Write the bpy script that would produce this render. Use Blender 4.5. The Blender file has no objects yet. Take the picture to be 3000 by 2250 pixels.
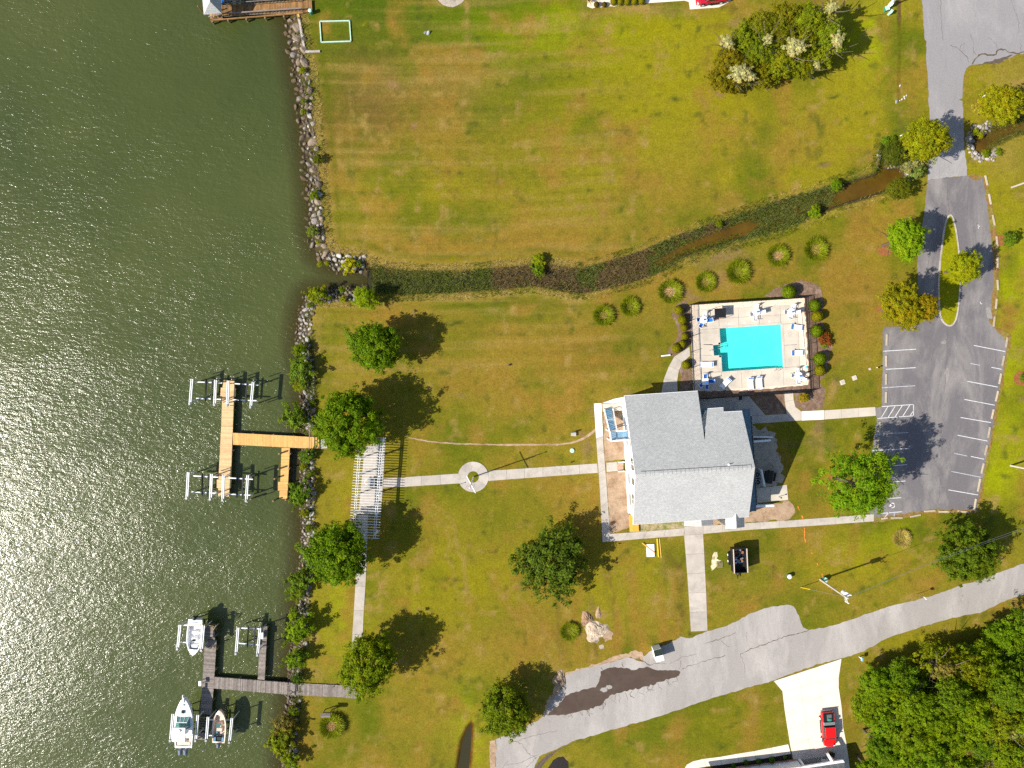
import bpy, bmesh, math, random
import numpy as np
from mathutils import Vector, Matrix, Quaternion

random.seed(7)
rng = np.random.default_rng(7)
R = math.radians
SC = bpy.context.scene
COL = SC.collection

# ------------------------------------------------------------------ camera
H = 112.5                 # metres above the lawn
FPX = 2082.0              # focal length, photo pixels (3000 x 2250)
cam_d = bpy.data.cameras.new("camera")
cam_d.sensor_width = 36.0
cam_d.lens = FPX / 3000.0 * 36.0
cam_d.clip_start = 1.0
cam_d.clip_end = 2500.0
cam = bpy.data.objects.new("camera", cam_d)
COL.objects.link(cam)
CQ = Vector((-10 / FPX, 55 / FPX, -1)).normalized().rotation_difference(Vector((0, 0, -1)))
cam.rotation_mode = 'QUATERNION'
cam.rotation_quaternion = CQ
cam.location = (0, 0, H)
SC.camera = cam

# ------------------------------------------------------------------ sky and sun
SUN_EL, SUN_AZ = 40.0, 19.0         # shadows run 19 degrees above the picture's horizontal
to_sun = Vector((-math.cos(R(SUN_AZ)) * math.cos(R(SUN_EL)), -math.sin(R(SUN_AZ)) * math.cos(R(SUN_EL)), math.sin(R(SUN_EL))))
W = bpy.data.worlds.new("World")
SC.world = W
W.use_nodes = True
wn = W.node_tree.nodes
bg = wn["Background"]
sky = wn.new("ShaderNodeTexSky")
sky.sky_type = 'NISHITA'
sky.sun_disc = False
sky.sun_elevation = R(SUN_EL)
sky.sun_rotation = math.atan2(to_sun.x, to_sun.y)
W.node_tree.links.new(sky.outputs[0], bg.inputs[0])
bg.inputs[1].default_value = 0.085
sd = bpy.data.lights.new("sun", 'SUN')
sd.energy = 4.6
sd.angle = R(0.53)
sd.color = (1.0, 0.93, 0.82)
sun = bpy.data.objects.new("sun", sd)
COL.objects.link(sun)
sun.rotation_mode = 'QUATERNION'
sun.rotation_quaternion = to_sun.to_track_quat('Z', 'Y')
sun.location = to_sun * 200
SC.view_settings.view_transform = 'Standard'
SC.view_settings.look = 'None'
SC.view_settings.exposure = 0.74
SC.view_settings.gamma = 1.0
SC.view_settings.use_curve_mapping = False
SC.cycles.use_denoising = False      # keeps the sun glitter and the grass grain
SC.cycles.max_bounces = 6
SC.cycles.transparent_max_bounces = 8
SC.cycles.sample_clamp_indirect = 4.0

# ------------------------------------------------------------------ geometry helpers
def G(px, py, z=0.0):
    """world point at height z seen at photo pixel (px, py)"""
    d = CQ @ Vector(((px - 1500) / FPX, -(py - 1125) / FPX, -1))
    t = (z - H) / d.z
    return Vector((d.x * t, d.y * t, z))

def GP(pts, z=0.0):
    return [G(p[0], p[1], z) for p in pts]

MPP = H / FPX

class MB:
    def __init__(s):
        s.v = []; s.f = []
    def add(s, vs, fs):
        o = len(s.v)
        s.v += [tuple(v) for v in vs]
        s.f += [tuple(i + o for i in f) for f in fs]
        return s
    def box(s, c, size, rz=0.0, taper=1.0):
        cx, cy, cz = c; a, b, h = size[0] / 2, size[1] / 2, size[2] / 2
        ca, sa = math.cos(rz), math.sin(rz)
        vs = []
        for z, t in ((-h, 1.0), (h, taper)):
            for x, y in ((-a, -b), (a, -b), (a, b), (-a, b)):
                x *= t; y *= t
                vs.append((cx + x * ca - y * sa, cy + x * sa + y * ca, cz + z))
        return s.add(vs, [(3, 2, 1, 0), (4, 5, 6, 7), (0, 1, 5, 4), (1, 2, 6, 5), (2, 3, 7, 6), (3, 0, 4, 7)])
    def beam(s, p0, p1, w, h):
        p0 = Vector(p0); p1 = Vector(p1)
        d = (p1 - p0).normalized()
        up = Vector((0, 0, 1))
        if abs(d.z) > .95: up = Vector((0, 1, 0))
        x = d.cross(up).normalized(); y = x.cross(d).normalized()
        vs = []
        for p in (p0, p1):
            for a, b in ((-1, -1), (1, -1), (1, 1), (-1, 1)):
                vs.append(p + x * a * w / 2 + y * b * h / 2)
        return s.add(vs, [(3, 2, 1, 0), (4, 5, 6, 7), (0, 1, 5, 4), (1, 2, 6, 5), (2, 3, 7, 6), (3, 0, 4, 7)])
    def tube(s, p0, p1, r, n=8, r2=None):
        p0 = Vector(p0); p1 = Vector(p1); r2 = r if r2 is None else r2
        d = (p1 - p0).normalized()
        up = Vector((0, 0, 1)) if abs(d.z) < .95 else Vector((1, 0, 0))
        x = d.cross(up).normalized(); y = x.cross(d)
        vs = []
        for p, rr in ((p0, r), (p1, r2)):
            for i in range(n):
                a = 2 * math.pi * i / n
                vs.append(p + x * math.cos(a) * rr + y * math.sin(a) * rr)
        fs = [(i, (i + 1) % n, n + (i + 1) % n, n + i) for i in range(n)]
        fs += [tuple(range(n))[::-1], tuple(range(n, 2 * n))]
        return s.add(vs, fs)
    def path(s, pts, r, n=6):
        for a, b in zip(pts[:-1], pts[1:]): s.tube(a, b, r, n)
        return s
    def prism(s, pts, z0, z1):
        n = len(pts)
        vs = [(p[0], p[1], z0) for p in pts] + [(p[0], p[1], z1) for p in pts]
        fs = [tuple(range(n))[::-1], tuple(range(n, 2 * n))] + [(i, (i + 1) % n, n + (i + 1) % n, n + i) for i in range(n)]
        return s.add(vs, fs)
    def slab(s, pts, th):
        """top polygon of 3-D points, thickened downwards"""
        n = len(pts)
        vs = [tuple(p) for p in pts] + [(p[0], p[1], p[2] - th) for p in pts]
        fs = [tuple(range(n)), tuple(range(n, 2 * n))[::-1]] + [(i, n + i, n + (i + 1) % n, (i + 1) % n) for i in range(n)]
        return s.add(vs, fs)
    def ball(s, c, rad, nu=12, nv=8):
        rx, ry, rz = (rad, rad, rad) if not hasattr(rad, '__len__') else rad
        vs = [(c[0], c[1], c[2] - rz)]
        for j in range(1, nv):
            t = -math.pi / 2 + math.pi * j / nv
            for i in range(nu):
                a = 2 * math.pi * i / nu
                vs.append((c[0] + rx * math.cos(t) * math.cos(a), c[1] + ry * math.cos(t) * math.sin(a), c[2] + rz * math.sin(t)))
        vs.append((c[0], c[1], c[2] + rz))
        fs = [(0, 1 + (i + 1) % nu, 1 + i) for i in range(nu)]
        for j in range(nv - 2):
            for i in range(nu):
                a = 1 + j * nu + i; b = 1 + j * nu + (i + 1) % nu
                fs.append((a, b, b + nu, a + nu))
        o = 1 + (nv - 2) * nu
        fs += [(o + i, o + (i + 1) % nu, len(vs) - 1) for i in range(nu)]
        return s.add(vs, fs)
    def loft(s, rings, cap=True):
        n = len(rings[0]); vs = [p for r_ in rings for p in r_]; fs = []
        for k in range(len(rings) - 1):
            for i in range(n):
                fs.append((k * n + i, k * n + (i + 1) % n, (k + 1) * n + (i + 1) % n, (k + 1) * n + i))
        if cap:
            fs += [tuple(range(n))[::-1], tuple(range((len(rings) - 1) * n, len(rings) * n))]
        return s.add(vs, fs)
    def mesh(s, name, mat=None, off=(0, 0, 0), smooth=False, bevel=0):
        me = bpy.data.meshes.new(name)
        me.from_pydata([(v[0] - off[0], v[1] - off[1], v[2] - off[2]) for v in s.v], [], s.f)
        bm = bmesh.new(); bm.from_mesh(me)
        bmesh.ops.recalc_face_normals(bm, faces=bm.faces)
        if bevel:
            bmesh.ops.bevel(bm, geom=[e for e in bm.edges if len(e.link_faces) == 2 and e.calc_face_angle(0) > .5], offset=bevel, segments=2, affect='EDGES', profile=.6)
        bm.to_mesh(me); bm.free()
        if smooth:
            for p in me.polygons: p.use_smooth = True
        if mat: me.materials.append(mat)
        return me
    def build(s, name, mat, parent=None, smooth=False, bevel=0):
        off = tuple(parent.location) if parent is not None and not parent.parent else (0, 0, 0)
        if parent is not None and parent.parent: off = tuple(Vector(parent.location) + Vector(parent.parent.location))
        o = bpy.data.objects.new(name, s.mesh(name, mat, off, smooth, bevel))
        COL.objects.link(o)
        if parent is not None: o.parent = parent
        return o

def arr_mesh(name, V, F, mat=None, smooth=False):
    """fast mesh from numpy arrays; F is (m, k)"""
    me = bpy.data.meshes.new(name)
    V = np.asarray(V, dtype=np.float32); F = np.asarray(F, dtype=np.int32)
    m, k = F.shape
    me.vertices.add(len(V)); me.vertices.foreach_set("co", V.ravel())
    me.loops.add(m * k); me.loops.foreach_set("vertex_index", F.ravel())
    me.polygons.add(m)
    me.polygons.foreach_set("loop_start", np.arange(0, m * k, k, dtype=np.int32))
    me.polygons.foreach_set("loop_total", np.full(m, k, dtype=np.int32))
    if smooth: me.polygons.foreach_set("use_smooth", np.ones(m, dtype=bool))
    me.update(calc_edges=True)
    me.validate()
    if mat: me.materials.append(mat)
    return me

def link(me, name, parent=None, loc=None, rz=0.0, scale=None):
    o = bpy.data.objects.new(name, me)
    COL.objects.link(o)
    if parent is not None: o.parent = parent
    if loc is not None: o.location = loc
    o.rotation_euler.z = rz
    if scale is not None: o.scale = scale
    return o

def tag(o, label=None, cat=None, group=None, kind=None):
    if label: o['label'] = label
    if cat: o['category'] = cat
    if group: o['group'] = group
    if kind: o['kind'] = kind
    return o

def thing(name, label, cat, loc=(0, 0, 0), rz=0.0, group=None):
    o = bpy.data.objects.new(name, None)
    COL.objects.link(o)
    o.empty_display_size = 0.3
    o.location = loc; o.rotation_euler.z = rz
    return tag(o, label, cat, group)

def struct(name, loc=(0, 0, 0)):
    o = bpy.data.objects.new(name, None); COL.objects.link(o)
    o.location = loc
    return tag(o, kind='structure')

def copy_tree(o, parent=None):
    c = o.copy(); COL.objects.link(c); c.parent = parent
    for ch in list(o.children): copy_tree(ch, c)
    return c

def again(root, loc, rz, label, scale=None, group=None):
    c = copy_tree(root)
    c.location = loc; c.rotation_euler.z = rz
    if scale is not None: c.scale = (scale,) * 3 if not hasattr(scale, '__len__') else scale
    c['label'] = label
    if group: c['group'] = group
    return c

ORD = "first second third fourth fifth sixth seventh eighth ninth tenth eleventh twelfth".split()

# ------------------------------------------------------------------ noise for vertex data
def vnoise(X, Y, scale, seed):
    """smooth value noise in numpy, 0..1"""
    r = np.random.default_rng(seed)
    T = r.random((256, 256))
    x = X / scale + 1000.3; y = Y / scale + 1000.7
    xi = np.floor(x).astype(int); yi = np.floor(y).astype(int)
    fx = x - xi; fy = y - yi
    fx = fx * fx * (3 - 2 * fx); fy = fy * fy * (3 - 2 * fy)
    a = T[xi % 256, yi % 256]; b = T[(xi + 1) % 256, yi % 256]
    c = T[xi % 256, (yi + 1) % 256]; d = T[(xi + 1) % 256, (yi + 1) % 256]
    return (a * (1 - fx) + b * fx) * (1 - fy) + (c * (1 - fx) + d * fx) * fy

def fbm(X, Y, scale, seed, n=4):
    s = 0; a = 1; t = 0
    for i in range(n):
        s = s + a * vnoise(X, Y, scale / 2 ** i, seed + i); t += a; a *= .5
    return s / t

def seg_dist(X, Y, poly, closed=True):
    D = np.full(X.shape, 1e9)
    n = len(poly)
    for i in range(n if closed else n - 1):
        ax, ay = poly[i][0], poly[i][1]; bx, by = poly[(i + 1) % n][0], poly[(i + 1) % n][1]
        dx, dy = bx - ax, by - ay
        L = dx * dx + dy * dy + 1e-12
        t = np.clip(((X - ax) * dx + (Y - ay) * dy) / L, 0, 1)
        D = np.minimum(D, np.hypot(X - ax - t * dx, Y - ay - t * dy))
    return D

def inside(X, Y, poly):
    c = np.zeros(X.shape, dtype=bool); n = len(poly)
    for i in range(n):
        ax, ay = poly[i][0], poly[i][1]; bx, by = poly[(i + 1) % n][0], poly[(i + 1) % n][1]
        cond = ((ay > Y) != (by > Y))
        with np.errstate(divide='ignore', invalid='ignore'):
            xi = (bx - ax) * (Y - ay) / (by - ay + 1e-12) + ax
        c ^= cond & (X < xi)
    return c

def sdf(X, Y, poly):
    """negative inside"""
    d = seg_dist(X, Y, poly)
    return np.where(inside(X, Y, poly), -d, d)

def jag(pts, step=.6, amp=.12, seed=1, closed=True):
    """subdivide an outline and roughen it"""
    r = random.Random(seed); out = []; n = len(pts)
    for i in range(n if closed else n - 1):
        a = Vector(pts[i][:2]); b = Vector(pts[(i + 1) % n][:2])
        L = (b - a).length; k = max(1, int(L / step))
        nrm = Vector((-(b - a).y, (b - a).x)).normalized() if L > 0 else Vector((0, 0))
        for j in range(k):
            p = a.lerp(b, j / k)
            out.append(p + nrm * r.uniform(-amp, amp))
    if not closed: out.append(Vector(pts[-1][:2]))
    return out

def smooth_poly(pts, it=2, closed=True):
    """Chaikin corner cutting on pixel outlines"""
    for _ in range(it):
        out = []; n = len(pts)
        if not closed: out.append(pts[0])
        for i in range(n if closed else n - 1):
            a = pts[i]; b = pts[(i + 1) % n]
            out.append((a[0] * .75 + b[0] * .25, a[1] * .75 + b[1] * .25))
            out.append((a[0] * .25 + b[0] * .75, a[1] * .25 + b[1] * .75))
        if not closed: out.append(pts[-1])
        pts = out
    return pts
# ------------------------------------------------------------------ materials
def nmat(name):
    m = bpy.data.materials.new(name); m.use_nodes = True
    nt = m.node_tree; nt.nodes.clear()
    out = nt.nodes.new("ShaderNodeOutputMaterial")
    return m, nt, out

class NT:
    def __init__(s, nt): s.nt = nt
    def n(s, t, **kw):
        x = s.nt.nodes.new("ShaderNode" + t)
        for k, v in kw.items(): setattr(x, k, v)
        return x
    def l(s, a, b): s.nt.links.new(a, b)
    def noise(s, vec, scale, detail=3, rough=.6, dist=0.0):
        x = s.n("TexNoise"); x.inputs['Scale'].default_value = scale
        x.inputs['Detail'].default_value = detail; x.inputs['Roughness'].default_value = rough
        x.inputs['Distortion'].default_value = dist
        if vec is not None: s.l(vec, x.inputs['Vector'])
        return x.outputs['Fac']
    def rng(s, v, a, b, c, d):
        x = s.n("MapRange"); s.l(v, x.inputs[0])
        for i, q in enumerate((a, b, c, d)): x.inputs[i + 1].default_value = q
        return x.outputs[0]
    def math(s, op, a, b=None):
        x = s.n("Math", operation=op)
        for i, q in enumerate((a, b)):
            if q is None: continue
            if isinstance(q, (int, float)): x.inputs[i].default_value = q
            else: s.l(q, x.inputs[i])
        return x.outputs[0]
    def mix(s, f, a, b, mode='MIX'):
        x = s.n("Mix", data_type='RGBA', blend_type=mode)
        for i, q in ((0, f), (6, a), (7, b)):
            if isinstance(q, (int, float)): x.inputs[i].default_value = q
            elif isinstance(q, tuple): x.inputs[i].default_value = (*q, 1) if len(q) == 3 else q
            else: s.l(q, x.inputs[i])
        return x.outputs[2]
    def scl(s, col, f):
        """colour times scalar"""
        x = s.n("VectorMath", operation='SCALE')
        if isinstance(col, tuple): x.inputs[0].default_value = col[:3]
        else: s.l(col, x.inputs[0])
        if isinstance(f, (int, float)): x.inputs['Scale'].default_value = f
        else: s.l(f, x.inputs['Scale'])
        return x.outputs[0]

def pos(N, kind='P'):
    if kind == 'P':
        return N.n("NewGeometry").outputs['Position']
    return N.n("TexCoord").outputs['Object']

def mapping(N, vec, scale=(1, 1, 1), rot=0.0):
    m = N.n("Mapping"); N.l(vec, m.inputs[0])
    m.inputs['Scale'].default_value = scale; m.inputs['Rotation'].default_value = (0, 0, rot)
    return m.outputs[0]

def M(name, col, rough=.75, var=.18, scale=2.0, orand=.0, fine=.0, bump=.0, bscale=12., spec=.35, metal=0., stain=None, stain_s=.4, stain_t=(.5, .7)):
    """general purpose weathered surface: broad and fine noise, per-object variation"""
    m, nt, out = nmat(name); N = NT(nt)
    b = N.n("BsdfPrincipled"); N.l(b.outputs[0], out.inputs[0])
    b.inputs['Roughness'].default_value = rough; b.inputs['Metallic'].default_value = metal
    b.inputs['Specular IOR Level'].default_value = spec
    P = pos(N)
    f = N.rng(N.noise(P, scale, 4), .3, .7, 1 - var, 1 + var)
    if fine:
        f = N.math('MULTIPLY', f, N.rng(N.noise(P, scale * 9, 2), .3, .7, 1 - fine, 1 + fine))
    if orand:
        f = N.math('MULTIPLY', f, N.rng(N.n("ObjectInfo").outputs['Random'], 0, 1, 1 - orand, 1 + orand))
    c = N.scl(tuple(col), f)
    if stain:
        sf = N.rng(N.noise(P, stain_s, 5, .65), stain_t[0], stain_t[1], 0, 1)
        c = N.mix(sf, c, N.scl(tuple(stain), f))
    N.l(c, b.inputs['Base Color'])
    if bump:
        bp = N.n("Bump"); bp.inputs['Strength'].default_value = bump; bp.inputs['Distance'].default_value = .05
        N.l(N.noise(P, bscale, 3), bp.inputs['Height']); N.l(bp.outputs[0], b.inputs['Normal'])
    return m

def leaf_mat(name, trans=.34, sat=1.0):
    """leaves: object colour times per-leaf tint, some light through the blade"""
    m, nt, out = nmat(name); N = NT(nt)
    oc = N.n("ObjectInfo").outputs['Color']
    at = N.n("Attribute", attribute_name="tint").outputs['Fac']
    hue = N.n("Attribute", attribute_name="hue").outputs['Fac']
    c = N.scl(oc, N.rng(at, 0, 1, .45, 1.55))
    c = N.mix(N.rng(hue, .55, 1, 0, .55), c, N.mix(1.0, c, (1.75, 1.1, .5), 'MULTIPLY'))
    b = N.n("BsdfPrincipled"); N.l(c, b.inputs['Base Color'])
    b.inputs['Roughness'].default_value = .6; b.inputs['Specular IOR Level'].default_value = .1
    t = N.n("BsdfTranslucent"); N.l(N.mix(1.0, c, (1.5, 1.6, .35), 'MULTIPLY'), t.inputs[0])
    mx = N.n("MixShader"); mx.inputs[0].default_value = trans
    N.l(b.outputs[0], mx.inputs[1]); N.l(t.outputs[0], mx.inputs[2]); N.l(mx.outputs[0], out.inputs[0])
    return m

MAT = {}
def setup_mats():
    A = MAT
    A['leaf'] = leaf_mat('leaf')
    A['bark'] = M('bark', (.11, .085, .06), .9, .3, 6, bump=.6)
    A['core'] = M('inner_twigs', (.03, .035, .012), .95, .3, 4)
    # lawn
    m, nt, out = nmat('lawn'); N = NT(nt); A['lawn'] = m
    P = pos(N)
    b = N.n("BsdfPrincipled"); N.l(b.outputs[0], out.inputs[0])
    b.inputs['Roughness'].default_value = .95; b.inputs['Specular IOR Level'].default_value = .1
    vc = N.n("Attribute", attribute_name="Col").outputs['Color']
    n1 = N.rng(N.noise(P, 3.4, 6, .9), .34, .66, .62, 1.38)
    n2 = N.rng(N.noise(P, .9, 4, .65), .3, .7, .86, 1.14)
    c = N.scl(vc, N.math('MULTIPLY', n1, n2))
    dry = N.rng(N.noise(mapping(N, P, (.55, 1.6, 1), .05), 1.1, 6, .78), .52, .7, 0, .55)
    c = N.mix(dry, c, N.mix(1.0, c, (1.28, 1.04, 1.6), 'MULTIPLY'))
    grn = N.rng(N.noise(P, .45, 6, .75), .58, .72, 0, .4)
    c = N.mix(grn, c, N.mix(1.0, c, (.62, .92, .5), 'MULTIPLY'))
    N.l(c, b.inputs['Base Color'])
    bp = N.n("Bump"); bp.inputs['Strength'].default_value = .7; bp.inputs['Distance'].default_value = .07
    N.l(N.noise(P, 7, 4, .7), bp.inputs['Height']); N.l(bp.outputs[0], b.inputs['Normal'])
    # lake water
    m, nt, out = nmat('lake_water'); N = NT(nt); A['lake'] = m
    P = pos(N)
    b = N.n("BsdfPrincipled")
    b.inputs['Roughness'].default_value = .2; b.inputs['IOR'].default_value = 1.33; b.inputs['Specular IOR Level'].default_value = .75
    dep = N.n("Attribute", attribute_name="depth").outputs['Fac']
    big = N.noise(P, .03, 3)
    c = N.mix(N.rng(big, .35, .65, 0, 1), (.044, .060, .014), (.062, .076, .018))
    c = N.mix(N.rng(dep, 0, 1.3, .75, 0), c, (.075, .062, .02))
    N.l(c, b.inputs['Base Color'])
    def waves(rot, st, sc, det):
        return N.noise(mapping(N, P, (1, st, 1), rot), sc, det, .55, .4)
    w1 = waves(R(28), 2.1, .75, 3)
    w2 = waves(R(-12), 1.7, 2.2, 3)
    w3 = waves(R(40), 1.3, 5.5, 2)
    hgt = N.math('ADD', N.math('MULTIPLY', w1, .16), N.math('ADD', N.math('MULTIPLY', w2, .075), N.math('MULTIPLY', w3, .026)))
    hgt = N.math('MULTIPLY', hgt, N.rng(N.noise(mapping(N, P, (1, 1.8, 1), R(35)), .045, 4, .6), .33, .67, .42, .84))   # gusts
    bp = N.n("Bump"); bp.inputs['Strength'].default_value = 1.0; bp.inputs['Distance'].default_value = 1.0
    N.l(hgt, bp.inputs['Height']); N.l(bp.outputs[0], b.inputs['Normal'])
    tr = N.n("BsdfTransparent"); tr.inputs[0].default_value = (.75, .72, .42, 1)
    mx = N.n("MixShader"); N.l(N.rng(dep, .05, 1.1, .35, 1), mx.inputs[0])
    N.l(tr.outputs[0], mx.inputs[1]); N.l(b.outputs[0], mx.inputs[2]); N.l(mx.outputs[0], out.inputs[0])
    # stream water: tea coloured
    m, nt, out = nmat('stream_water'); N = NT(nt); A['stream'] = m
    P = pos(N)
    b = N.n("BsdfPrincipled"); b.inputs['Roughness'].default_value = .06; b.inputs['IOR'].default_value = 1.33
    sx = N.n("SeparateXYZ"); N.l(P, sx.inputs[0])
    east = N.rng(sx.outputs[0], 8, 28, 0, 1)
    brn = N.mix(N.rng(N.noise(P, .35, 4), .35, .7, 0, 1), (.085, .048, .007), (.135, .078, .010))
    c = N.mix(east, (.045, .042, .022), brn)
    N.l(c, b.inputs['Base Color'])
    bp = N.n("Bump"); bp.inputs['Strength'].default_value = .15; bp.inputs['Distance'].default_value = .1
    N.l(N.noise(P, 3, 2), bp.inputs['Height']); N.l(bp.outputs[0], b.inputs['Normal'])
    tr = N.n("BsdfTransparent"); tr.inputs[0].default_value = (.8, .6, .3, 1)
    mx = N.n("MixShader"); mx.inputs[0].default_value = .8
    N.l(tr.outputs[0], mx.inputs[1]); N.l(b.outputs[0], mx.inputs[2]); N.l(mx.outputs[0], out.inputs[0])
    # pool water
    m, nt, out = nmat('pool_water'); N = NT(nt); A['pool_water'] = m
    P = pos(N)
    g = N.n("BsdfGlossy"); g.inputs['Roughness'].default_value = .06
    tr = N.n("BsdfTransparent"); tr.inputs[0].default_value = (.36, .98, .95, 1)
    lw = N.n("LayerWeight"); lw.inputs[0].default_value = .5
    bp = N.n("Bump"); bp.inputs['Strength'].default_value = .25; bp.inputs['Distance'].default_value = .1
    N.l(N.noise(P, 4, 3), bp.inputs['Height']); N.l(bp.outputs[0], g.inputs['Normal']); N.l(bp.outputs[0], lw.inputs['Normal'])
    mx = N.n("MixShader"); N.l(N.math('ADD', .02, N.math('MULTIPLY', .9, N.math('POWER', lw.outputs['Facing'], 5))), mx.inputs[0])
    N.l(tr.outputs[0], mx.inputs[1]); N.l(g.outputs[0], mx.inputs[2]); N.l(mx.outputs[0], out.inputs[0])
    # plaster of the basin, with the light net ripples throw on it left to the fine noise
    A['basin'] = M('basin_plaster', (.50, .80, .74), .6, .10, .35, fine=.06)
    A['basin_tile'] = M('basin_tile', (.05, .25, .3), .4, .2, 8)
    # roads
    def road(name, base, light, dark, sc=.22):
        m, nt, out = nmat(name); N = NT(nt)
        P = pos(N); b = N.n("BsdfPrincipled"); N.l(b.outputs[0], out.inputs[0])
        b.inputs['Roughness'].default_value = .9; b.inputs['Specular IOR Level'].default_value = .2
        c = N.mix(N.rng(N.noise(mapping(N, P, (1, .35, 1)), sc, 6, .68, .5), .46, .64, 0, .8), base, light)
        c = N.mix(N.rng(N.noise(mapping(N, P, (1.6, .5, 1), .1), sc * 2.6, 6, .75), .53, .74, 0, .6), c, dark)
        c = N.mix(N.rng(N.noise(P, 1.7, 5, .7), .6, .72, 0, .5), c, light)
        c = N.scl(c, N.rng(N.noise(P, 5, 5, .85), .33, .67, .84, 1.16))
        N.l(c, b.inputs['Base Color'])
        return m
    A['lot'] = road('worn_asphalt', (.145, .135, .142), (.27, .252, .24), (.098, .094, .104))
    A['road_old'] = road('pale_asphalt', (.25, .24, .245), (.34, .325, .32), (.20, .192, .198), .15)
    A['road_low'] = road('sun_bleached_asphalt', (.31, .288, .27), (.42, .395, .37), (.23, .214, .205), .18)
    A['conc'] = M('concrete', (.42, .38, .335), .9, .12, .8, orand=.09, fine=.06, stain=(.28, .25, .21), stain_s=.5, stain_t=(.52, .8))
    A['conc_white'] = M('new_concrete', (.70, .635, .545), .9, .06, .5, orand=.03, fine=.03, stain=(.52, .46, .38), stain_s=.4, stain_t=(.55, .85))
    A['conc_deck'] = M('pool_deck_concrete', (.53, .475, .395), .9, .08, .5, orand=.04, fine=.04, stain=(.38, .34, .29), stain_s=.3, stain_t=(.5, .8))
    A['conc_bright'] = M('fresh_white_concrete', (.78, .76, .72), .9, .04, .6)
    A['paint'] = M('road_paint', (.60, .60, .61), .7, .2, 3, fine=.2)
    A['paint_w'] = M('worn_paint', (.42, .43, .47), .7, .35, 5, fine=.3)
    A['crack'] = M('crack_soil', (.10, .075, .055), .95, .3, 3)
    A['stop'] = M('wheel_stop_concrete', (.40, .34, .25), .9, .15, 3, orand=.15, fine=.15)
    A['mulch'] = M('brown_mulch', (.17, .105, .07), .95, .3, 2, fine=.45, bump=.8, stain=(.27, .20, .15), stain_s=.8, stain_t=(.48, .72))
    A['fringe'] = M('rusty_thatch', (.21, .12, .035), .95, .3, 2, fine=.5, stain=(.20, .17, .03), stain_s=.6, stain_t=(.45, .6))
    A['mulch_red'] = M('pine_straw', (.25, .095, .028), .95, .3, 3, fine=.4, bump=.8)
    A['mulch_dark'] = M('dark_mulch', (.022, .018, .017), .95, .4, 3, fine=.5, bump=1)
    A['soil'] = M('bare_soil', (.37, .26, .17), .95, .2, 1.2, fine=.25, bump=.5, stain=(.22, .13, .07), stain_s=.5, stain_t=(.5, .7))
    A['sand'] = M('pale_sand', (.36, .31, .25), .95, .15, 1.2, fine=.25, stain=(.16, .14, .10), stain_s=1.1, stain_t=(.55, .68))
    A['gravel'] = M('shell_gravel', (.74, .62, .49), .9, .2, 4, fine=.4, bump=1, bscale=20, stain=(.50, .32, .17), stain_s=1.6, stain_t=(.55, .85))
    A['dead_grass'] = M('dry_thatch', (.34, .27, .15), .95, .3, 3, fine=.4, bump=.8, stain=(.16, .18, .04), stain_s=.9, stain_t=(.48, .62))
    A['wet'] = M('silty_puddle', (.085, .06, .045), .35, .2, .6, stain=(.055, .036, .026), stain_s=.3)
    A['ditch'] = M('ditch_mud', (.10, .055, .015), .7, .3, 2, fine=.3)
    # stone
    m, nt, out = nmat('riprap'); N = NT(nt); A['rock'] = m
    P = pos(N); b = N.n("BsdfPrincipled"); N.l(b.outputs[0], out.inputs[0]); b.inputs['Roughness'].default_value = .9
    oi = N.n("ObjectInfo")
    c = N.scl(oi.outputs['Color'], N.math('MULTIPLY', N.rng(N.noise(P, 3.5, 5, .7), .3, .7, .6, 1.4), N.rng(oi.outputs['Random'], 0, 1, .75, 1.25)))
    sx = N.n("SeparateXYZ"); N.l(P, sx.inputs[0])
    low = N.rng(sx.outputs[2], -.62, -.25, 1, 0)          # algae line just above the water
    c = N.mix(low, c, (.085, .055, .028))
    N.l(c, b.inputs['Base Color'])
    bp = N.n("Bump"); bp.inputs['Strength'].default_value = .9; bp.inputs['Distance'].default_value = .08
    N.l(N.noise(P, 5, 4, .7), bp.inputs['Height']); N.l(bp.outputs[0], b.inputs['Normal'])
    # timber
    A['pine'] = M('new_pine_board', (.64, .43, .22), .8, .12, 3, orand=.16, fine=.1)
    A['pine2'] = M('yellow_pine_board', (.62, .37, .12), .8, .12, 3, orand=.14, fine=.1)
    A['grey_wood'] = M('weathered_board', (.215, .185, .165), .9, .22, 3, orand=.3, fine=.2)
    A['brown_wood'] = M('stained_board', (.245, .13, .045), .8, .3, 1.2, orand=.3, fine=.15)
    A['pile'] = M('treated_pile', (.24, .17, .09), .9, .3, 4)
    A['orange_wood'] = M('new_deck_board', (.70, .39, .06), .7, .1, 3, orand=.1)
    A['white'] = M('white_paint', (.80, .81, .82), .5, .05, 2)
    A['white_wall'] = M('white_siding', (.78, .78, .80), .6, .04, 2)
    A['alu'] = M('galvanised_beam', (.66, .68, .70), .45, .1, 4, metal=.25)
    A['black'] = M('black_plastic', (.012, .013, .016), .5, .3, 3)
    A['dark_metal'] = M('black_metal', (.02, .017, .015), .5, .3, 3, metal=.3)
    A['grey_metal'] = M('grey_metal', (.30, .31, .32), .45, .1, 3, metal=.5)
    A['grey_plastic'] = M('engine_cowl', (.17, .20, .27), .3, .05, 3)
    A['gel'] = M('white_gelcoat', (.84, .84, .83), .25, .02, 1)
    A['cream'] = M('cream_gelcoat', (.72, .58, .46), .35, .04, 1)
    A['cream_in'] = M('boat_liner', (.60, .50, .42), .6, .08, 2)
    A['teal_glass'] = M('tinted_windscreen', (.12, .27, .24), .1, .1, 1, spec=.8)
    A['glass'] = M('window_glass', (.05, .085, .07), .08, .1, 1, spec=.8)
    A['car_glass'] = M('vehicle_glass', (.015, .02, .02), .06, .1, 1, spec=.8)
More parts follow.
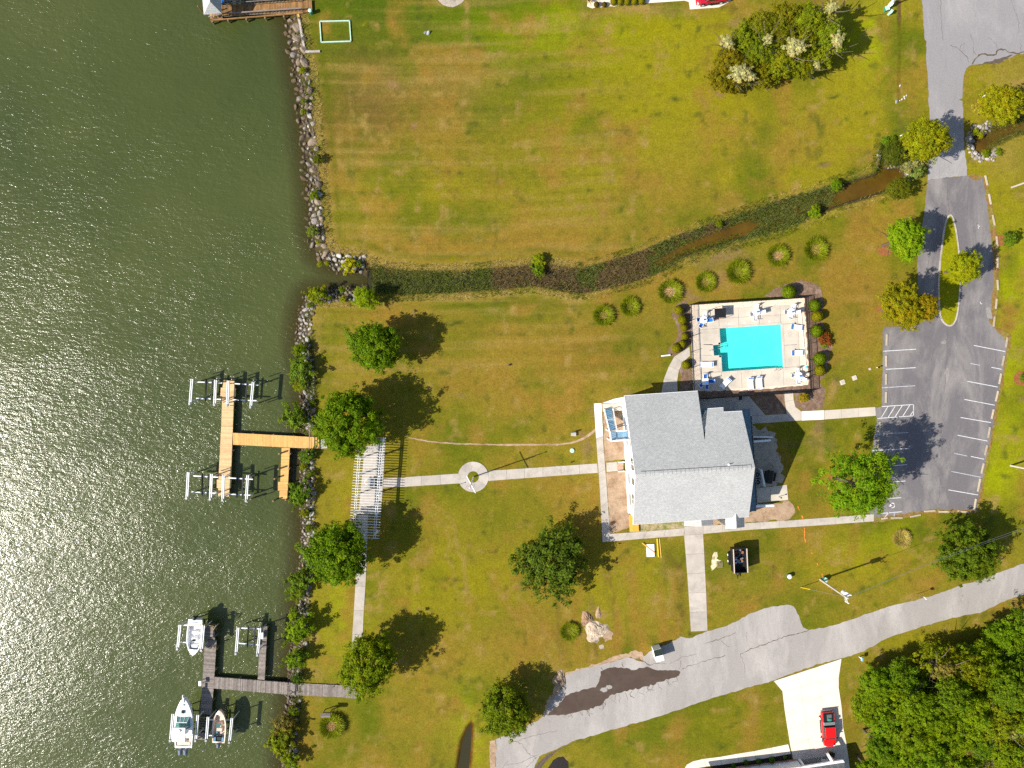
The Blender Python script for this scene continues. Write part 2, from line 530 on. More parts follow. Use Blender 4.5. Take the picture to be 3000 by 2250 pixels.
    A['red'] = M('red_car_paint', (.72, .008, .008), .25, .02, 1, spec=.6)
    A['dark_red'] = M('crimson_car_paint', (.42, .008, .025), .25, .02, 1, spec=.6)
    A['tyre'] = M('tyre', (.02, .02, .02), .9, .2, 3)
    A['blue'] = M('blue_canvas', (.01, .13, .52), .7, .1, 3)
    A['blue_board'] = M('blue_grey_board', (.13, .27, .40), .7, .1, 2, orand=.1)
    A['green'] = M('green_plastic', (.04, .22, .15), .5, .1, 3)
    A['mint'] = M('pale_green_paint', (.42, .62, .50), .6, .15, 3)
    A['rust'] = M('rusty_brown', (.30, .11, .05), .9, .3, 3)
    A['brick'] = M('brick_paving', (.42, .26, .18), .9, .2, 4, orand=.2)
    A['straw'] = M('sawdust', (.66, .55, .38), .95, .25, 3, fine=.3, stain=(.30, .28, .12), stain_s=1.3, stain_t=(.48, .6))
    A['dirt'] = M('dug_earth', (.30, .22, .15), .95, .3, 1.5, fine=.3, bump=1)
    A['yellow'] = M('yellow_sleeve', (.70, .50, .02), .5, .1, 3)
    # roof shingles: fine courses and speckled tabs
    def shingle(name, base, light, dark):
        m, nt, out = nmat(name); N = NT(nt)
        b = N.n("BsdfPrincipled"); N.l(b.outputs[0], out.inputs[0]); b.inputs['Roughness'].default_value = .9
        b.inputs['Specular IOR Level'].default_value = .2
        P = mapping(N, pos(N), (1, 1, 1), -R(3.4))
        br = N.n("TexBrick"); N.l(P, br.inputs[0])
        br.inputs['Color1'].default_value = (*light, 1); br.inputs['Color2'].default_value = (*base, 1); br.inputs['Mortar'].default_value = (*dark, 1)
        br.inputs['Scale'].default_value = 1.0; br.inputs['Brick Width'].default_value = .33; br.inputs['Row Height'].default_value = .16
        br.inputs['Mortar Size'].default_value = .012; br.inputs['Mortar Smooth'].default_value = .3
        c = N.scl(br.outputs[0], N.math('MULTIPLY', N.rng(N.noise(P, 4.5, 3, .8), .35, .65, .88, 1.12), N.rng(N.noise(P, .25, 3), .3, .7, .95, 1.05)))
        N.l(c, b.inputs['Base Color'])
        bp = N.n("Bump"); bp.inputs['Strength'].default_value = .5; bp.inputs['Distance'].default_value = .03
        N.l(br.outputs['Fac'], bp.inputs['Height']); bp.invert = True; N.l(bp.outputs[0], b.inputs['Normal'])
        return m
    A['shingle'] = shingle('grey_shingle', (.39, .395, .39), (.47, .475, .47), (.31, .315, .315))
    A['shingle_shade'] = shingle('shaded_shingle', (.10, .17, .22), (.17, .26, .32), (.07, .11, .15))  # low roofs: blue shade under the eaves put into the shingle colour
    A['shingle_n'] = shingle('charcoal_shingle', (.10, .105, .115), (.18, .19, .20), (.05, .055, .06))
setup_mats()
# ------------------------------------------------------------------ terrain outlines (photo pixels, on the ground)
SHORE = [(874,-60),(874,30),(886,100),(895,150),(902,200),(912,250),(917,300),(921,350),(926,400),(932,450),(937,500),(942,560),(946,620),
         (948,680),(958,720),(990,748),(1045,752),(1075,760),(1092,778),
         (1160,792),(1260,797),(1350,797),(1450,787),(1520,783),(1570,775),(1620,780),(1700,790),(1750,775),(1850,748),(1950,707),(2000,687),(2100,652),
         (2200,618),(2300,582),(2400,555),(2440,540),(2500,520),(2567,500),(2578,470),(2578,440),(2584,412),(2600,408),(2606,420),(2606,455),(2605,482),
         (2645,482),(2662,500),(2660,520),(2640,540),(2610,562),(2560,580),(2500,597),(2450,614),(2380,640),(2300,668),(2250,684),(2160,708),(2060,738),
         (2000,760),(1950,788),(1880,817),(1820,832),(1760,848),(1700,860),(1620,846),(1560,836),(1520,840),(1450,847),(1350,854),(1250,858),(1150,862),
         (1085,868),(1040,880),(960,884),(925,893),(914,925),(910,960),(908,1000),(914,1050),(920,1100),(921,1150),(920,1200),(918,1250),(917,1300),
         (918,1350),(916,1400),(918,1450),(917,1500),(920,1550),(920,1600),(916,1650),(911,1700),(906,1750),(901,1800),(896,1850),(891,1900),(882,1950),
         (879,2000),(879,2050),(872,2100),(869,2150),(864,2200),(861,2250),(855,2400),(850,2700)]
LAKE_SIDE = [(-9000,2700),(-9000,-60)]
land_w = GP(SHORE)
# wet zone polygon = everything left of / inside the line
north_cap = [G(874,-900), ]
WET = [G(874,-1400)] + land_w + [G(850,6000), G(-9000,6000), G(-9000,-1400)]
WATER_Z = -0.7

# second pond beyond the drive
POND2 = GP([(2850,382),(2842,410),(2850,445),(2868,462),(2890,458),(2905,435),(2960,408),(3030,382),(3100,350),(3100,290),(3030,330),(2960,352),(2900,368),(2880,385),(2866,376)])
DITCH = GP([(2629,-60),(2630,60),(2633,90),(2633,140),(2629,300),(2637,300),(2637,140),(2637,90),(2642,60),(2643,-60)])
DITCH2 = GP([(1345,2170),(1362,2130),(1380,2108),(1392,2120),(1390,2180),(1384,2250),(1380,2400),(1325,2400),(1332,2250)])

def ground_z(X, Y):
    d = sdf(X, Y, WET)                       # negative in the wet zone
    depth = np.maximum(0, -d)
    # steep for the stream, gentler at the lake
    lakeish = X < G(1080, 800).x
    z = np.where(lakeish, -np.clip(depth * .33, 0, 2.2), -np.clip(depth * 1.05, 0, 1.5))
    for poly, sl, mx in ((POND2, .9, 1.1), (DITCH, .7, .35), (DITCH2, .5, .5)):
        x0 = min(p.x for p in poly) - 1; x1 = max(p.x for p in poly) + 1
        y0 = min(p.y for p in poly) - 1; y1 = max(p.y for p in poly) + 1
        k = (X > x0) & (X < x1) & (Y > y0) & (Y < y1)
        if k.any():
            dd = sdf(X[k], Y[k], poly)
            z[k] -= np.clip(-dd * sl, 0, mx)
    return z, d

# ------------------------------------------------------------------ lawn colour
def lin(r, g, b):
    f = lambda c: ((c / 255 + .055) / 1.055) ** 2.4 if c > 10 else c / 255 / 12.92
    return np.array([f(r), f(g), f(b)])
GAIN = 1.57
# colours given as they look in full sun, divided by the light they receive
C_MID = lin(142,131,36) / GAIN
C_DRY = lin(157,125,48) / GAIN
C_TAN = lin(170,143,76) / GAIN
C_BRN = lin(112,92,42) / GAIN
C_LUSH = lin(82,108,6) / GAIN
C_GRN = lin(106,115,18) / GAIN
C_YEL = lin(154,147,16) / GAIN
C_BRI = lin(158,166,6) / GAIN
C_SOIL = lin(150,120,86) / GAIN
C_DARK = lin(78,90,28) / GAIN
# x, y, rx, ry, colour, strength
BLOBS = [
 (1300,-60,520,160,C_LUSH,1.0),(1500,60,260,90,C_LUSH,.9),(1050,60,170,120,C_LUSH,.9),(1700,110,260,70,C_BRI,.7),(2000,90,220,90,C_YEL,.8),(1650,60,100,60,C_BRI,.7),
 (1040,300,140,150,C_BRN,.85),(1250,260,140,90,C_BRN,.55),(1000,420,70,160,C_BRN,.6),(1160,240,180,50,C_TAN,.3),(960,240,50,150,C_GRN,.5),  # dry brown turf, with the vignette of this corner darkened into its colour
 (1400,210,120,50,C_TAN,.35),(1250,430,200,120,C_DRY,.45),(1550,300,160,110,C_GRN,.55),(1420,150,90,30,C_LUSH,.5),(1650,250,100,80,C_GRN,.45),
 (1900,280,260,160,C_YEL,.6),(2150,330,180,100,C_YEL,.65),(2250,420,160,60,C_DRY,.5),(2400,440,120,60,C_DRY,.35),(1850,500,260,90,C_YEL,.35),
 (1150,590,240,90,C_YEL,.45),(1400,560,160,60,C_YEL,.3),(1250,720,260,40,C_DRY,.8),(1600,700,260,55,C_DRY,.7),(1000,640,40,60,C_LUSH,.4),(1850,680,120,60,C_DRY,.35),
 (2000,560,120,60,C_DRY,.4),(2300,520,180,40,C_YEL,.7),(1500,500,100,40,C_GRN,.3),(2530,300,120,160,C_YEL,.45),(2480,160,80,120,C_YEL,.5),(2560,80,60,90,C_BRI,.7),
 (2680,100,28,160,C_YEL,.7),(2670,200,30,120,C_DRY,.45),(2500,430,90,60,C_YEL,.6),
 (2500,650,120,90,C_YEL,.8),(2400,640,120,40,C_YEL,.7),(2600,760,80,60,C_YEL,.5),(2500,820,120,120,C_DRY,.65),(2450,900,90,90,C_DRY,.5),(2540,930,50,120,C_DRY,.6),
 (2350,780,90,40,C_DRY,.5),(2100,760,100,30,C_GRN,.4),(2200,830,160,40,C_DRY,.6),(1900,830,120,60,C_DRY,.6),(1700,1000,220,120,C_DRY,.65),(1500,940,180,80,C_DRY,.6),
 (1350,990,60,80,C_GRN,.5),(1560,905,40,60,C_LUSH,.5),(1400,880,220,22,C_GRN,.7),(1620,865,90,16,C_BRI,.55),(1120,900,120,24,C_DRY,.6),(1200,930,60,30,C_DRY,.5),
 (1450,1130,260,70,C_DRY,.55),(1620,1180,120,60,C_DRY,.5),(1300,1200,100,120,C_GRN,.35),(1860,1120,60,24,C_GRN,.6),(1950,1120,20,24,C_LUSH,.5),
 (1750,900,100,50,C_GRN,.45),(1850,1000,60,60,C_DRY,.5),(1650,1240,120,40,C_DRY,.3),(950,1150,40,100,C_GRN,.5),(960,960,40,50,C_GRN,.5),(925,1000,14,80,C_TAN,.8),
 (1480,1360,200,16,C_GRN,.6),(1560,1310,80,14,C_DRY,.5),(1400,1330,40,50,C_GRN,.6),(1600,1440,80,40,C_DRY,.55),(1650,1480,60,60,C_DRY,.5),
 (1300,1450,140,60,C_GRN,.5),(1200,1480,40,40,C_DRY,.4),(1450,1500,100,60,C_GRN,.4),(1250,1600,120,100,C_YEL,.35),(1000,1450,30,80,C_YEL,.5),(1000,1780,70,120,C_BRI,.5),
 (1400,1700,140,70,C_YEL,.6),(1300,1800,120,60,C_YEL,.5),(1550,1820,140,60,C_GRN,.4),(1650,1780,60,40,C_DRY,.4),(1750,1760,60,60,C_YEL,.45),(1900,1700,70,80,C_YEL,.5),
 (1500,1900,160,60,C_DRY,.35),(1700,1900,120,40,C_DRY,.5),(1850,1870,80,30,C_DRY,.5),(1250,1930,120,60,C_DRY,.4),(1150,2080,90,60,C_DRY,.35),(1050,2180,120,50,C_DRY,.5),
 (940,2180,50,60,C_DRY,.6),(900,2080,30,40,C_DRY,.5),(1200,2200,100,50,C_GRN,.4),(1400,2150,40,120,C_BRI,.5),(1440,2040,60,40,C_LUSH,.4),(930,1960,20,20,C_TAN,.7),
 (1980,1700,18,90,C_BRN,.45),(2005,1790,10,40,C_BRN,.4),(2200,1700,70,60,C_GRN,.4),(2120,1570,60,20,C_DRY,.5),(2100,1640,30,50,C_TAN,.45),(2330,1600,80,50,C_DRY,.6),(2400,1640,40,50,C_DRY,.5),
 (2380,1660,60,30,C_YEL,.4),(2440,1560,60,30,C_DRY,.35),(2520,1640,120,60,C_YEL,.6),(2450,1720,90,40,C_DRY,.4),(2300,1750,90,30,C_DRY,.5),(2640,1560,120,40,C_BRI,.7),
 (2400,1470,70,60,C_DRY,.75),(2470,1330,60,80,C_YEL,.6),(2430,1250,80,30,C_GRN,.5),(2480,1130,60,60,C_GRN,.4),(2560,1180,30,40,C_GRN,.5),
 (2920,850,50,60,C_YEL,.4),(2970,900,60,200,C_BRI,.8),(2960,1150,50,180,C_BRI,.7),(2920,1400,60,120,C_BRI,.8),(2960,1550,90,50,C_GRN,.4),(2800,1560,60,30,C_GRN,.4),(2960,460,50,50,C_TAN,.6),
 (2950,560,60,100,C_YEL,.6),(2920,230,90,40,C_YEL,.7),(2990,250,40,70,C_TAN,.5),(2880,330,20,60,C_YEL,.6),(2850,520,50,60,C_YEL,.5),
 (2050,2180,260,50,C_GRN,.7),(2200,2080,160,50,C_GRN,.6),(1950,2140,140,40,C_GRN,.6),(2150,2120,100,60,C_YEL,.3),(2480,2100,20,140,C_GRN,.6),(2520,2120,16,120,C_TAN,.6),(2700,1880,160,20,C_YEL,.6),(2900,1800,80,20,C_DRY,.5),
 (1790,14,60,14,C_TAN,.4),(1850,28,60,10,C_TAN,.7),(1930,24,80,16,C_TAN,.9),(1980,18,30,12,C_TAN,.6),(1750,42,30,10,C_TAN,.6),(1705,20,16,24,C_TAN,.6),(2140,60,14,30,C_SOIL,.6),(2090,80,40,14,C_BRN,.4),
 (1830,785,60,8,C_SOIL,.5),(2110,765,40,14,C_SOIL,.7),(2140,740,30,9,C_SOIL,.7),(1920,780,50,8,C_SOIL,.5),(2108,815,10,16,C_SOIL,.8),(2020,872,26,8,C_SOIL,.8),
 (1730,1290,16,30,C_SOIL,.6),(1745,1180,20,14,C_SOIL,.6),(1800,1152,30,10,C_SOIL,.7),
 (2410,1130,12,24,C_SOIL,.7),(2400,1280,10,60,C_SOIL,.7),(2380,1318,50,10,C_SOIL,.8),(2420,1310,14,30,C_SOIL,.6),(2390,1280,8,40,C_SOIL,.6),
 (1745,1365,8,8,C_SOIL,.5),(1745,1400,8,12,C_SOIL,.5),
]
_r = random.Random(99)
for _ in range(230):
    _c = _r.choice([C_SOIL, C_TAN, C_DARK, C_LUSH, C_TAN, C_YEL]); _s = _r.uniform(2.5, 7)
    BLOBS.append((_r.uniform(930, 3000), _r.uniform(0, 2250), _s * _r.uniform(1, 2), _s, _c, .9))
for _pts, _c, _w in [([(1150,1500),(1220,1520),(1290,1580),(1340,1660),(1370,1760)], C_TAN, 3),([(1180,1490),(1250,1508),(1320,1570),(1372,1650),(1400,1750)], C_TAN, 3),([(1480,1770),(1560,1850),(1640,1940)], C_TAN, 3),([(1500,1745),(1590,1830),(1670,1930)], C_TAN, 3),
    ([(1776,1650),(1785,1740),(1800,1800)], C_BRN, 4),([(2240,1640),(2252,1700)], C_BRN, 5),([(2880,1560),(2720,1620),(2600,1690),(2500,1740),(2400,1770)], C_GRN, 5),([(1060,850),(1060,620),(1045,420),(1030,260)], C_TAN, 3),([(975,720),(962,600),(955,480),(950,380)], C_TAN, 4),
    ([(1985,1640),(1990,1720),(1998,1780)], C_BRN, 5),([(1955,1660),(1962,1740),(1968,1800)], C_TAN, 4),([(1560,1650),(1640,1760),(1700,1850)], C_TAN, 3)]:
    _pts = smooth_poly(_pts, 2, False)
    for _a, _b in zip(_pts[:-1], _pts[1:]):
        _k = max(1, int(math.dist(_a, _b) / 9))
        for _j in range(_k): BLOBS.append((_a[0] + (_b[0] - _a[0]) * _j / _k, _a[1] + (_b[1] - _a[1]) * _j / _k, _w + 2, _w + 2, _c, .55))
def lawn_color(X, Y, d, z):
    # photo pixel of each ground point, flat approximation good to a pixel
    q = CQ.inverted()
    Pq = np.stack([X, Y, np.full_like(X, -H)])
    Rm = np.array(q.to_matrix())
    c = np.tensordot(Rm, Pq, axes=1)
    px = 1500 + FPX * c[0] / -c[2]; py = 1125 - FPX * c[1] / -c[2]
    wx = px + (fbm(X, Y, 9, 11) - .5) * 110; wy = py + (fbm(X, Y, 9, 22) - .5) * 110
    wx = wx + (fbm(X, Y, 1.6, 31) - .5) * 26; wy = wy + (fbm(X, Y, 1.6, 32) - .5) * 26
    Cc = np.zeros(X.shape + (3,)) + C_MID
    n = fbm(X, Y, 7, 5); n2 = fbm(X, Y, 2.2, 9, 5); n3 = fbm(X, Y, 4, 51, 5)
    def blend(C0, w):
        nonlocal Cc
        w = np.clip(w, 0, 1)[..., None]; Cc = Cc * (1 - w) + C0 * w
    for bx, by, rx, ry, c0, s in BLOBS:
        k = (np.abs(wx - bx) < 3 * rx) & (np.abs(wy - by) < 3 * ry)
        if not k.any(): continue
        e = ((wx[k] - bx) / rx) ** 2 + ((wy[k] - by) / ry) ** 2
        w = s * np.exp(-e * .7) * (0.35 + 1.3 * n2[k])
        w = np.clip(w, 0, 1)[:, None]
        Cc[k] = Cc[k] * (1 - w) + c0 * w
    blend(C_GRN, (n - .52) * 3.2); blend(C_DRY, (n3 - .53) * 3.0); blend(C_DARK, (fbm(X, Y, 1.5, 71, 5) - .66) * 3.5); blend(C_TAN, (fbm(X, Y, 2, 81, 5) - .64) * 4)
    # mowing streaks, long east-west, gently curved
    ang = .03 + .05 * np.sin(X / 45)
    u = X * np.cos(ang) + Y * np.sin(ang); v = -X * np.sin(ang) + Y * np.cos(ang)
    st = fbm(u, v * 24, 20, 41, 4)
    zone = np.clip((Y - G(0, 1180).y) / 6, 0, 1) * np.clip((G(2000, 0).x - X) / 18, .15, 1)
    blend(C_TAN, (st - .52) * 1.7 * zone); blend(C_DARK, (.45 - st) * 1.1 * zone)
    # wheel tracks south of the clubhouse, near vertical
    st2 = fbm(X * 9 + Y * .7, Y, 12, 44, 3)
    zone2 = np.clip((px - 1560) / 60, 0, 1) * np.clip((2010 - px) / 20, 0, 1) * np.clip((py - 1640) / 60, 0, 1) * np.clip((1960 - py) / 60, 0, 1)
    blend(C_DRY, (st2 - .5) * 3.2 * zone2); blend(C_BRN, (.40 - st2) * 3 * zone2)
    # the rim above the bank: rank, straw coloured grass, then a dark line
    nor = (py < 900) & (px < 1700)
    rim = np.clip(1 - np.abs(d - np.where(nor, .7, .3)) / np.where(nor, .9, .45), 0, 1)
    blend(lin(168,146,74) / GAIN, rim * (.3 + n2) * np.where(nor, 1, .5))
    blend(C_GRN * .8, np.clip(1 - np.abs(d - 2.4) / .8, 0, 1) * n2 * 1.1 * np.where(nor, 1, .12))
    # banks and beds
    blend(lin(92,84,44) / GAIN, np.where(d < 0, np.clip(-d * 3, 0, 1), 0))
    blend(np.array([.045, .036, .02]), np.where(d < 0, np.clip((-z - .35) * 3, 0, 1), 0))
    for poly in (DITCH, DITCH2, POND2):
        dd = sdf(X, Y, poly)
        blend(lin(96,62,18) / GAIN, np.clip(-dd * 2.2 + .3, 0, 1) * (.6 + .6 * n2))
    Cc = Cc * (0.93 + .14 * fbm(X, Y, 20, 61))[..., None]
    return Cc

def axis(lo, hi, step, far):
    a = np.arange(lo, hi + step, step)
    l = []; s = step; x = lo
    while x > -far: s = min(s * 1.35, 80); x -= s; l.append(x)
    r_ = []; s = step; x = a[-1]
    while x < far: s = min(s * 1.35, 80); x += s; r_.append(x)
    return np.array(l[::-1] + list(a) + r_)

def build_ground():
    xs = axis(-42, 84, .27, 900); ys = axis(-66, 66, .27, 900)
    X, Y = np.meshgrid(xs, ys)
    z, d = ground_z(X, Y)
    Cc = lawn_color(X, Y, d, z)
    z = z + np.where(d > .3, (fbm(X, Y, 6, 91) - .5) * .0, 0)
    # dig the swimming pool out of the sheet
    V = np.stack([X.ravel(), Y.ravel(), z.ravel()], 1)
    ny, nx = X.shape
    idx = np.arange(nx * ny).reshape(ny, nx)
    F = np.stack([idx[:-1, :-1].ravel(), idx[:-1, 1:].ravel(), idx[1:, 1:].ravel(), idx[1:, :-1].ravel()], 1)
    cx = V[F].mean(1)
    pool = GP([(2107,962),(2288,950),(2295,1077),(2115,1089),(2112,1041),(2091,1042),(2088,1011),(2110,1009)])
    deck = GP([(2050,915),(2335,900),(2348,1120),(2048,1142)])
    keep = ~inside(cx[:, 0], cx[:, 1], deck)
    F = F[keep]
    me = arr_mesh('lawn', V, F, MAT['lawn'], True)
    ca = me.color_attributes.new('Col', 'FLOAT_COLOR', 'POINT')
    buf = np.ones((len(V), 4), dtype=np.float32); buf[:, :3] = Cc.reshape(-1, 3)
    ca.data.foreach_set('color', buf.ravel())
    tag(link(me, 'lawn'), kind='structure')

def build_water():
    xr = G(1076, 800).x
    xs = np.concatenate([np.arange(-900, -100, 40), np.arange(-100, -45, 5), np.arange(-45, xr, .35), [xr]])
    ys = np.concatenate([np.arange(-900, -70, 40), np.arange(-70, 70, .45), np.arange(70, 900, 40)])
    X, Y = np.meshgrid(xs, ys)
    gz, d = ground_z(X, Y)
    ny, nx = X.shape
    V = np.stack([X.ravel(), Y.ravel(), np.full(X.size, WATER_Z)], 1)
    idx = np.arange(nx * ny).reshape(ny, nx)
    F = np.stack([idx[:-1, :-1].ravel(), idx[:-1, 1:].ravel(), idx[1:, 1:].ravel(), idx[1:, :-1].ravel()], 1)
    wet = (d.ravel() < .6)
    F = F[wet[F].any(1)]
    me = arr_mesh('lake_water', V, F, MAT['lake'], True)
    at = me.attributes.new('depth', 'FLOAT', 'POINT')
    at.data.foreach_set('value', np.clip(WATER_Z - gz.ravel(), 0, 3).astype(np.float32))
    tag(link(me, 'lake_water'), kind='structure')
    st = [p for p in SHORE if p[0] > 1084 and p[1] < 900]
    st = [(1076, 775)] + st + [(1076, 872)]
    tag(MB().add([(p[0], p[1], WATER_Z) for p in GP(st)], [tuple(range(len(st)))]).build('stream_water', MAT['stream']), kind='structure')
    p2 = [(p.x, p.y, -.5) for p in POND2]
    tag(MB().add(p2, [tuple(range(len(p2)))]).build('pond_water', MAT['stream']), kind='structure')
    d2 = [(p.x, p.y, -.27) for p in DITCH2]
    tag(MB().add(d2, [tuple(range(len(d2)))]).build('ditch_water', MAT['stream']), kind='structure')
build_ground()
build_water()

# ------------------------------------------------------------------ roads and paths
SHEETS = []
def sheet(name, pts, z, mat, parent=None, jamp=.1, step=.5, seed=3, kind='structure', smooth=0, th=None):
    if smooth: pts = smooth_poly(pts, smooth)
    SHEETS.append(name); z += .00045 * len(SHEETS) if z < .0195 else .00008 * len(SHEETS)
    w = GP(pts)
    if jamp: w = jag(w, step, jamp, seed)
    mb = MB()
    if th: mb.prism(w, z - th, z)
    else: mb.add([(p[0], p[1], z) for p in w], [tuple(range(len(w)))])
    o = mb.build(name, mat, parent)
    if parent is None and kind: o['kind'] = kind
    return o

def line_mark(parent, name, a, b, w, z, mat):
    A = G(*a); B = G(*b); d = (B - A).normalized(); n = Vector((-d.y, d.x, 0)) * w / 2
    mb = MB().add([(*(A + n).xy, z), (*(A - n).xy, z), (*(B - n).xy, z), (*(B + n).xy, z)], [(0, 1, 2, 3)])
    return mb.build(name, mat, parent)

def crack(parent, pts, w, z, seed):
    r = random.Random(seed)
    P = [Vector(p[:2]) for p in GP(pts)]
    out = [P[0]]
    for a, b in zip(P[:-1], P[1:]):
        k = max(1, int((b - a).length / .35)); n = Vector((-(b - a).y, (b - a).x)).normalized()
        for j in range(1, k + 1): out.append(a.lerp(b, j / k) + n * r.uniform(-.13, .13))
    mb = MB(); vs = []
    for i, p in enumerate(out):
        a = out[max(0, i - 1)]; b = out[min(len(out) - 1, i + 1)]
        n = Vector((-(b - a).y, (b - a).x)).normalized() * w * r.uniform(.25, 1) / 2
        vs += [(p.x + n.x, p.y + n.y, z), (p.x - n.x, p.y - n.y, z)]
    mb.add(vs, [(2 * i, 2 * i + 1, 2 * i + 3, 2 * i + 2) for i in range(len(out) - 1)])
    return mb.build('crack', MAT['crack'], parent)

# upper drive
drive = sheet('upper_drive', [(2701,-80),(2701,0),(2705,60),(2708,115),(2714,122),(2713,180),(2717,220),(2720,280),(2720,290),(2724,350),(2720,470),(2717,528),(2775,520),(2833,514),(2833,500),(2826,440),(2822,350),(2820,297),(2809,293),(2820,288),(2820,260),(2824,220),(2832,200),(2846,190),(2900,186),(2945,176),(2975,160),(3060,150),(3060,-80)], .02, MAT['road_old'], jamp=.07)
for i, (p, w) in enumerate([([(2755,0),(2758,80),(2762,118)],.05),([(2785,132),(2812,146),(2834,170),(2840,182)],.09),([(2812,146),(2818,132),(2826,125)],.05),
    ([(2848,188),(2852,178),(2868,162),(2885,156),(2902,163),(2918,158),(2925,146),(2945,146),(2960,155),(2985,158),(3000,150)],.3),
    ([(2850,160),(2850,130),(2845,100)],.05),([(2852,150),(2858,160)],.06),([(2923,145),(2920,130),(2900,115),(2895,110)],.05),([(2984,98),(2983,60),(2970,30),(2960,0)],.05),([(2991,155),(2990,128)],.06)]):
    crack(drive, p, w, .03, i)
sheet('patch', [(2860,192),(2900,186),(2925,186),(2950,174),(2968,160),(2945,165),(2900,180),(2862,190)], .028, MAT['crack'], drive, jamp=.12, step=.4)

lot = sheet('parking_lot', [(2717,528),(2714,560),(2710,610),(2703,650),(2695,700),(2689,740),(2687,800),(2688,860),(2700,900),(2706,938),(2684,955),(2588,957),(2585,985),(2586,1060),(2584,1130),(2583,1192),(2563,1194),(2565,1218),(2569,1226),(2562,1275),(2556,1320),(2550,1370),(2543,1420),(2537,1470),(2555,1530),(2582,1518),(2645,1514),(2690,1504),(2700,1498),(2740,1496),(2862,1500),(2872,1450),(2880,1410),(2893,1350),(2905,1290),(2914,1230),(2920,1190),(2930,1140),(2940,1090),(2948,1050),(2953,1010),(2955,990),(2945,977),(2930,971),(2912,957),(2908,940),(2905,905),(2906,895),(2913,885),(2914,870),(2917,820),(2913,800),(2917,760),(2917,740),(2915,700),(2905,640),(2897,590),(2890,545),(2884,517),(2860,523),(2835,515),(2775,521)], .024, MAT['lot'], jamp=.06)
PL, PW = MAT['paint'], MAT['paint_w']
for a, b, m in [((2587,1029),(2683,1023),PL),((2595,1082),(2682,1077),PL),((2584,1136),(2681,1130),PW),((2583,1191),(2676,1185),PL),((2676,1184),(2676,1219),PL),((2570,1226),(2676,1218),PL),
    ((2582,1223),(2601,1191),PL),((2602,1222),(2622,1190),PL),((2622,1221),(2643,1188),PL),((2644,1220),(2665,1187),PL),((2666,1218),(2676,1203),PL),
    ((2562,1273),(2660,1267),PW),((2555,1320),(2662,1314),PL),((2560,1369),(2657,1361),PL),((2560,1416),(2652,1409),PL),((2570,1462),(2640,1458),PL),((2582,1504),(2642,1499),PL),((2604,1501),(2590,1517),PL),((2620,1501),(2619,1515),PW),
    ((2853,1012),(2945,1030),PL),((2843,1065),(2870,1070),PW),((2904,1076),(2934,1082),PL),((2834,1117),(2923,1134),PL),((2825,1170),(2914,1187),PL),((2814,1223),(2903,1238),PL),((2805,1275),(2892,1292),PL),((2796,1328),(2833,1336),PW),((2844,1337),(2882,1345),PL),((2787,1381),(2873,1398),PW),((2778,1435),(2865,1450),PL),
    ((2865,658),(2866,670),PL),((2865,663),(2870,663),PL),((2875,770),(2876,780),PL),((2872,775),(2880,774),PL),((2871,884),(2873,891),PL),((2873,891),(2877,889),PL)]:
    line_mark(lot, 'parking_line', a, b, .11, .036, m)
# wheelchair symbol lying on its side
def ring_mark(parent, name, c, r0, r1, z, mat, a0=0, a1=360, n=20):
    C = G(*c); vs = []; fs = []
    for i in range(n + 1):
        a = R(a0 + (a1 - a0) * i / n)
        vs += [(C.x + r0 * math.cos(a), C.y + r0 * math.sin(a), z), (C.x + r1 * math.cos(a), C.y + r1 * math.sin(a), z)]
    for i in range(n): fs.append((2 * i, 2 * i + 1, 2 * i + 3, 2 * i + 2))
    return MB().add(vs, fs).build(name, mat, parent)
ring_mark(lot, 'wheelchair_symbol', (2614,1481), .30, .42, .036, PL, -110, 170)
line_mark(lot, 'wheelchair_symbol', (2604,1483), (2613,1480), .13, .037, PL)
line_mark(lot, 'wheelchair_symbol', (2609,1477), (2609,1484), .12, .0385, PL)
line_mark(lot, 'wheelchair_symbol', (2612,1474), (2619,1474), .12, .040, PL)
for i, (p, w) in enumerate([([(2776,530),(2777,580),(2779,620)],.05),([(2776,960),(2775,1000),(2772,1080),(2768,1130),(2760,1250),(2755,1380),(2749,1480)],.045),([(2722,760),(2718,830)],.04)]):
    crack(lot, p, w, .034, 30 + i)
for p, m in [([(2769,1078),(2780,1076),(2781,1110),(2775,1125),(2768,1110)],'conc'),([(2892,900),(2902,900),(2908,940),(2897,935),(2885,915)],'conc'),([(2755,1000),(2770,995),(2773,1005),(2758,1012)],'conc')]:
    sheet('worn_patch', p, .031, M('patch_' + str(len(bpy.data.materials)), (.26, .245, .23), .9, .2, 2, fine=.2), lot, jamp=.18, step=.4, smooth=1)

# grass island with its kerb
isl = [(2782,627),(2772,638),(2765,662),(2758,710),(2751,770),(2747,830),(2748,890),(2751,925),(2760,945),(2774,956),(2786,957),(2796,948),(2804,930),(2810,890),(2814,830),(2814,780),(2809,725),(2802,675),(2795,645),(2789,630)]
isl = smooth_poly(isl, 2)
C_ = Vector((sum(p[0] for p in isl) / len(isl), sum(p[1] for p in isl) / len(isl)))
inner = []
n_ = len(isl)
for i, p in enumerate(isl):
    a = Vector(isl[i - 1]); b = Vector(isl[(i + 1) % n_]); t = (b - a).normalized(); nn = Vector((-t.y, t.x))
    if (Vector(p) + nn - C_).length > (Vector(p) - C_).length: nn = -nn
    inner.append(Vector(p) + nn * 4.2)
kerb = struct('island_kerb', G(2780,790))
ow = GP(isl); iw = GP(inner)
for k in range(0, n_, 2):
    a, b = k, (k + 2) % n_; m_ = (k + 1) % n_
    mb = MB().prism([ow[a], ow[m_], ow[b].lerp(ow[m_], .04), iw[b].lerp(iw[m_], .04), iw[m_], iw[a]], 0, .14)
    mb.build('kerb_stone', MAT['conc'], kerb)
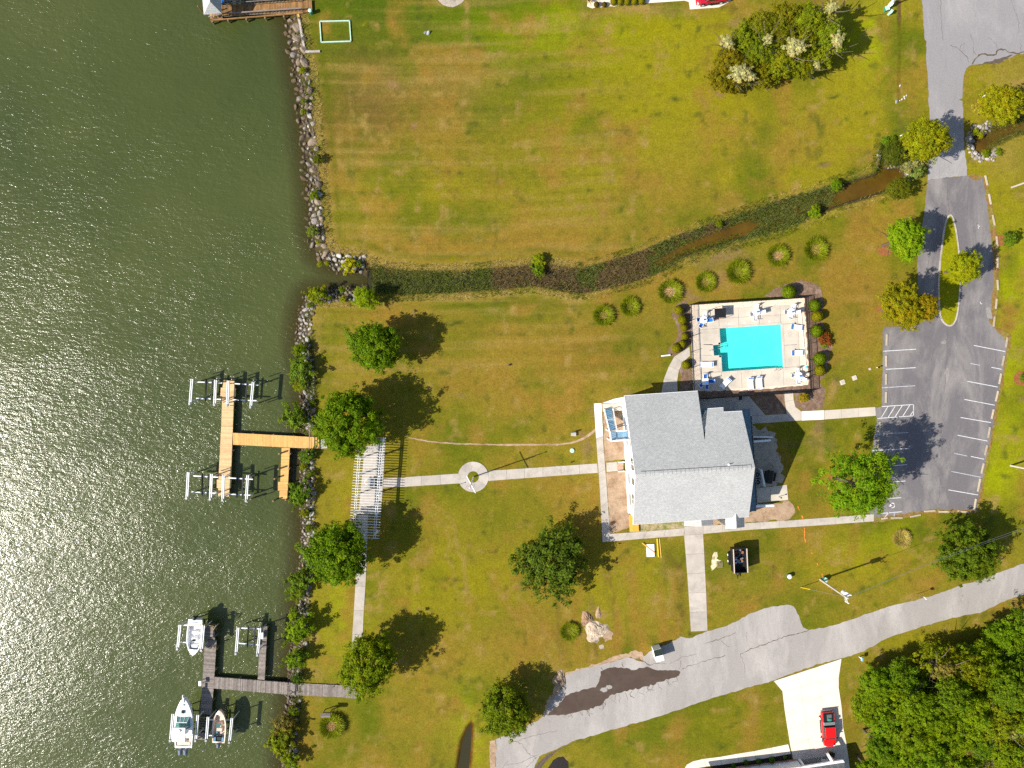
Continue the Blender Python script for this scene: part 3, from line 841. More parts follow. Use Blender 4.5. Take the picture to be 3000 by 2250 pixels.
gi = MB().add([(p.x, p.y, .10) for p in iw], [tuple(range(len(iw)))]).build('island_grass', MAT['lawn'], None)
gi['kind'] = 'structure'
ca = gi.data.color_attributes.new('Col', 'FLOAT_COLOR', 'POINT')
for i in range(len(gi.data.vertices)): ca.data[i].color = (*(C_YEL * .6 + C_BRI * .4), 1)

# lower road with its crumbling lay-by
low = sheet('lower_road', [(3060,1625),(3000,1650),(2950,1668),(2900,1688),(2870,1700),(2812,1715),(2750,1738),(2700,1754),(2640,1768),(2600,1777),(2550,1794),(2500,1812),(2440,1833),(2368,1846),(2352,1838),(2345,1815),(2325,1776),(2305,1770),(2250,1780),(2200,1797),(2130,1833),(2075,1848),(2020,1870),(1995,1866),(1960,1885),(1900,1910),(1886,1925),(1884,1940),(1840,1925),(1800,1938),(1740,1952),(1700,1962),(1665,1975),(1650,1985),(1655,2000),(1640,2025),(1610,2060),(1598,2090),(1585,2105),(1560,2118),(1520,2138),(1490,2150),(1452,2166),(1455,2185),(1450,2260),(1450,2330),(1560,2330),(1565,2250),(1580,2215),(1610,2203),(1650,2185),(1690,2168),(1720,2160),(1800,2135),(1900,2108),(2000,2075),(2090,2044),(2200,2012),(2270,1993),(2330,1968),(2400,1944),(2465,1930),(2530,1908),(2600,1868),(2700,1836),(2800,1808),(2870,1795),(2950,1758),(3000,1742),(3060,1722)], .02, MAT['road_low'], jamp=.09)
pud = sheet('puddle', [(1600,2096),(1620,2078),(1640,2060),(1655,2040),(1690,2025),(1740,2015),(1755,2002),(1756,1980),(1762,1965),(1785,1957),(1820,1956),(1850,1962),(1880,1958),(1900,1952),(1915,1962),(1960,1966),(1998,1966),(1985,1980),(1950,1992),(1900,2010),(1850,2022),(1800,2030),(1775,2050),(1762,2068),(1720,2078),(1680,2088),(1650,2094),(1620,2096)], .028, MAT['wet'], low, jamp=.16, step=.35, smooth=1)
for c in [(1769,2021,12,7),(1784,2013,11,6),(1748,1988,8,7),(1692,2020,9,6)]:
    sheet('dry_spot', [(c[0] + c[2] * math.cos(R(a)), c[1] + c[3] * math.sin(R(a))) for a in range(0, 360, 45)], .0325, MAT['road_low'], low, jamp=.08, smooth=1, step=.4)
rr = random.Random(4)
edge = [(1650,2092),(1700,2080),(1760,2065),(1790,2040),(1850,2025),(1900,2010),(1950,1993),(1985,1982)]
ci = 50
for a, b in zip(edge[:-1], edge[1:]):
    for k in range(4):
        t = rr.random(); x = a[0] + (b[0] - a[0]) * t; y = a[1] + (b[1] - a[1]) * t
        crack(low, [(x, y), (x + rr.uniform(-9, 9), y + rr.uniform(7, 15)), (x + rr.uniform(-14, 14), y + rr.uniform(14, 24))], .06, .03, ci); ci += 1
for p, w in [([(1996,1962),(2020,1950),(2060,1938),(2100,1926),(2125,1922)],.09),([(2168,1916),(2200,1900),(2240,1888),(2290,1868),(2330,1856),(2370,1846)],.14),([(1900,1950),(1915,1945),(1950,1944)],.07),
    ([(2065,1885),(2110,1872),(2140,1860),(2155,1852)],.10),([(2113,1876),(2125,1888),(2135,1897)],.05),([(1990,1960),(1996,1945),(1992,1935)],.08),([(1760,1955),(1765,1963)],.1),([(1822,1940),(1826,1955)],.12),([(1800,1948),(1795,1955)],.08),
    ([(1900,1950),(1880,1935),(1870,1925)],.1),([(1510,2172),(1550,2160),(1590,2148),(1632,2140)],.05),([(1495,2168),(1530,2180),(1545,2205),(1572,2222)],.06),([(1490,2228),(1480,2240),(1470,2250)],.05),([(1540,2248),(1555,2235),(1575,2218)],.07),
    ([(1530,2232),(1550,2222),(1580,2212)],.05),([(1475,2243),(1500,2238),(1530,2232)],.05),([(1865,1927),(1890,1938),(1905,1950)],.09),([(2187,1852),(2186,1878)],.05),([(1960,1945),(2000,1925),(2040,1915)],.05),([(2169,1917),(2180,1950),(2183,1972)],.05)]:
    crack(low, p, w, .031, ci); ci += 1
# broken shoulder of brown silt along the lay-by
sheet('silt_shoulder', [(1655,1990),(1700,1965),(1760,1950),(1800,1938),(1840,1924),(1884,1938),(1890,1925),(1878,1905),(1840,1912),(1790,1925),(1740,1945),(1690,1960),(1660,1972),(1640,1990),(1622,2020),(1600,2060),(1590,2090),(1605,2096),(1625,2060),(1645,2020)], .012, MAT['soil'], jamp=.22, step=.4)
sheet('road_edge_soil', [(1562,2262),(1572,2240),(1600,2212),(1650,2190),(1700,2168),(1690,2172),(1640,2196),(1615,2215),(1595,2235),(1575,2262)], .026, MAT['crack'], jamp=.06)
sheet('road_edge_soil', [(1434,2170),(1450,2168),(1455,2190),(1450,2262),(1436,2262)], .012, MAT['soil'], jamp=.1)

# white driveway of the house below the road, in bays
dw = struct('white_driveway', G(2390,2100))
def quadslab(parent, name, pts, z, th, mat, gap=.012):
    w = GP(pts); c = sum(w, Vector()) / len(w)
    w = [p + (c - p).normalized() * gap * 1.4 for p in w]
    return MB().prism(w, z - th, z).build(name, mat, parent)
L_ = [(2267,1995),(2292,2025),(2300,2090),(2308,2140),(2315,2185),(2322,2215),(2330,2330)]
R_ = [(2465,1930),(2457,1985),(2457,2015),(2465,2068),(2470,2130),(2480,2180),(2500,2330)]
for (l0, r0), (l1, r1) in zip(list(zip(L_, R_))[:-1], list(zip(L_, R_))[1:]):
    for k in range(3 if l0[1] < 2200 else 2):
        nK = 3 if l0[1] < 2200 else 2
        a = k / nK; b = (k + 1) / nK
        f = lambda p, q, t: (p[0] + (q[0] - p[0]) * t, p[1] + (q[1] - p[1]) * t)
        quadslab(dw, 'slab', [f(l0, r0, a), f(l0, r0, b), f(l1, r1, b), f(l1, r1, a)], .05, .06, MAT['conc_white'])
fw = struct('front_walk', G(2150,2220))
top = [(2309,2180),(2260,2190),(2210,2200),(2160,2208),(2110,2217),(2060,2223),(2030,2230),(2012,2240),(2000,2262)]
bot = [(2317,2208),(2265,2217),(2215,2226),(2165,2233),(2115,2240),(2070,2245),(2048,2249),(2036,2256),(2030,2275)]
for a, b, c, d in zip(top[:-1], top[1:], bot[1:], bot[:-1]): quadslab(fw, 'slab', [a, b, c, d], .045, .05, MAT['conc_white'])

# footpaths, slab by slab
def path(name, tops, bots, n, mat='conc', z=.045, special=None):
    """tops/bots: two edge polylines, cut in n slabs"""
    root = struct(name, G(*tops[0]))
    def at(pl, t):
        Ls = [math.dist(a, b) for a, b in zip(pl[:-1], pl[1:])]; s = t * sum(Ls)
        for (a, b), L in zip(zip(pl[:-1], pl[1:]), Ls):
            if s <= L + 1e-6: return (a[0] + (b[0] - a[0]) * s / L, a[1] + (b[1] - a[1]) * s / L)
            s -= L
        return pl[-1]
    for i in range(n):
        a, b = i / n, (i + 1) / n
        m = MAT[special[i]] if special and i in special else MAT[mat]
        quadslab(root, 'slab', [at(tops, a), at(tops, b), at(bots, b), at(bots, a)], z, .06, m)
    return root
path('footpath_to_flagpole', [(1124,1402),(1345,1387)], [(1122,1430),(1346,1416)], 4)
path('footpath_to_clubhouse', [(1431,1379),(1600,1368),(1750,1357.5)], [(1429,1409),(1600,1396),(1752,1385)], 6)
path('entrance_path', [(1776,1355.5),(1808,1353)], [(1777,1383),(1810,1380)], 1)
path('clubhouse_side_path', [(1762,1181),(1768,1310),(1778,1430),(1787,1564)], [(1740,1182),(1748,1310),(1757,1430),(1765,1588)], 8, special={0: 'conc_bright', 1: 'conc_bright'})
path('clubhouse_front_path', [(1787,1564),(1900,1556),(2004,1547)], [(1765,1588),(1900,1577),(2004,1569)], 4)
path('clubhouse_front_path', [(2060,1541),(2180,1533),(2290,1526),(2400,1518),(2560,1506)], [(2060,1564),(2180,1553),(2290,1546),(2400,1539),(2560,1527)], 9)
quadslab(struct('porch_apron', G(2030,1555)), 'slab', [(2004,1543),(2060,1540),(2060,1565),(2005,1568)], .05, .06, MAT['conc'])
path('broad_walk', [(2060,1565),(2064,1640),(2068,1720),(2073,1848)], [(2004,1568),(2010,1640),(2016,1720),(2024,1850)], 5)
path('shore_walk', [(1079,1505),(1076,1600),(1072,1700),(1066,1790),(1062,1880),(1058,2000)], [(1050,1505),(1046,1600),(1042,1700),(1037,1790),(1031,1880),(1026,2000)], 7)
path('lot_path', [(2415,1202),(2564,1192)], [(2415,1229),(2566,1218)], 3, mat='conc_deck')
path('lot_path_new_bay', [(2348,1205),(2414,1202)], [(2348,1232),(2414,1229)], 1, mat='conc_bright', z=.05)
cp = struct('pool_side_pavement', G(2250,1200))
for k, q in enumerate([[(2297,1150),(2324,1149),(2325,1172),(2299,1176)],[(2299,1176),(2325,1172),(2330,1192),(2347,1205),(2347,1232),(2330,1233),(2305,1213)],
          [(2199,1218),(2305,1213),(2330,1233),(2200,1242)],[(2140,1164),(2194,1160),(2242,1216),(2199,1217.5),(2158,1219)],[(2050,1170),(2140,1164),(2158,1219),(2165,1240),(2050,1240)],[(2158,1220),(2199,1218),(2200,1242),(2166,1244)]]):
    quadslab(cp, 'slab', q, .045 + .001 * k, .06, MAT['conc_deck'] if k < 2 else MAT['conc'])
gp = struct('gate_path', G(1970,1080))
for q in [[(2020,1016),(2022,1042),(2000,1062),(1975,1045)],[(1975,1045),(2000,1062),(1989,1085),(1960,1072)],[(1960,1072),(1989,1085),(1984,1115),(1945,1110)],[(1945,1110),(1984,1115),(1986,1165),(1935,1165)]]:
    quadslab(gp, 'slab', q, .045, .06, MAT['conc'])
qp = struct('stair_patio', G(1800,1170))
quadslab(qp, 'slab', [(1764,1181),(1800,1168),(1828,1163),(1831,1172),(1800,1182)], .05, .06, MAT['conc_bright'])
quadslab(qp, 'slab', [(1764,1183),(1800,1183),(1831,1173),(1834,1203),(1766,1206)], .046, .06, MAT['conc_deck'])
path('side_entrance_pad', [(2205,1432),(2260,1426),(2305,1420)], [(2208,1475),(2262,1470),(2309,1464)], 2, mat='conc_deck')

# ring of paving round the flagpole
fp = struct('flagpole_paving', G(1386,1397))
C = G(1386.5, 1397)
for k in range(8):
    vs = []
    for i in range(7):
        a = R(k * 45 + 10 + i * 44.6 / 6); vs.append((C.x + 2.43 * math.cos(a), C.y + 2.43 * math.sin(a)))
    for i in range(6, -1, -1):
        a = R(k * 45 + 10 + i * 44.6 / 6); vs.append((C.x + .9 * math.cos(a), C.y + .9 * math.sin(a)))
    MB().prism(vs, 0, .06).build('slab', MAT['conc'], fp)
# pergola paving
path('pergola_paving', [(1128,1285),(1124,1400),(1116,1505),(1079,1507)], [(1068,1310),(1060,1400),(1050,1507),(1050,1508)], 6)

# beds and bare ground
sheet('bare_bed', [(1768,1208),(1834,1204),(1842,1290),(1842,1345),(1772,1350)], .012, MAT['soil'], jamp=.1)
sheet('bare_bed', [(1776,1384),(1842,1380),(1845,1545),(1788,1563)], .012, MAT['soil'], jamp=.1)
sheet('bare_bed', [(1870,1530),(2004,1520),(2004,1546),(1872,1557)], .012, MAT['dead_grass'], jamp=.1)
sheet('bare_bed', [(2060,1515),(2180,1500),(2290,1470),(2310,1466),(2326,1490),(2322,1512),(2300,1524),(2180,1532),(2060,1540)], .010, MAT['soil'], jamp=.3)
sheet('sand_yard', [(2165,1255),(2180,1246),(2230,1252),(2262,1262),(2275,1300),(2282,1340),(2290,1365),(2296,1395),(2290,1420),(2200,1430),(2180,1400)], .012, MAT['sand'], jamp=.5, step=.5)
sheet('mulch_bed', [(2196,1160),(2297,1152),(2299,1178),(2305,1212),(2243,1215)], .012, MAT['mulch'], jamp=.12)
sheet('mulch_bed', [(2324,1149),(2385,1143),(2412,1140),(2414,1170),(2408,1198),(2352,1203),(2330,1190),(2325,1172)], .012, MAT['mulch'], jamp=.3)
sheet('mulch_bed', [(2010,880),(1985,890),(1972,905),(1972,930),(1985,960),(1984,985),(1978,1000),(1960,1020),(1958,1040),(1975,1046),(2025,1010),(2023,900)], .012, MAT['mulch'], jamp=.15)
sheet('mulch_bed', [(2237,868),(2265,848),(2300,834),(2345,822),(2375,826),(2400,840),(2412,870),(2413,900),(2405,940),(2425,980),(2437,1020),(2430,1050),(2420,1100),(2400,1118),(2420,1150),(2372,1152),(2357,874)], .012, MAT['mulch'], jamp=.2)
sheet('mulch_bed', [(1995,1055),(2023,1050),(2026,1150),(1990,1150),(1995,1110),(1990,1085)], .012, MAT['mulch'], jamp=.15)
sheet('mulch_bed', [(2026,1146),(2200,1143),(2375,1128),(2386,1148),(2190,1162),(2040,1172)], .010, MAT['mulch'], jamp=.1)
for c in [(2592,735,22,16),(2779,815,16,26),(2577,905,9,9),(2873,325,12,13),(2931,705,17,16),(2990,1109,21,22),(2436,1400,9,9),(1577,1595,12,12),(2757,1625,12,14),(1770,927,22,22),(2820,1745,1,1)]:
    sheet('straw_ring', [(c[0] + c[2] * math.cos(R(a)), c[1] + c[3] * math.sin(R(a))) for a in range(0, 360, 30)], .014, MAT['mulch_red'], jamp=.08, smooth=1, step=.4)
# rusty fringe where the lot has crept into the turf
for p in [[(2884,514),(2895,545),(2905,600),(2916,655),(2922,700),(2926,760),(2926,840),(2922,890),(2914,945),(2918,962),(2935,966),(2950,974),(2962,984),(2960,1010),(2950,1060),(2935,1140),(2922,1210),(2905,1300),(2888,1390),(2868,1503),(2740,1504),(2700,1505),(2690,1512),(2560,1532),(2562,1515),(2690,1500),(2740,1490),(2860,1494),(2880,1390),(2900,1290),(2925,1140),(2945,1050),(2950,1000),(2910,960),(2898,940),(2910,840),(2908,740),(2890,590),(2878,520),(2858,530),(2836,520),(2845,511)]]:
    sheet('straw_fringe', p, .014, MAT['fringe'], jamp=.12, step=.4)
sheet('mulch_bed', [(2317,2209),(2322,2237),(2160,2262),(2000,2275),(2036,2258),(2070,2247),(2165,2235)], .012, MAT['mulch_dark'], jamp=.03)
sheet('mulch_bed', [(1600,2262),(1605,2250),(1620,2228),(1635,2218),(1652,2216),(1664,2232),(1668,2262)], .012, MAT['mulch_dark'], jamp=.08)
sheet('gravel_bed', [(1722,-60),(1720,18),(1735,24),(1760,22),(1800,18),(1850,14),(1885,10),(1892,-60)], .012, MAT['gravel'], jamp=.12)
sheet('neighbour_path', [(1888,-60),(1886,10),(1950,6),(2005,2),(2018,6),(2021,28),(2060,25),(2105,22),(2125,12),(2142,1),(2150,-60)], .03, MAT['conc_white'], jamp=0)
sheet('sandy_disc', [(1322 + 45 * math.cos(R(a)), -24 + 45 * math.sin(R(a))) for a in range(0, 360, 12)], .012, MAT['sand'], jamp=.05)
sheet('sand_trench', smooth_poly([(1190,1279),(1250,1290),(1300,1296),(1400,1300),(1500,1301),(1600,1300),(1660,1298),(1700,1287),(1730,1268),(1745,1255),(1747,1259),(1733,1273),(1703,1292),(1662,1303),(1600,1305),(1500,1306),(1400,1304),(1300,1300),(1250,1294),(1190,1282)], 1), .010, MAT['soil'], jamp=.06, step=.5)
sheet('ditch_mud', [(2628,-60),(2629,60),(2630,75),(2640,70),(2644,40),(2644,-60)], -.12, MAT['ditch'], jamp=.1)
# ------------------------------------------------------------------ vegetation
def leaf_cloud(P, Nn, size, seed, aspect=.55, jit=.5):
    """one diamond leaf per point P with normal near Nn; returns V, F"""
    r = np.random.default_rng(seed); n = len(P)
    Nn = Nn + r.normal(0, jit, (n, 3)); Nn /= np.linalg.norm(Nn, axis=1)[:, None] + 1e-9
    t = r.normal(0, 1, (n, 3)); t -= (t * Nn).sum(1)[:, None] * Nn; t /= np.linalg.norm(t, axis=1)[:, None] + 1e-9
    b = np.cross(Nn, t)
    s = (size * r.uniform(.6, 1.35, n))[:, None]
    V = np.stack([P - t * s, P + b * s * aspect + Nn * s * .12, P + t * s, P - b * s * aspect + Nn * s * .12], 1).reshape(-1, 3)
    F = np.arange(n * 4).reshape(n, 4)
    return V, F

def leaf_mesh(name, V, F, tint, hue):
    me = arr_mesh(name, V, F, MAT['leaf'])
    for nm, a in (('tint', tint), ('hue', hue)):
        at = me.attributes.new(nm, 'FLOAT', 'POINT'); at.data.foreach_set('value', np.repeat(a, 4).astype(np.float32))
    return me

def crown_mesh(name, seed, branches=70, clumps=5, leaves=34, flat=.7, irr=.16, size=.045, tight=1.0, low=-.35, ragged=.0, lobes=3):
    """unit-radius crown: branches fan out of the centre, clumps of leaves sit on their outer parts"""
    r = np.random.default_rng(seed)
    P = []; Nn = []; T = []; Hh = []
    lob = [(r.uniform(0, 2 * math.pi), r.uniform(.1, .28)) for _ in range(lobes)]
    for i in range(branches):
        u = (i + .5) / branches
        el = math.asin(low + (1 - low) * u); az = i * 2.39996 + r.normal(0, .25)
        L = 1 + r.normal(0, irr) + sum(a * math.cos(az - l) ** 3 for l, a in lob) - .08
        L = max(.5, L)
        d = np.array([math.cos(el) * math.cos(az), math.cos(el) * math.sin(az), math.sin(el)])
        bt = r.random(); bh = r.random()
        for k in range(clumps):
            t = r.uniform(.42, 1.0) ** .6
            c = d * L * t + r.normal(0, .07, 3); c[2] *= flat
            cs = r.uniform(.055, .13) * tight
            n = int(leaves * r.uniform(.6, 1.4))
            q = r.normal(0, 1, (n, 3)); q /= np.linalg.norm(q, axis=1)[:, None]
            q[:, 2] = np.abs(q[:, 2]) * .8 - .15
            rad = cs * r.uniform(.3, 1.25, n) ** .8
            if ragged: q += d * r.exponential(ragged, n)[:, None]
            P.append(c + q * rad[:, None]); Nn.append(q * .6 + d * .4 + np.array([0, 0, .5]))
            ct = r.random()
            T.append(np.clip(.30 * bt + .35 * ct + .35 * r.random(n), 0, 1)); Hh.append(np.clip(.7 * bh + .3 * r.random(n), 0, 1))
    P = np.concatenate(P); Nn = np.concatenate(Nn); T = np.concatenate(T); Hh = np.concatenate(Hh)
    V, F = leaf_cloud(P, Nn, size, seed + 1)
    return leaf_mesh(name, V, F, T, Hh)

CROWNS = {
 'round': crown_mesh('crown_leaves', 101, 190, 5, 30, .72, .09, .034),
 'round2': crown_mesh('crown_leaves', 202, 180, 5, 30, .8, .11, .034),
 'loose': crown_mesh('crown_leaves', 303, 120, 5, 32, .62, .22, .038, ragged=.25, lobes=4),
 'tall': crown_mesh('crown_leaves', 404, 150, 6, 26, .85, .20, .034, tight=1.15, lobes=5),
 'bush': crown_mesh('bush_leaves', 505, 46, 4, 26, .75, .2, .075, tight=1.7, low=-.1),
 'bush2': crown_mesh('bush_leaves', 606, 40, 4, 24, .7, .26, .08, tight=1.6, low=-.1, ragged=.2),
}

def trunk_mesh(seed, h, r0, nb=7, spread=.5):
    r = random.Random(seed); mb = MB()
    mb.tube((0, 0, -.3), (0, 0, h * .55), r0, 8, r0 * .75)
    mb.tube((0, 0, h * .55), (r.uniform(-.2, .2), r.uniform(-.2, .2), h), r0 * .75, 8, r0 * .3)
    for i in range(nb):
        a = i * 2.4 + r.uniform(-.3, .3); z = h * r.uniform(.4, .75)
        L = h * spread * r.uniform(.7, 1.1)
        p1 = Vector((math.cos(a) * L * .5, math.sin(a) * L * .5, z + L * .35))
        p2 = p1 + Vector((math.cos(a + .3) * L * .45, math.sin(a + .3) * L * .45, L * .3))
        mb.tube((0, 0, z), p1, r0 * .42, 6, r0 * .25); mb.tube(p1, p2, r0 * .25, 5, r0 * .08)
    return mb.mesh('trunk', MAT['bark'])
TRUNKS = [trunk_mesh(s, 1.0, .035, 9, .55) for s in (1, 2, 3)]

def tree(px, py, rpx, h, kind, col, label, name='tree', cat='tree', group=None, asp=(1, 1), rz=None, seed=0, zf=1.0):
    """crown centred (as seen) on the pixel px, py at height h; rpx = seen radius in photo pixels"""
    r = random.Random(seed + int(px) * 7 + int(py))
    c = G(px, py, h)
    rad = rpx * MPP * (1 - h / H)
    root = thing(name, label, cat, (c.x, c.y, 0), 0, group)
    t = link(TRUNKS[r.randrange(3)], 'trunk', root, (0, 0, 0), r.uniform(0, 6), (h * 1.05,) * 3 if h > 2 else (h * .8,) * 3)
    o = link(CROWNS[kind], 'crown', root, (0, 0, h - rad * .12), r.uniform(0, 6.28) if rz is None else rz)
    o.scale = (rad * asp[0], rad * asp[1], rad * zf)
    o.color = (col[0] * LB * 1.12, col[1] * LB, col[2] * .8, 1)
    return root

K1 = (.065, .125, .004); K2 = (.085, .13, .004); KY = (.22, .2, .004); KYG = (.14, .175, .004); KD = (.06, .08, .006); KO = (.155, .135, .006); KL = (.1, .175, .004)
LB = 1.64   # leaf reflectance of the season
tree(1096, 1020, 74, 4.9, 'round', K1, 'bright green tree between the creek mouth and the pergola, shadow to its upper right', asp=(.95, 1.1))
tree(1012, 1238, 98, 5.6, 'round2', K1, 'big round green tree covering the shore end of the new yellow dock', asp=(1, .95))
tree(985, 1630, 94, 5.7, 'round', K1, 'broad green tree over the lower end of the pergola beside the rocks', asp=(.98, 1.03))
tree(1077, 1942, 84, 5.0, 'round2', K2, 'green tree at the landward end of the grey dock, long shadow across the lawn', asp=(.92, 1.12))
tree(1618, 1640, 100, 3.9, 'loose', (.05, .085, .012), 'sparse dark green tree with feathery branches on the lawn beside the clubhouse walk', asp=(.95, 1.12), zf=.9)
tree(1486, 2090, 80, 4.0, 'round', (.075, .115, .006), 'dark green tree leaning over the cracked end of the lower road', asp=(1, .95))
tree(2545, 1432, 98, 10.2, 'tall', (.075, .15, .006), 'tallest light green tree, throwing a big shadow on the parking bays', asp=(.98, .95), zf=.75)
tree(2836, 1630, 88, 4.7, 'round2', (.055, .095, .008), 'dense olive green tree on the verge of the lower road, crossed by wires', asp=(1, .95))
tree(2646, 900, 66, 6.2, 'round2', (.13, .14, .006), 'yellow green tree with orange tips at the upper left corner of the parking bays', asp=(1.15, .82))
tree(2712, 898, 40, 6.6, 'round', KO, 'orange tinged tree touching the kerb of the grass island', asp=(1.0, .9))
tree(2656, 697, 62, 6.9, 'round', (.10, .18, .006), 'bright green tree with pine straw ring, left of the drive by the grass island', asp=(1, .85))
tree(2826, 785, 48, 5.0, 'round2', (.14, .18, .006), 'small yellow green tree standing on the grass island', asp=(1, .9))
tree(2714, 410, 66, 6.9, 'round', (.125, .15, .006), 'yellow leaved tree overhanging the drive beside the creek head', asp=(1, .95))
tree(2936, 300, 60, 4.5, 'round2', (.135, .155, .006), 'yellow green tree in the corner above the small pond', asp=(1.05, .85))
tree(2624, 452, 36, 2.6, 'round', (.045, .065, .008), 'dark green bushy tree standing in the creek head', asp=(.95, 1.05))
tree(2634, 550, 34, 2.2, 'round2', (.065, .085, .008), 'dark round bush on the grass side of the creek head stones', asp=(1.05, .9))
tree(2668, 472, 28, 1.8, 'bush2', (.14, .16, .11), 'silvery grey green shrub on the stones below the yellow tree', name='shrub', cat='shrub')
tree(2680, 506, 22, 1.3, 'bush', (.10, .15, .06), 'lower of the two pale shrubs beside the drive at the creek head', name='shrub', cat='shrub')
tree(2959, 704, 20, 1.4, 'bush', (.06, .11, .01), 'small young tree in a pine straw ring right of the drive', name='shrub', cat='shrub')
tree(2999, 1109, 10, .8, 'bush', (.06, .13, .01), 'little green plant in a red straw ring at the right edge', name='shrub', cat='shrub')
tree(1062, 866, 32, 2.2, 'tall', (.12, .19, .006), 'bright yellow green shrub above the stones on the lower bank of the creek mouth', name='shrub', cat='shrub', asp=(.85, 1.15))

# shoreline scrub
scrub = [
 (887,205,9,.6,KYG,'tiny green weed among the rocks just below the seawall corner'),(888,296,8,.5,K2,'upper of two small green tufts on the dark rocks of the far bank'),(890,325,8,.5,K2,'lower of two small green tufts on the dark rocks of the far bank'),
 (928,468,14,.9,KD,'dark green shrub at the lawn edge halfway down the far rock bank'),(920,570,13,.7,K2,'round green shrub sitting on the rocks above the creek mouth'),(912,680,16,.9,(.09,.13,.03),'grey green shrub in the water edge stones above the creek mouth'),(931,709,7,.5,KYG,'small yellow green tuft at the bend of the upper rock bank'),
 (1022,775,20,.8,(.20,.22,.008),'yellow shrub growing out of the pale stones at the creek mouth'),(1052,775,10,.6,K2,'small green weed at the end of the pale stones'),(938,772,8,.5,KYG,'small lime tuft on the pale stones nearest the lake'),(957,770,7,.4,KYG,'tiny lime tuft in the middle of the pale stones'),
 (925,865,28,1.2,(.11,.15,.006),'wide olive shrub on the corner rocks below the creek mouth'),(1004,848,9,.7,K2,'small green bush between dark stones on the lower creek bank'),(1005,878,9,.6,KYG,'lime bush at the lawn edge of the lower creek bank'),(905,895,9,.5,K2,'small green weed under the wide olive shrub'),
 (881,1022,17,1.3,(.11,.18,.006),'rounded green shrub on the rocks left of the first lawn tree'),(878,1080,30,1.6,(.09,.16,.02),'large spreading pale green shrub hanging over the water above the dock'),(876,1133,14,.6,KYG,'flat yellow green shrub on the rocks above the new dock'),(868,1225,30,1.5,(.085,.15,.015),'feathery green shrub over the water beside the new dock'),
 (915,1180,7,.4,K2,'tiny weed against the turf above the new dock'),(898,1340,16,.9,(.07,.14,.012),'green shrub on the rocks just below the new dock'),(908,1390,10,.7,K2,'small green shrub halfway down from the dock to the finger pier end'),(886,1366,8,.6,KYG,'small sapling on the rocks beside the yellow finger pier'),
 (878,1452,28,1.6,(.08,.155,.012),'leafy green shrub leaning over the water below the finger pier'),(895,1502,11,.7,KYG,'small lime shrub between grey rocks'),(905,1545,10,.7,K2,'green bush at the turf beside the broad tree'),
 (879,1700,30,1.5,(.085,.15,.015),'light green shrub at the rocks under the broad tree'),(870,1735,20,1.1,(.09,.14,.012),'second light green shrub under the broad tree, nearer the water'),(862,1790,13,.9,(.10,.15,.02),'small shrub with bare twigs above the round bush'),
 (873,1847,34,2.0,(.11,.19,.006),'big lime green round shrub on the shore above the grey dock'),(862,1935,24,1.7,(.095,.17,.012),'tall green shrub on the shore, shadow on the lawn, near the grey dock'),(878,1915,14,1.2,K2,'smaller green shrub tucked behind the tall one near the grey dock'),
 (869,1990,15,.9,(.04,.085,.006),'dark green bush against the edge of the grey dock'),(856,2085,14,1.0,K2,'green shrub on the rocks just below the grey dock'),(838,2120,26,1.4,(.14,.13,.05),'brownish twiggy shrub on the shore below the grey dock'),(835,2152,26,1.5,(.10,.13,.008),'olive shrub in the middle of the lowest scrub'),(820,2180,26,1.5,(.13,.18,.006),'lime green shrub jutting over the water near the lower edge'),
 (846,2225,22,1.4,(.12,.18,.006),'yellow green shrub at the very bottom of the shore'),(868,2134,10,.6,KYG,'small lime tuft at the turf edge of the lowest scrub'),
 (2450,538,16,1.0,(.07,.13,.006),'round green bush on the upper rim of the creek'),(2389,625,17,.9,(.10,.16,.006),'bright green bush on the lower rim of the creek'),(2592,412,12,.8,(.07,.14,.008),'small green bush at the tip of the creek arm'),(2616,404,9,.6,(.07,.13,.008),'tiny bush beside the tip of the creek arm'),
 (1575,762,18,.9,(.12,.16,.006),'yellow green bush on the upper rim where the creek bends'),(1578,790,20,.7,(.07,.13,.006),'dark green clump hanging into the creek bend'),(2109,655,9,.5,K2,'small tuft on the upper rim of the creek pool'),
 (2890,448,11,.6,K2,'green bush among the pale stones of the small pond'),(2924,446,9,.5,K2,'green tuft right of the pale stones of the small pond'),(2858,388,9,.5,KYG,'lime tuft at the top of the pale stone ring'),(2875,395,9,.5,KYG,'lime tuft on the pale boulder of the small pond'),
 (2356,1163,13,1.0,(.17,.15,.01),'yellow shrub in the mulch outside the lower pool fence'),(2411,1009,11,.4,(.10,.16,.008),'small lime plant under the rust coloured shrubs'),(1975,1437,1,.1,K2,None),
 (2868,318,18,.9,(.19,.18,.04),'straw coloured grassy clump left of the yellow green corner tree'),(1794,1508,1,.1,K2,None),
]
for x, y, rp, h, c, lb in scrub:
    if lb is None: continue
    if y > 1000 and x < 1000: rp *= 1.15; c = tuple(q * .82 for q in c)
    tree(x, y, rp, h, 'bush' if rp < 20 else 'bush2', c, lb, name='shrub', cat='shrub', asp=(1, random.uniform(.85, 1.15)), zf=.85)

# rust coloured dead shrubs behind the pool
for i, (x, y, rp, lb) in enumerate([(2417,973,9,'topmost of the rust red dead shrubs beside the pool fence'),(2405,992,11,'rust red dead shrub touching the round bush'),(2423,991,10,'rust red dead shrub farthest from the fence'),(2412,1004,9,'lowest left of the rust red dead shrubs'),(2427,1004,9,'lowest right of the rust red dead shrubs')]):
    tree(x, y, rp, .6, 'bush', (.13, .05, .02), lb, name='dead_shrub', cat='shrub', group='dead red shrubs beside the pool fence')

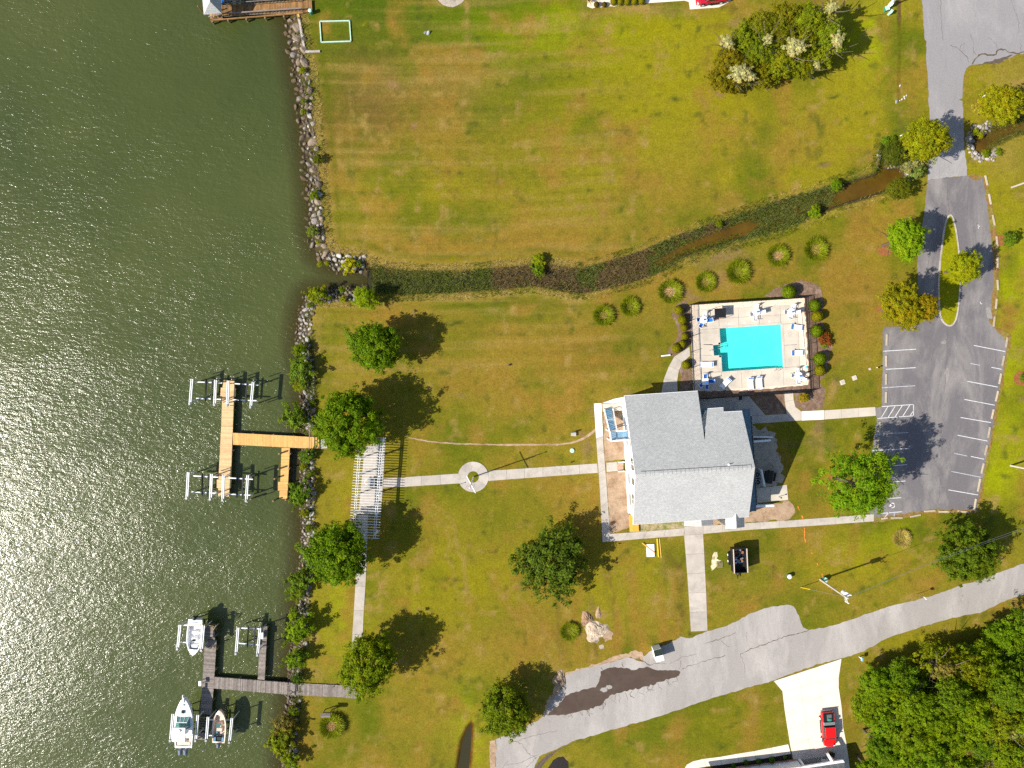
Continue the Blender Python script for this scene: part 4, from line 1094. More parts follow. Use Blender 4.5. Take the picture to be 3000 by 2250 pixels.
# thicket at the top
thick = [(2120,235,38,2.6,(.10,.10,.006)),(2140,180,42,3.0,(.11,.11,.008)),(2180,120,44,3.2,(.10,.14,.008)),(2235,75,44,3.4,(.10,.12,.01)),(2300,50,46,3.6,(.10,.11,.008)),(2370,60,50,4.0,(.10,.14,.008)),
 (2430,110,50,4.2,(.10,.15,.008)),(2420,50,34,4.0,(.17,.20,.06)),(2350,130,50,3.8,(.12,.15,.008)),(2290,110,44,3.8,(.085,.105,.008)),(2230,150,46,3.4,(.085,.125,.008)),(2170,210,42,2.8,(.11,.12,.008)),
 (2290,185,44,3.2,(.11,.14,.008)),(2350,190,40,3.0,(.10,.13,.006)),(2400,160,42,3.2,(.13,.17,.01)),(2230,215,36,2.6,(.10,.11,.006)),(2150,245,24,1.9,(.11,.11,.006))]
wh = ['at its lower left tip','on its left side','on its upper left shoulder','at its top left edge','at its top, left of the middle','at its top right, behind the pale crown','on its right flank, the widest','at its top right corner, paler than the rest','right of its middle','in its very middle, the darkest','left of its middle','near its lower left','low in the middle','low right of the middle','at its lower right','on the lower edge between the middle and the tip','lowest small one at its left tip']
for (x, y, rp, h, c), w_ in zip(thick, wh):
    tree(x, y, rp, h, ['round','round2','loose'][int(x) % 3], c, 'evergreen shrub of the upper thicket, ' + w_, name='tall_shrub', cat='shrub', group='shrubs of the thicket on the upper lawn', zf=1.05)
# pale flowering sprays on top of them
for x, y, rp, h, lb in [(2133,125,22,5.0,'at the left shoulder of the thicket'),(2170,210,30,4.9,'large spray near the lower left of the thicket'),(2198,222,20,4.6,'small spray beside the large lower one'),(2335,135,32,6.6,'in the middle of the thicket'),(2455,120,24,6.4,'on the right edge of the thicket'),(2250,112,16,5.8,'left of the middle of the thicket'),(2395,192,12,4.6,'smallest, at the lower right edge of the thicket'),(2436,22,20,6.4,'at the top right corner of the thicket')]:
    tree(x, y, rp * .8, h, 'bush2', (.25, .27, .26), 'shrub with cream white blossom, ' + lb, name='flowering_shrub', cat='shrub', group='white flowering shrubs in the thicket', zf=.6)

# wood in the lower right corner
wood = [(2575,1985,58,7),(2640,1950,60,8),(2545,2050,56,7),(2620,2040,64,8.5),(2700,2000,64,8.5),(2760,1930,58,8),(2690,2085,64,9),(2605,2125,60,8),(2590,2200,60,8),(2660,2175,60,9),(2740,2120,62,9),(2790,2050,66,9),(2830,1960,62,8.5),
 (2880,1890,60,8),(2945,1850,60,8),(2985,1910,64,9),(2905,1980,66,9),(2860,2080,64,9.5),(2960,2030,66,9.5),(2930,2110,60,9),(2800,2160,60,9),(2730,2215,64,9),(2870,2180,58,8),(2950,2210,64,8.5),(3030,2120,64,9),(3040,1980,64,9),(2640,2260,60,8),(2810,2262,62,8),(2560,2270,50,7),(3030,1830,60,8)]
wl = ['at its upper left tip above the driveway','first behind the upper left tip','on its left edge beside the pickup drive','inside, level with the pickup','inside, right of a dark gap','at the top edge left of the middle','just right of the darkest small hollow','on the left edge below the pickup','lower left, over the mown strip','inside, lower left','in its middle','in its middle, the brightest crown','below the road verge in the middle','on the top edge toward the right','on the top edge at the far right','against the right edge, high up','right of the middle','below the bright middle crown','at the right, above the dark hollow','beside the dark hollow at the right','low in the middle, yellowish','at the bottom left of the middle','low, right of the middle','at the bottom right corner','cut by the right edge, lower one','cut by the right edge, upper one','at the bottom, left','at the bottom, middle','at the bottom left corner by the house','cut by the right edge at the very top']
wc = [(.09,.17,.006),(.075,.145,.008),(.10,.16,.006),(.11,.18,.006),(.08,.14,.008),(.12,.16,.008),(.10,.17,.006)]
rw = random.Random(11)
for i, ((x, y, rp, h), w_) in enumerate(zip(wood, wl)):
    topd = y - (2010 - (x - 2560) * .42)          # distance below the upper edge of the wood
    if topd < 60: y += 26; h = 4.2
    elif topd < 120: y += 12; h = 5.5
    tree(x, y, rp * .93, h * .85 + rw.uniform(-.8, 1.0), ['round2','tall','round','loose'][i % 4], tuple(q * .86 for q in wc[i % 7]), 'leafy tree in the lower right wood, ' + w_, group='trees of the lower right wood', asp=(rw.uniform(.9, 1.1), rw.uniform(.9, 1.1)), zf=1.05)
for i, (x, y, rp, c) in enumerate([(2770,1965,26,(.16,.15,.06)),(2975,2140,30,(.14,.17,.10)),(2660,2160,20,(.16,.14,.07)),(2830,2205,24,(.13,.10,.05))]):
    tree(x, y, rp, 6.5, 'bush2', c, 'greyish half bare sapling in the lower right wood, ' + ['upper one under the verge','pale one at the right','near the left edge','reddish one low in the middle'][i], name='sapling', cat='sapling')
# dark undergrowth below the wood
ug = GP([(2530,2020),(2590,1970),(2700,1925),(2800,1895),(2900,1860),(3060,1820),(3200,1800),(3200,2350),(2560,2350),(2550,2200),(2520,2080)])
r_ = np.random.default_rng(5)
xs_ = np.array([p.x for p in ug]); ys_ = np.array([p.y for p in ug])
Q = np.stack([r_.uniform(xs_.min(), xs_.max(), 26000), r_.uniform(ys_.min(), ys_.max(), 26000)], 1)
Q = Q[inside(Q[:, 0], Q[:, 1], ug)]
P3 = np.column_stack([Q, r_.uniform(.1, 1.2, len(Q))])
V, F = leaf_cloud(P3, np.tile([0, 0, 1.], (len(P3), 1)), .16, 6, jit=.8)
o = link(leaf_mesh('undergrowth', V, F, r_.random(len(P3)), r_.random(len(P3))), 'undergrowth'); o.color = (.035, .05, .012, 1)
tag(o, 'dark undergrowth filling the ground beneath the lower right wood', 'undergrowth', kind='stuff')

# ------------------------------------------------------------------ grasses
def blades(P, h, w, lean, seed, name, mat=None, segs=2, dirs=None):
    r = np.random.default_rng(seed); n = len(P)
    az = r.uniform(0, 6.283, n) if dirs is None else dirs
    L = h * r.uniform(.6, 1.3, n); ln = lean * r.uniform(.5, 1.3, n)
    d = np.stack([np.cos(az), np.sin(az), np.zeros(n)], 1); s = np.stack([-np.sin(az), np.cos(az), np.zeros(n)], 1)
    up = np.array([0, 0, 1.])
    Vs = []
    for k in range(segs + 1):
        t = k / segs
        c = P + d * (ln * t * t * L)[:, None] + up * (L * t * (1 - .35 * ln * t))[:, None]
        ww = (w * (1 - .85 * t)) / 2
        Vs += [c - s * ww, c + s * ww]
    V = np.stack(Vs, 1).reshape(-1, 3); m = 2 * (segs + 1)
    base = np.arange(n)[:, None] * m
    F = np.concatenate([base + np.array([2 * k, 2 * k + 1, 2 * k + 3, 2 * k + 2]) for k in range(segs)])
    me = arr_mesh(name, V, F, mat or MAT['leaf'])
    tint = np.repeat(r.random(n), m); hue = np.repeat(r.random(n), m)
    for nm, a in (('tint', tint), ('hue', hue)):
        at = me.attributes.new(nm, 'FLOAT', 'POINT'); at.data.foreach_set('value', a.astype(np.float32))
    return me

def scatter(poly, n, seed, cond=None):
    r = np.random.default_rng(seed)
    xs = [p[0] for p in poly]; ys = [p[1] for p in poly]
    Q = np.stack([r.uniform(min(xs), max(xs), n), r.uniform(min(ys), max(ys), n)], 1)
    Q = Q[inside(Q[:, 0], Q[:, 1], poly)]
    z, d = ground_z(Q[:, 0], Q[:, 1])
    if cond is not None:
        k = cond(Q, z, d); Q, z = Q[k], z[k]
    return np.column_stack([Q, np.maximum(z, WATER_Z - .1)])

# reeds of the creek: sheets of marsh grass where the water is not open
creek = GP([(1086,776),(1350,780),(1520,770),(1600,765),(1760,760),(1850,738),(2000,680),(2200,610),(2440,532),(2500,560),(2300,680),(2150,720),(2000,772),(1850,836),(1740,862),(1620,852),(1520,848),(1350,862),(1086,872)])
def creek_cond(Q, z, d):
    # open brown pools are left free
    a = GP([(1915,768),(1990,722),(2090,682),(2185,645),(2235,655),(2170,700),(2060,738),(1990,765),(1940,790)]); b = GP([(2440,572),(2500,540),(2560,520),(2600,530),(2560,560),(2480,592),(2440,600)])
    keep = ~inside(Q[:, 0], Q[:, 1], a) & ~inside(Q[:, 0], Q[:, 1], b)
    return (d < .1) & (fbm(Q[:, 0], Q[:, 1], 1.6, 77) > .27) & keep
P = scatter(creek, 150000, 8, creek_cond)
kk = fbm(P[:, 0], P[:, 1], 5, 99)
browny = (P[:, 0] > G(1440, 800).x) & (P[:, 0] < G(1900, 800).x) & (kk > .33) | (kk > .74)
for sel, c, nm, lb in ((~browny, (.12, .15, .035), 'marsh_grass', 'green marsh grass standing in the creek'), (browny, (.165, .13, .065), 'dead_reeds', 'brown dead reeds filling the bend of the creek')):
    o = link(blades(P[sel], .6, .075, .8, 12, nm), nm); o.color = (*c, 1); tag(o, lb, 'reeds', kind='stuff')
# weeds along both rims
def rim_points(n, seed, lo, hi, cond=None):
    r = np.random.default_rng(seed)
    pl = [p for p, q in zip(land_w, SHORE) if 0 < q[1] < 2300]
    segs_ = [(a, b) for a, b in zip(pl[:-1], pl[1:])]
    Ls = np.array([(b - a).length for a, b in segs_]); pr = Ls / Ls.sum()
    ids = r.choice(len(segs_), n, p=pr); t = r.random(n)
    A = np.array([s_[0][:2] for s_ in segs_])[ids]; B = np.array([s_[1][:2] for s_ in segs_])[ids]
    D = (B - A); N_ = np.stack([-D[:, 1], D[:, 0]], 1); N_ /= np.linalg.norm(N_, axis=1)[:, None]
    Q = A + D * t[:, None] + N_ * r.uniform(lo, hi, n)[:, None]
    z, d = ground_z(Q[:, 0], Q[:, 1])
    return np.column_stack([Q, np.maximum(z, WATER_Z)]), d
Pr, dr = rim_points(60000, 3, -1.3, 1.3)
nz = fbm(Pr[:, 0], Pr[:, 1], 3, 123)
north_side = (Pr[:, 1] > G(0, 900).y)
k1 = north_side & (nz > .5) & (dr < 1.2) & (np.arange(len(Pr)) % 2 == 0); k2 = north_side & (nz <= .5) & (np.arange(len(Pr)) % 2 == 0) & (dr > -.6) & ((Pr[:, 0] < G(1700, 800).x) | (np.arange(len(Pr)) % 3 == 0)); k3 = ~north_side & (nz > .42) & (dr < .4)
for k, c, h, nm, lb in ((k1, (.10, .14, .012), .4, 'bank_weeds', 'rank green weeds along the banks'), (k2, (.33, .27, .11), .35, 'bank_thatch', 'straw coloured uncut grass along the banks'), (k3, (.085, .12, .015), .45, 'shore_weeds', 'green weeds between the lower shore rocks')):
    o = link(blades(Pr[k], h, .07, .9, 14, nm), nm); o.color = (*c, 1); tag(o, lb, 'weeds', kind='stuff')
P = scatter([Vector(p) for p in POND2], 16000, 18, lambda Q, z, d: ((Q[:, 0] > G(2895, 420).x) | (fbm(Q[:, 0], Q[:, 1], 1, 5) > .72)))
o = link(blades(P, .5, .06, .8, 15, 'pond_reeds'), 'pond_reeds'); o.color = (.13, .15, .03, 1); tag(o, 'olive reeds trailing from the small pond to the right edge', 'reeds', kind='stuff')

# ornamental grass mounds
def mound_proto():
    r = np.random.default_rng(21); n = 1900
    a = r.uniform(0, 6.283, n); rad = np.sqrt(r.uniform(.14, .75, n))
    P = np.stack([np.cos(a) * rad, np.sin(a) * rad, np.full(n, .05)], 1)
    outer = blades(P, .55, .085, .9, 5, 'leaves', dirs=a + r.normal(0, .35, n), segs=3)
    n = 1100; a = r.uniform(0, 6.283, n); rad = np.sqrt(r.uniform(0, .22, n))
    P = np.stack([np.cos(a) * rad, np.sin(a) * rad, np.full(n, .12)], 1)
    mid = blades(P, .34, .075, 1.3, 6, 'dry_centre')
    root = thing('ornamental_grass', 'x', 'grass clump', (0, 0, 0), 0, 'rings of ornamental grass on the lawn')
    o = link(outer, 'leaves', root); o.color = (.19, .235, .008, 1)
    o = link(mid, 'dry_centre', root); o.color = (.40, .30, .10, 1)
    mb = MB(); V_ = []
    mb.ball((0, 0, 0), (.5, .5, .2), 14, 6)
    mb.build('thatch', MAT['dead_grass'], root, smooth=True)
    return root
mp = mound_proto()
mounds = [(1767,925,28,31,'leftmost of the grass rings, beside the creek lawn'),(1845,899,25,30,'small grass ring, second from the left, with a green middle'),(1961,855,37,29,'widest one, brown and bare inside, left of the pool corner'),(2065,827,30,27,'grass ring just above the pool fence corner, half straw'),
 (2160,798,34,33,'fullest grass ring, above the middle of the pool fence'),(2277,750,32,30,'grass ring second from the right in the row above the pool'),(2387,732,35,31,'rightmost grass ring of the row above the pool'),(1667,1849,27,25,'small grass ring next to the heap of dug earth'),
 (972,2125,31,40,'tall oval grass ring by the information board near the grey dock'),(2640,1577,26,24,'straw coloured grass clump on the lawn below the parking bays')]
for i, (x, y, rx, ry, lb) in enumerate(mounds):
    p = G(x, y, .2); p.z = 0
    if i == 0: o = mp; o.location = p; o['label'] = 'ring of ornamental grass: ' + lb
    else: o = again(mp, p, i * 1.3, 'ring of ornamental grass: ' + lb)
    o.rotation_euler.z = i * 1.3
    s_ = (rx + ry) / 2 * MPP * .84
    o.scale = (s_, s_, s_)
    for ch in o.children:
        if ch.name.startswith('dry_centre'):
            q_ = [.7, .6, 1.5, .9, .75, 1.05, 1.0, .9, .7, 1.4][i]; ch.scale = (q_, q_ * .85, 1); ch.color = [(.30,.27,.06,1), (.24,.26,.03,1), (.40,.30,.14,1)][i % 3]
    if i == 9:
        for ch in o.children:
            if ch.name.startswith('leaves'): ch.color = (.42, .36, .11, 1)

# clipped round bushes
def ball_mesh(seed, leaves=2600):
    r = np.random.default_rng(seed)
    q = r.normal(0, 1, (leaves, 3)); q /= np.linalg.norm(q, axis=1)[:, None]; q[:, 2] = np.where(q[:, 2] < -.35, -q[:, 2], q[:, 2])
    bump = 1 + .06 * np.sin(q[:, 0] * 9 + seed) * np.cos(q[:, 1] * 8)
    V, F = leaf_cloud(q * bump[:, None] * r.uniform(.9, 1.02, leaves)[:, None], q, .075, seed, jit=.35)
    return leaf_mesh('foliage', V, F, np.clip(r.random(leaves) * .8, 0, 1), r.random(leaves) * .5)
bm_ = ball_mesh(3)
bp_ = thing('round_bush', 'x', 'bush', (0, 0, 0), 0, 'clipped round bushes around the pool')
link(bm_, 'foliage', bp_, (0, 0, .75))
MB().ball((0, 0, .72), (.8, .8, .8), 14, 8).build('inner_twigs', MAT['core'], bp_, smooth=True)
MB().tube((0, 0, -.1), (0, 0, .5), .08).build('stem', MAT['bark'], bp_)
YB = (.26, .24, .004); GB = (.16, .23, .004)
bushes = [(1988,909,15.5,YB,'uppermost in the column left of the pool fence'),(1998,937,15,YB,'second in the column left of the pool fence'),(2004,960,12,YB,'third in the column left of the pool fence'),(2006,985,12,YB,'fourth in the column left of the pool fence, with a pale speck'),(1999,1008,13,YB,'smaller of the touching pair where the gate path starts'),(1981,1020,15.5,YB,'larger of the touching pair where the gate path starts'),(2009,1069,14.5,YB,'alone in the bed below the gate path'),
 (2308,856,22,GB,'alone above the top fence of the pool'),(2384,895,18.5,GB,'uppermost behind the right pool fence'),(2392,927,18,YB,'second behind the right pool fence, smooth and yellowish'),(2390,970,19.5,GB,'third behind the right pool fence, next to the rust red shrubs'),(2399,1051,20,GB,'fourth behind the right pool fence, largest of the lower pair'),(2400,1085,17.5,YB,'lowest behind the right pool fence'),
 (1748,12,8.5,(.16,.11,.01),'brownish one nearest the spiky plant in the gravel at the top edge'),(1771,12,8,(.16,.11,.01),'second brownish one in the gravel at the top edge'),(1798,5,11,YB,'first of five green ones in the gravel at the top edge'),(1818,4,11,YB,'second of five green ones in the gravel at the top edge'),(1838,4,11,YB,'third of five green ones in the gravel at the top edge'),(1859,3,11,YB,'fourth of five green ones in the gravel at the top edge'),(1880,2,11,YB,'last of five green ones in the gravel at the top edge'),
 (2187,2236,8,(.06,.16,.01),'second from the driveway edge end in the dark mulch strip'),(2224,2232,8,(.07,.17,.01),'third in the dark mulch strip of the lower house'),(2262,2228,9,(.08,.19,.01),'fourth in the dark mulch strip, the brightest'),(2301,2221,6.5,(.10,.18,.02),'smallest, next to the driveway in the dark mulch strip'),(2149,2246,7.5,(.09,.18,.01),'partly cut off by the bottom edge in the dark mulch strip')]
for i, (x, y, rp, c, lb) in enumerate(bushes):
    p = G(x, y, .5); p.z = 0
    g = 'clipped round bushes around the pool' if i < 13 else ('bushes in the gravel bed at the top' if i < 20 else 'bushes in the dark mulch of the lower house')
    o = bp_ if i == 0 else copy_tree(bp_)
    o.location = p; o['label'] = 'clipped round bush, ' + lb; o['group'] = g
    s_ = rp * MPP * .97; o.scale = (s_, s_, s_); o.rotation_euler.z = i
    for ch in o.children:
        if ch.name.startswith('foliage'): ch.color = (*c, 1)
# spiky sago palm
sp = thing('sago_palm', 'spiky yellow brown palm in the gravel bed at the top edge', 'palm', G(1724, 6))
r2_ = np.random.default_rng(9); n = 60; a = np.arange(n) * 2.4
fr = blades(np.zeros((n, 3)) + [0, 0, .35], .95, .09, .9, 2, 'fronds', dirs=a, segs=4)
o = link(fr, 'fronds', sp); o.color = (.28, .20, .02, 1)
MB().tube((0, 0, -.1), (0, 0, .4), .16).build('trunk', MAT['bark'], sp)
for i in range(1, 1): pass

# ------------------------------------------------------------------ rocks
def rock_mesh(seed):
    bm = bmesh.new(); bmesh.ops.create_icosphere(bm, subdivisions=2, radius=1)
    r = random.Random(seed); q = [Vector((r.uniform(-1, 1), r.uniform(-1, 1), r.uniform(-1, 1))).normalized() for _ in range(9)]
    for v in bm.verts:
        for p in q:
            dd = v.co.dot(p)
            if dd > .62: v.co -= p * (dd - .62) * .85       # cut flat facets
        v.co *= 1 + r.uniform(-.05, .05)
    me = bpy.data.meshes.new('stone'); bm.to_mesh(me); bm.free(); me.materials.append(MAT['rock']); return me
ROCKS = [rock_mesh(s) for s in range(8)]
def put_rock(root, x, y, z, s, r, col, name='stone'):
    o = link(ROCKS[r.randrange(8)], name, root, (x - root.location.x, y - root.location.y, z), r.uniform(0, 6.28))
    o.rotation_euler = (r.uniform(-.4, .4), r.uniform(-.4, .4), r.uniform(0, 6.28))
    o.scale = (s * r.uniform(.85, 1.3), s * r.uniform(.7, 1.0), s * r.uniform(.5, .75))
    o.color = (*col, 1)
    return o
GREY = (.24, .215, .195); WARM = (.215, .165, .12); PALE = (.35, .325, .30); DKR = (.12, .09, .065)
def bank(root, edge, width, seed, smin, smax, cols, cap=290, inner=-.15, pack=.80, away=None):
    """stones packed on the slope between the turf edge and the water (water on the given side)"""
    r = random.Random(seed); placed = []
    pts = [Vector(p[:2]) for p in GP(edge)]
    Ls = [(b - a).length for a, b in zip(pts[:-1], pts[1:])]; T = sum(Ls)
    tries = 0
    while tries < 9000 and len(placed) < cap:
        tries += 1
        s = r.random() * T
        for (a, b), L in zip(zip(pts[:-1], pts[1:]), Ls):
            if s <= L: break
            s -= L
        n = Vector((-(b - a).y, (b - a).x)).normalized() * (-1 if away else 1)
        wv = width if not callable(width) else width(s)
        o = r.uniform(inner, wv)
        p = a.lerp(b, s / max(L, 1e-6)) - n * o
        sz = r.uniform(smin, smax) * (1.15 - .3 * o / wv) * (1.0 if tries < 3000 else .72)
        if any((p - q).length < (sz + t) * pack for q, t in placed): continue
        placed.append((p, sz))
    X = np.array([p.x for p, _ in placed]); Y = np.array([p.y for p, _ in placed]); z, d = ground_z(X, Y)
    for (p, sz), zz in zip(placed, z):
        c = cols[r.randrange(len(cols))]
        put_rock(root, p.x, p.y, max(zz, -1.0) + sz * .12, sz, r, c)
    return placed
def stones_thing(label, at, name='rock_bank', group='rock banks along the shore'):
    return thing(name, label, 'rock bank', G(*at), 0, group)
b1 = stones_thing('bank of brown boulders from the seawall down the far lawn', (880, 300))
bank(b1, [(872,46),(886,100),(893,150),(897,200),(907,250),(913,300),(916,350),(921,400),(927,450),(931,500),(936,560)], 2.7, 1, .34, .78, [WARM, WARM, DKR, GREY, DKR, WARM, PALE])
b2 = stones_thing('bank of grey brown rocks on the far shore nearest the creek mouth', (910, 650))
bank(b2, [(936,560),(940,620),(944,680),(952,720),(975,745)], 2.8, 2, .32, .70, [WARM, WARM, GREY, GREY, PALE])
b3 = stones_thing('pale grey boulders heaped on the upper side of the creek mouth', (1000, 775))
bank(b3, [(962,748),(990,750),(1045,752),(1068,755)], 2.6, 3, .30, .55, [PALE, PALE, GREY, (.40, .385, .365)], pack=.78)
b4 = stones_thing('dark shaded stones on the lower side of the creek mouth', (980, 850))
bank(b4, [(1062,868),(1040,878),(960,882),(925,890),(905,905)], 2.3, 4, .26, .5, [GREY, WARM, DKR, GREY])
b5 = stones_thing('white grey rocks between the creek mouth and the new dock', (900, 1050))
bank(b5, [(914,900),(911,925),(908,960),(906,1000),(912,1050),(918,1100),(920,1150),(919,1200),(918,1262)], 2.4, 5, .26, .55, [PALE, GREY, WARM, PALE])
b6 = stones_thing('grey rocks between the new dock and the broad tree', (900, 1500))
bank(b6, [(917,1318),(917,1350),(915,1400),(917,1450),(916,1500),(919,1550),(919,1600),(915,1650),(910,1700),(905,1750),(900,1800)], 2.2, 6, .26, .52, [GREY, PALE, WARM, GREY])
b7 = stones_thing('grey brown rocks of the lower shore around the grey dock', (880, 2000))
bank(b7, [(900,1800),(895,1850),(890,1900),(881,1950),(878,2000),(878,2050),(871,2100),(868,2150),(863,2200),(860,2260)], 2.2, 7, .24, .5, [GREY, WARM, DKR, GREY])
b8 = stones_thing('pale stones lining the creek head beside the drive', (2640, 500), name='stone_edging', group='stone edgings of the creek')
bank(b8, [(2606,484),(2645,480),(2664,498),(2664,516)], .35, 8, .18, .36, [PALE, WARM, GREY], inner=-.5)
bank(b8, [(2664,516),(2648,536),(2618,556)], .5, 9, .18, .36, [PALE, GREY, WARM], inner=-.5)
bank(b8, [(2572,492),(2574,470),(2578,440)], .2, 19, .12, .2, [PALE, DKR], inner=-.3, cap=14)
b9 = stones_thing('ring of pale boulders round the small pond right of the drive', (2870, 420), name='stone_edging', group='stone edgings of the creek')
bank(b9, [(2900,362),(2880,380),(2862,376),(2848,385),(2842,410),(2850,445),(2868,462),(2890,458),(2915,460)], .6, 10, .22, .48, [PALE, GREY, GREY], inner=-.75, pack=.7)
for k, (x, y, s) in enumerate([(1247,97,.42),(1254,97,.4)]):
    rt = thing('boulder', ['darker left one of two garden boulders on the upper lawn','whiter right one of two garden boulders on the upper lawn'][k], 'boulder', G(x, y))
    put_rock(rt, rt.location.x, rt.location.y, .15, s, random.Random(k), [(.2,.2,.22),(.5,.5,.52)][k])
# small stones filling gaps
allp = []
r_ = random.Random(77)
Pr, dr = rim_points(5200, 8, -2.2, 0.2)
kx = (Pr[:, 0] < G(1075, 0).x)
Pr = Pr[kx]
_z, dd_ = ground_z(Pr[:, 0], Pr[:, 1]); Pr = Pr[dd_ < .1]
tet = np.array([[1, 0, -.4], [-.5, .87, -.4], [-.5, -.87, -.4], [.1, .1, .9], [.6, .5, .3], [-.6, .1, .4]])
from itertools import combinations
fc = np.array([[0, 4, 3], [4, 1, 3], [1, 5, 3], [5, 2, 3], [2, 0, 3], [0, 1, 4], [1, 2, 5], [0, 2, 1]])
rg = np.random.default_rng(2); n = len(Pr)
sc_ = rg.uniform(.08, .22, n); az = rg.uniform(0, 6.28, n)
ca_, sa_ = np.cos(az), np.sin(az)
B = np.tile(tet, (n, 1, 1)) * sc_[:, None, None] + rg.normal(0, .02, (n, 6, 3))
X_ = B[..., 0] * ca_[:, None] - B[..., 1] * sa_[:, None]; Y_ = B[..., 0] * sa_[:, None] + B[..., 1] * ca_[:, None]
V = np.stack([X_, Y_, B[..., 2]], -1) + Pr[:, None, :]
F = (fc[None] + np.arange(n)[:, None, None] * 6).reshape(-1, 3)
o = link(arr_mesh('rubble', V.reshape(-1, 3), F, MAT['rock']), 'rubble'); o.color = (.2, .17, .14, 1)
tag(o, 'small rubble wedged between the shore rocks', 'rubble', kind='stuff')
# ------------------------------------------------------------------ clubhouse
TH = R(3.4); RU = Vector((math.cos(TH), math.sin(TH), 0)); RV = Vector((math.sin(TH), -math.cos(TH), 0))   # along the ridge, downhill south
RIDGE = 10.26; RW = G(1861, 1390, RIDGE); SL = .5
def roofz(p): return RIDGE - SL * abs((Vector((p[0], p[1], 0)) - Vector((RW.x, RW.y, 0))).dot(RV))
def PR(px, py):
    z = 7.0
    for _ in range(30): z = roofz(G(px, py, z))
    return G(px, py, z)
house = thing('clubhouse', 'large clubhouse with pale grey shingle roof beside the pool', 'building', G(2020, 1340))
rw_, re_ = PR(1861, 1390), PR(2212, 1369)
south = [PR(1861,1390), PR(2212,1369), PR(2194,1514), PR(1855,1537)]
northL = [PR(1829,1159), PR(2044,1145), PR(2065,1293), PR(2074,1197), PR(2119,1194), PR(2120,1207), PR(2174,1204), PR(2212,1369), PR(1861,1390)]
rf = MB().slab(south, .22).build('roof', MAT['shingle'], house)
rn = MB().slab(northL, .22).build('roof', MAT['shingle'], house)
# ridge cap of overlapping pieces
rc = []
A, B = rw_ + RU * .9, re_ - RU * .5
k = int((B - A).length / .62)
for i in range(k):
    p = A.lerp(B, (i + .5) / k) + Vector((0, 0, .02))
    mb = MB()
    for s_ in (-1, 1):
        q = [p - RU * .30, p + RU * .30, p + RU * .30 + RV * s_ * .34 + Vector((0, 0, -.17 + .03)), p - RU * .30 + RV * s_ * .34 + Vector((0, 0, -.17 + .03))]
        q = [v + Vector((0, 0, .03 + .015 * (i % 2))) for v in q]
        mb.slab(q if s_ > 0 else q[::-1], .03)
    mb.build('ridge_cap', MAT['shingle_n' if False else 'shingle'], rf)
MB().beam(A + RV * -.36 + Vector((0,0,-.14)), B + RV * -.36 + Vector((0,0,-.14)), .05, .05).build('ridge_vent', MAT['dark_metal'], rn)
# white edge trim
def trim(a, b, par, w=.06, h=.22, dz=-.10):
    MB().beam(a + Vector((0, 0, dz)), b + Vector((0, 0, dz)), w, h).build('edge_trim', MAT['white'], par)
for a, b in ((northL[0], northL[1]), (northL[3], northL[4]), (northL[5], northL[6]), (northL[0], northL[8])): trim(a + (b - a) * .002 , b, rn)
trim(south[0], south[3], rf); trim(south[3], south[2], rf, dz=-.14)
# walls following the roof
def wall_ring(name, pts, par, mat, zf, z0=0):
    mb = MB(); n = len(pts)
    for i in range(n):
        a, b = pts[i], pts[(i + 1) % n]
        m = 6
        for j in range(m):
            p, q = a.lerp(b, j / m), a.lerp(b, (j + 1) / m)
            mb.add([(p.x, p.y, z0), (q.x, q.y, z0), (q.x, q.y, zf(q)), (p.x, p.y, zf(p))], [(0, 1, 2, 3)])
    return mb.build(name, mat, par)
def inset(p, dx, dy): return Vector((p.x, p.y, 0)) + RU * dx + RV * dy
wt = lambda p: roofz(p) - .24
ridge_w = Vector((rw_.x, rw_.y, 0)) + RU * .55
main = [inset(northL[0], .55, .45), inset(northL[1], -.5, .45), inset(PR(2065,1293), -.5, .3), inset(PR(2074,1197), .3, .45), inset(northL[6], -.6, .45), inset(re_, -.6, 0), inset(south[2], -.6, -.45), inset(south[3], .55, -.45), ridge_w]
wl_ = wall_ring('wall', main, house, MAT['white_wall'], wt)
# belly course and corner boards on the lake gable
def wallpt(v, z, out=.0):
    """point on the west gable wall: v metres south of the ridge line"""
    p = ridge_w + RV * v - RU * out
    return Vector((p.x, p.y, z))
def west_box(name, mat, v0, v1, z0, z1, out, par, base=0.0):
    mb = MB(); a = [wallpt(v0, z0, base), wallpt(v1, z0, base), wallpt(v1, z0, out), wallpt(v0, z0, out)]
    return mb.prism([(p.x, p.y) for p in a], z0, z1).build(name, mat, par)
west_box('corner_board', MAT['white'], -10.0, -9.82, 0, 4.3, .04, wl_)
west_box('belt_course', MAT['white'], -9.7, 7.55, 2.9, 3.15, .05, wl_)
for v in (-9.6, 7.6): west_box('corner_board', MAT['white'], v - .09, v + .09, 0.05, min(5.6, wt(wallpt(v, 0)) - .05), .045, wl_)
for v0, v1, z0, z1 in ((-4.6,-3.5,4.2,6.4),(-1.7,-.9,4.4,6.9),(-.7,.1,4.4,6.9),(1.4,2.4,4.2,6.4),(4.0,4.7,3.5,5.9),(4.85,5.55,3.5,5.9),(5.7,6.4,3.5,5.6),(-4.9,-3.3,.6,2.4),(1.2,2.8,.6,2.4),(4.4,6.2,.6,2.4)):
    fr_ = west_box('window', MAT['white'], v0 - .12, v1 + .12, z0 - .12, z1 + .12, .09, wl_)
    west_box('pane', MAT['glass'], v0, v1, z0, z1, .11, wl_, .092)
west_box('door', MAT['white'], -2.0, -1.0, .05, 2.15, .08, wl_)
# plinth terrace along the lake side: a low white deck skirt
west_box('skirt_board', MAT['white'], -9.5, 7.7, 0.02, .55, .32, wl_, .05)
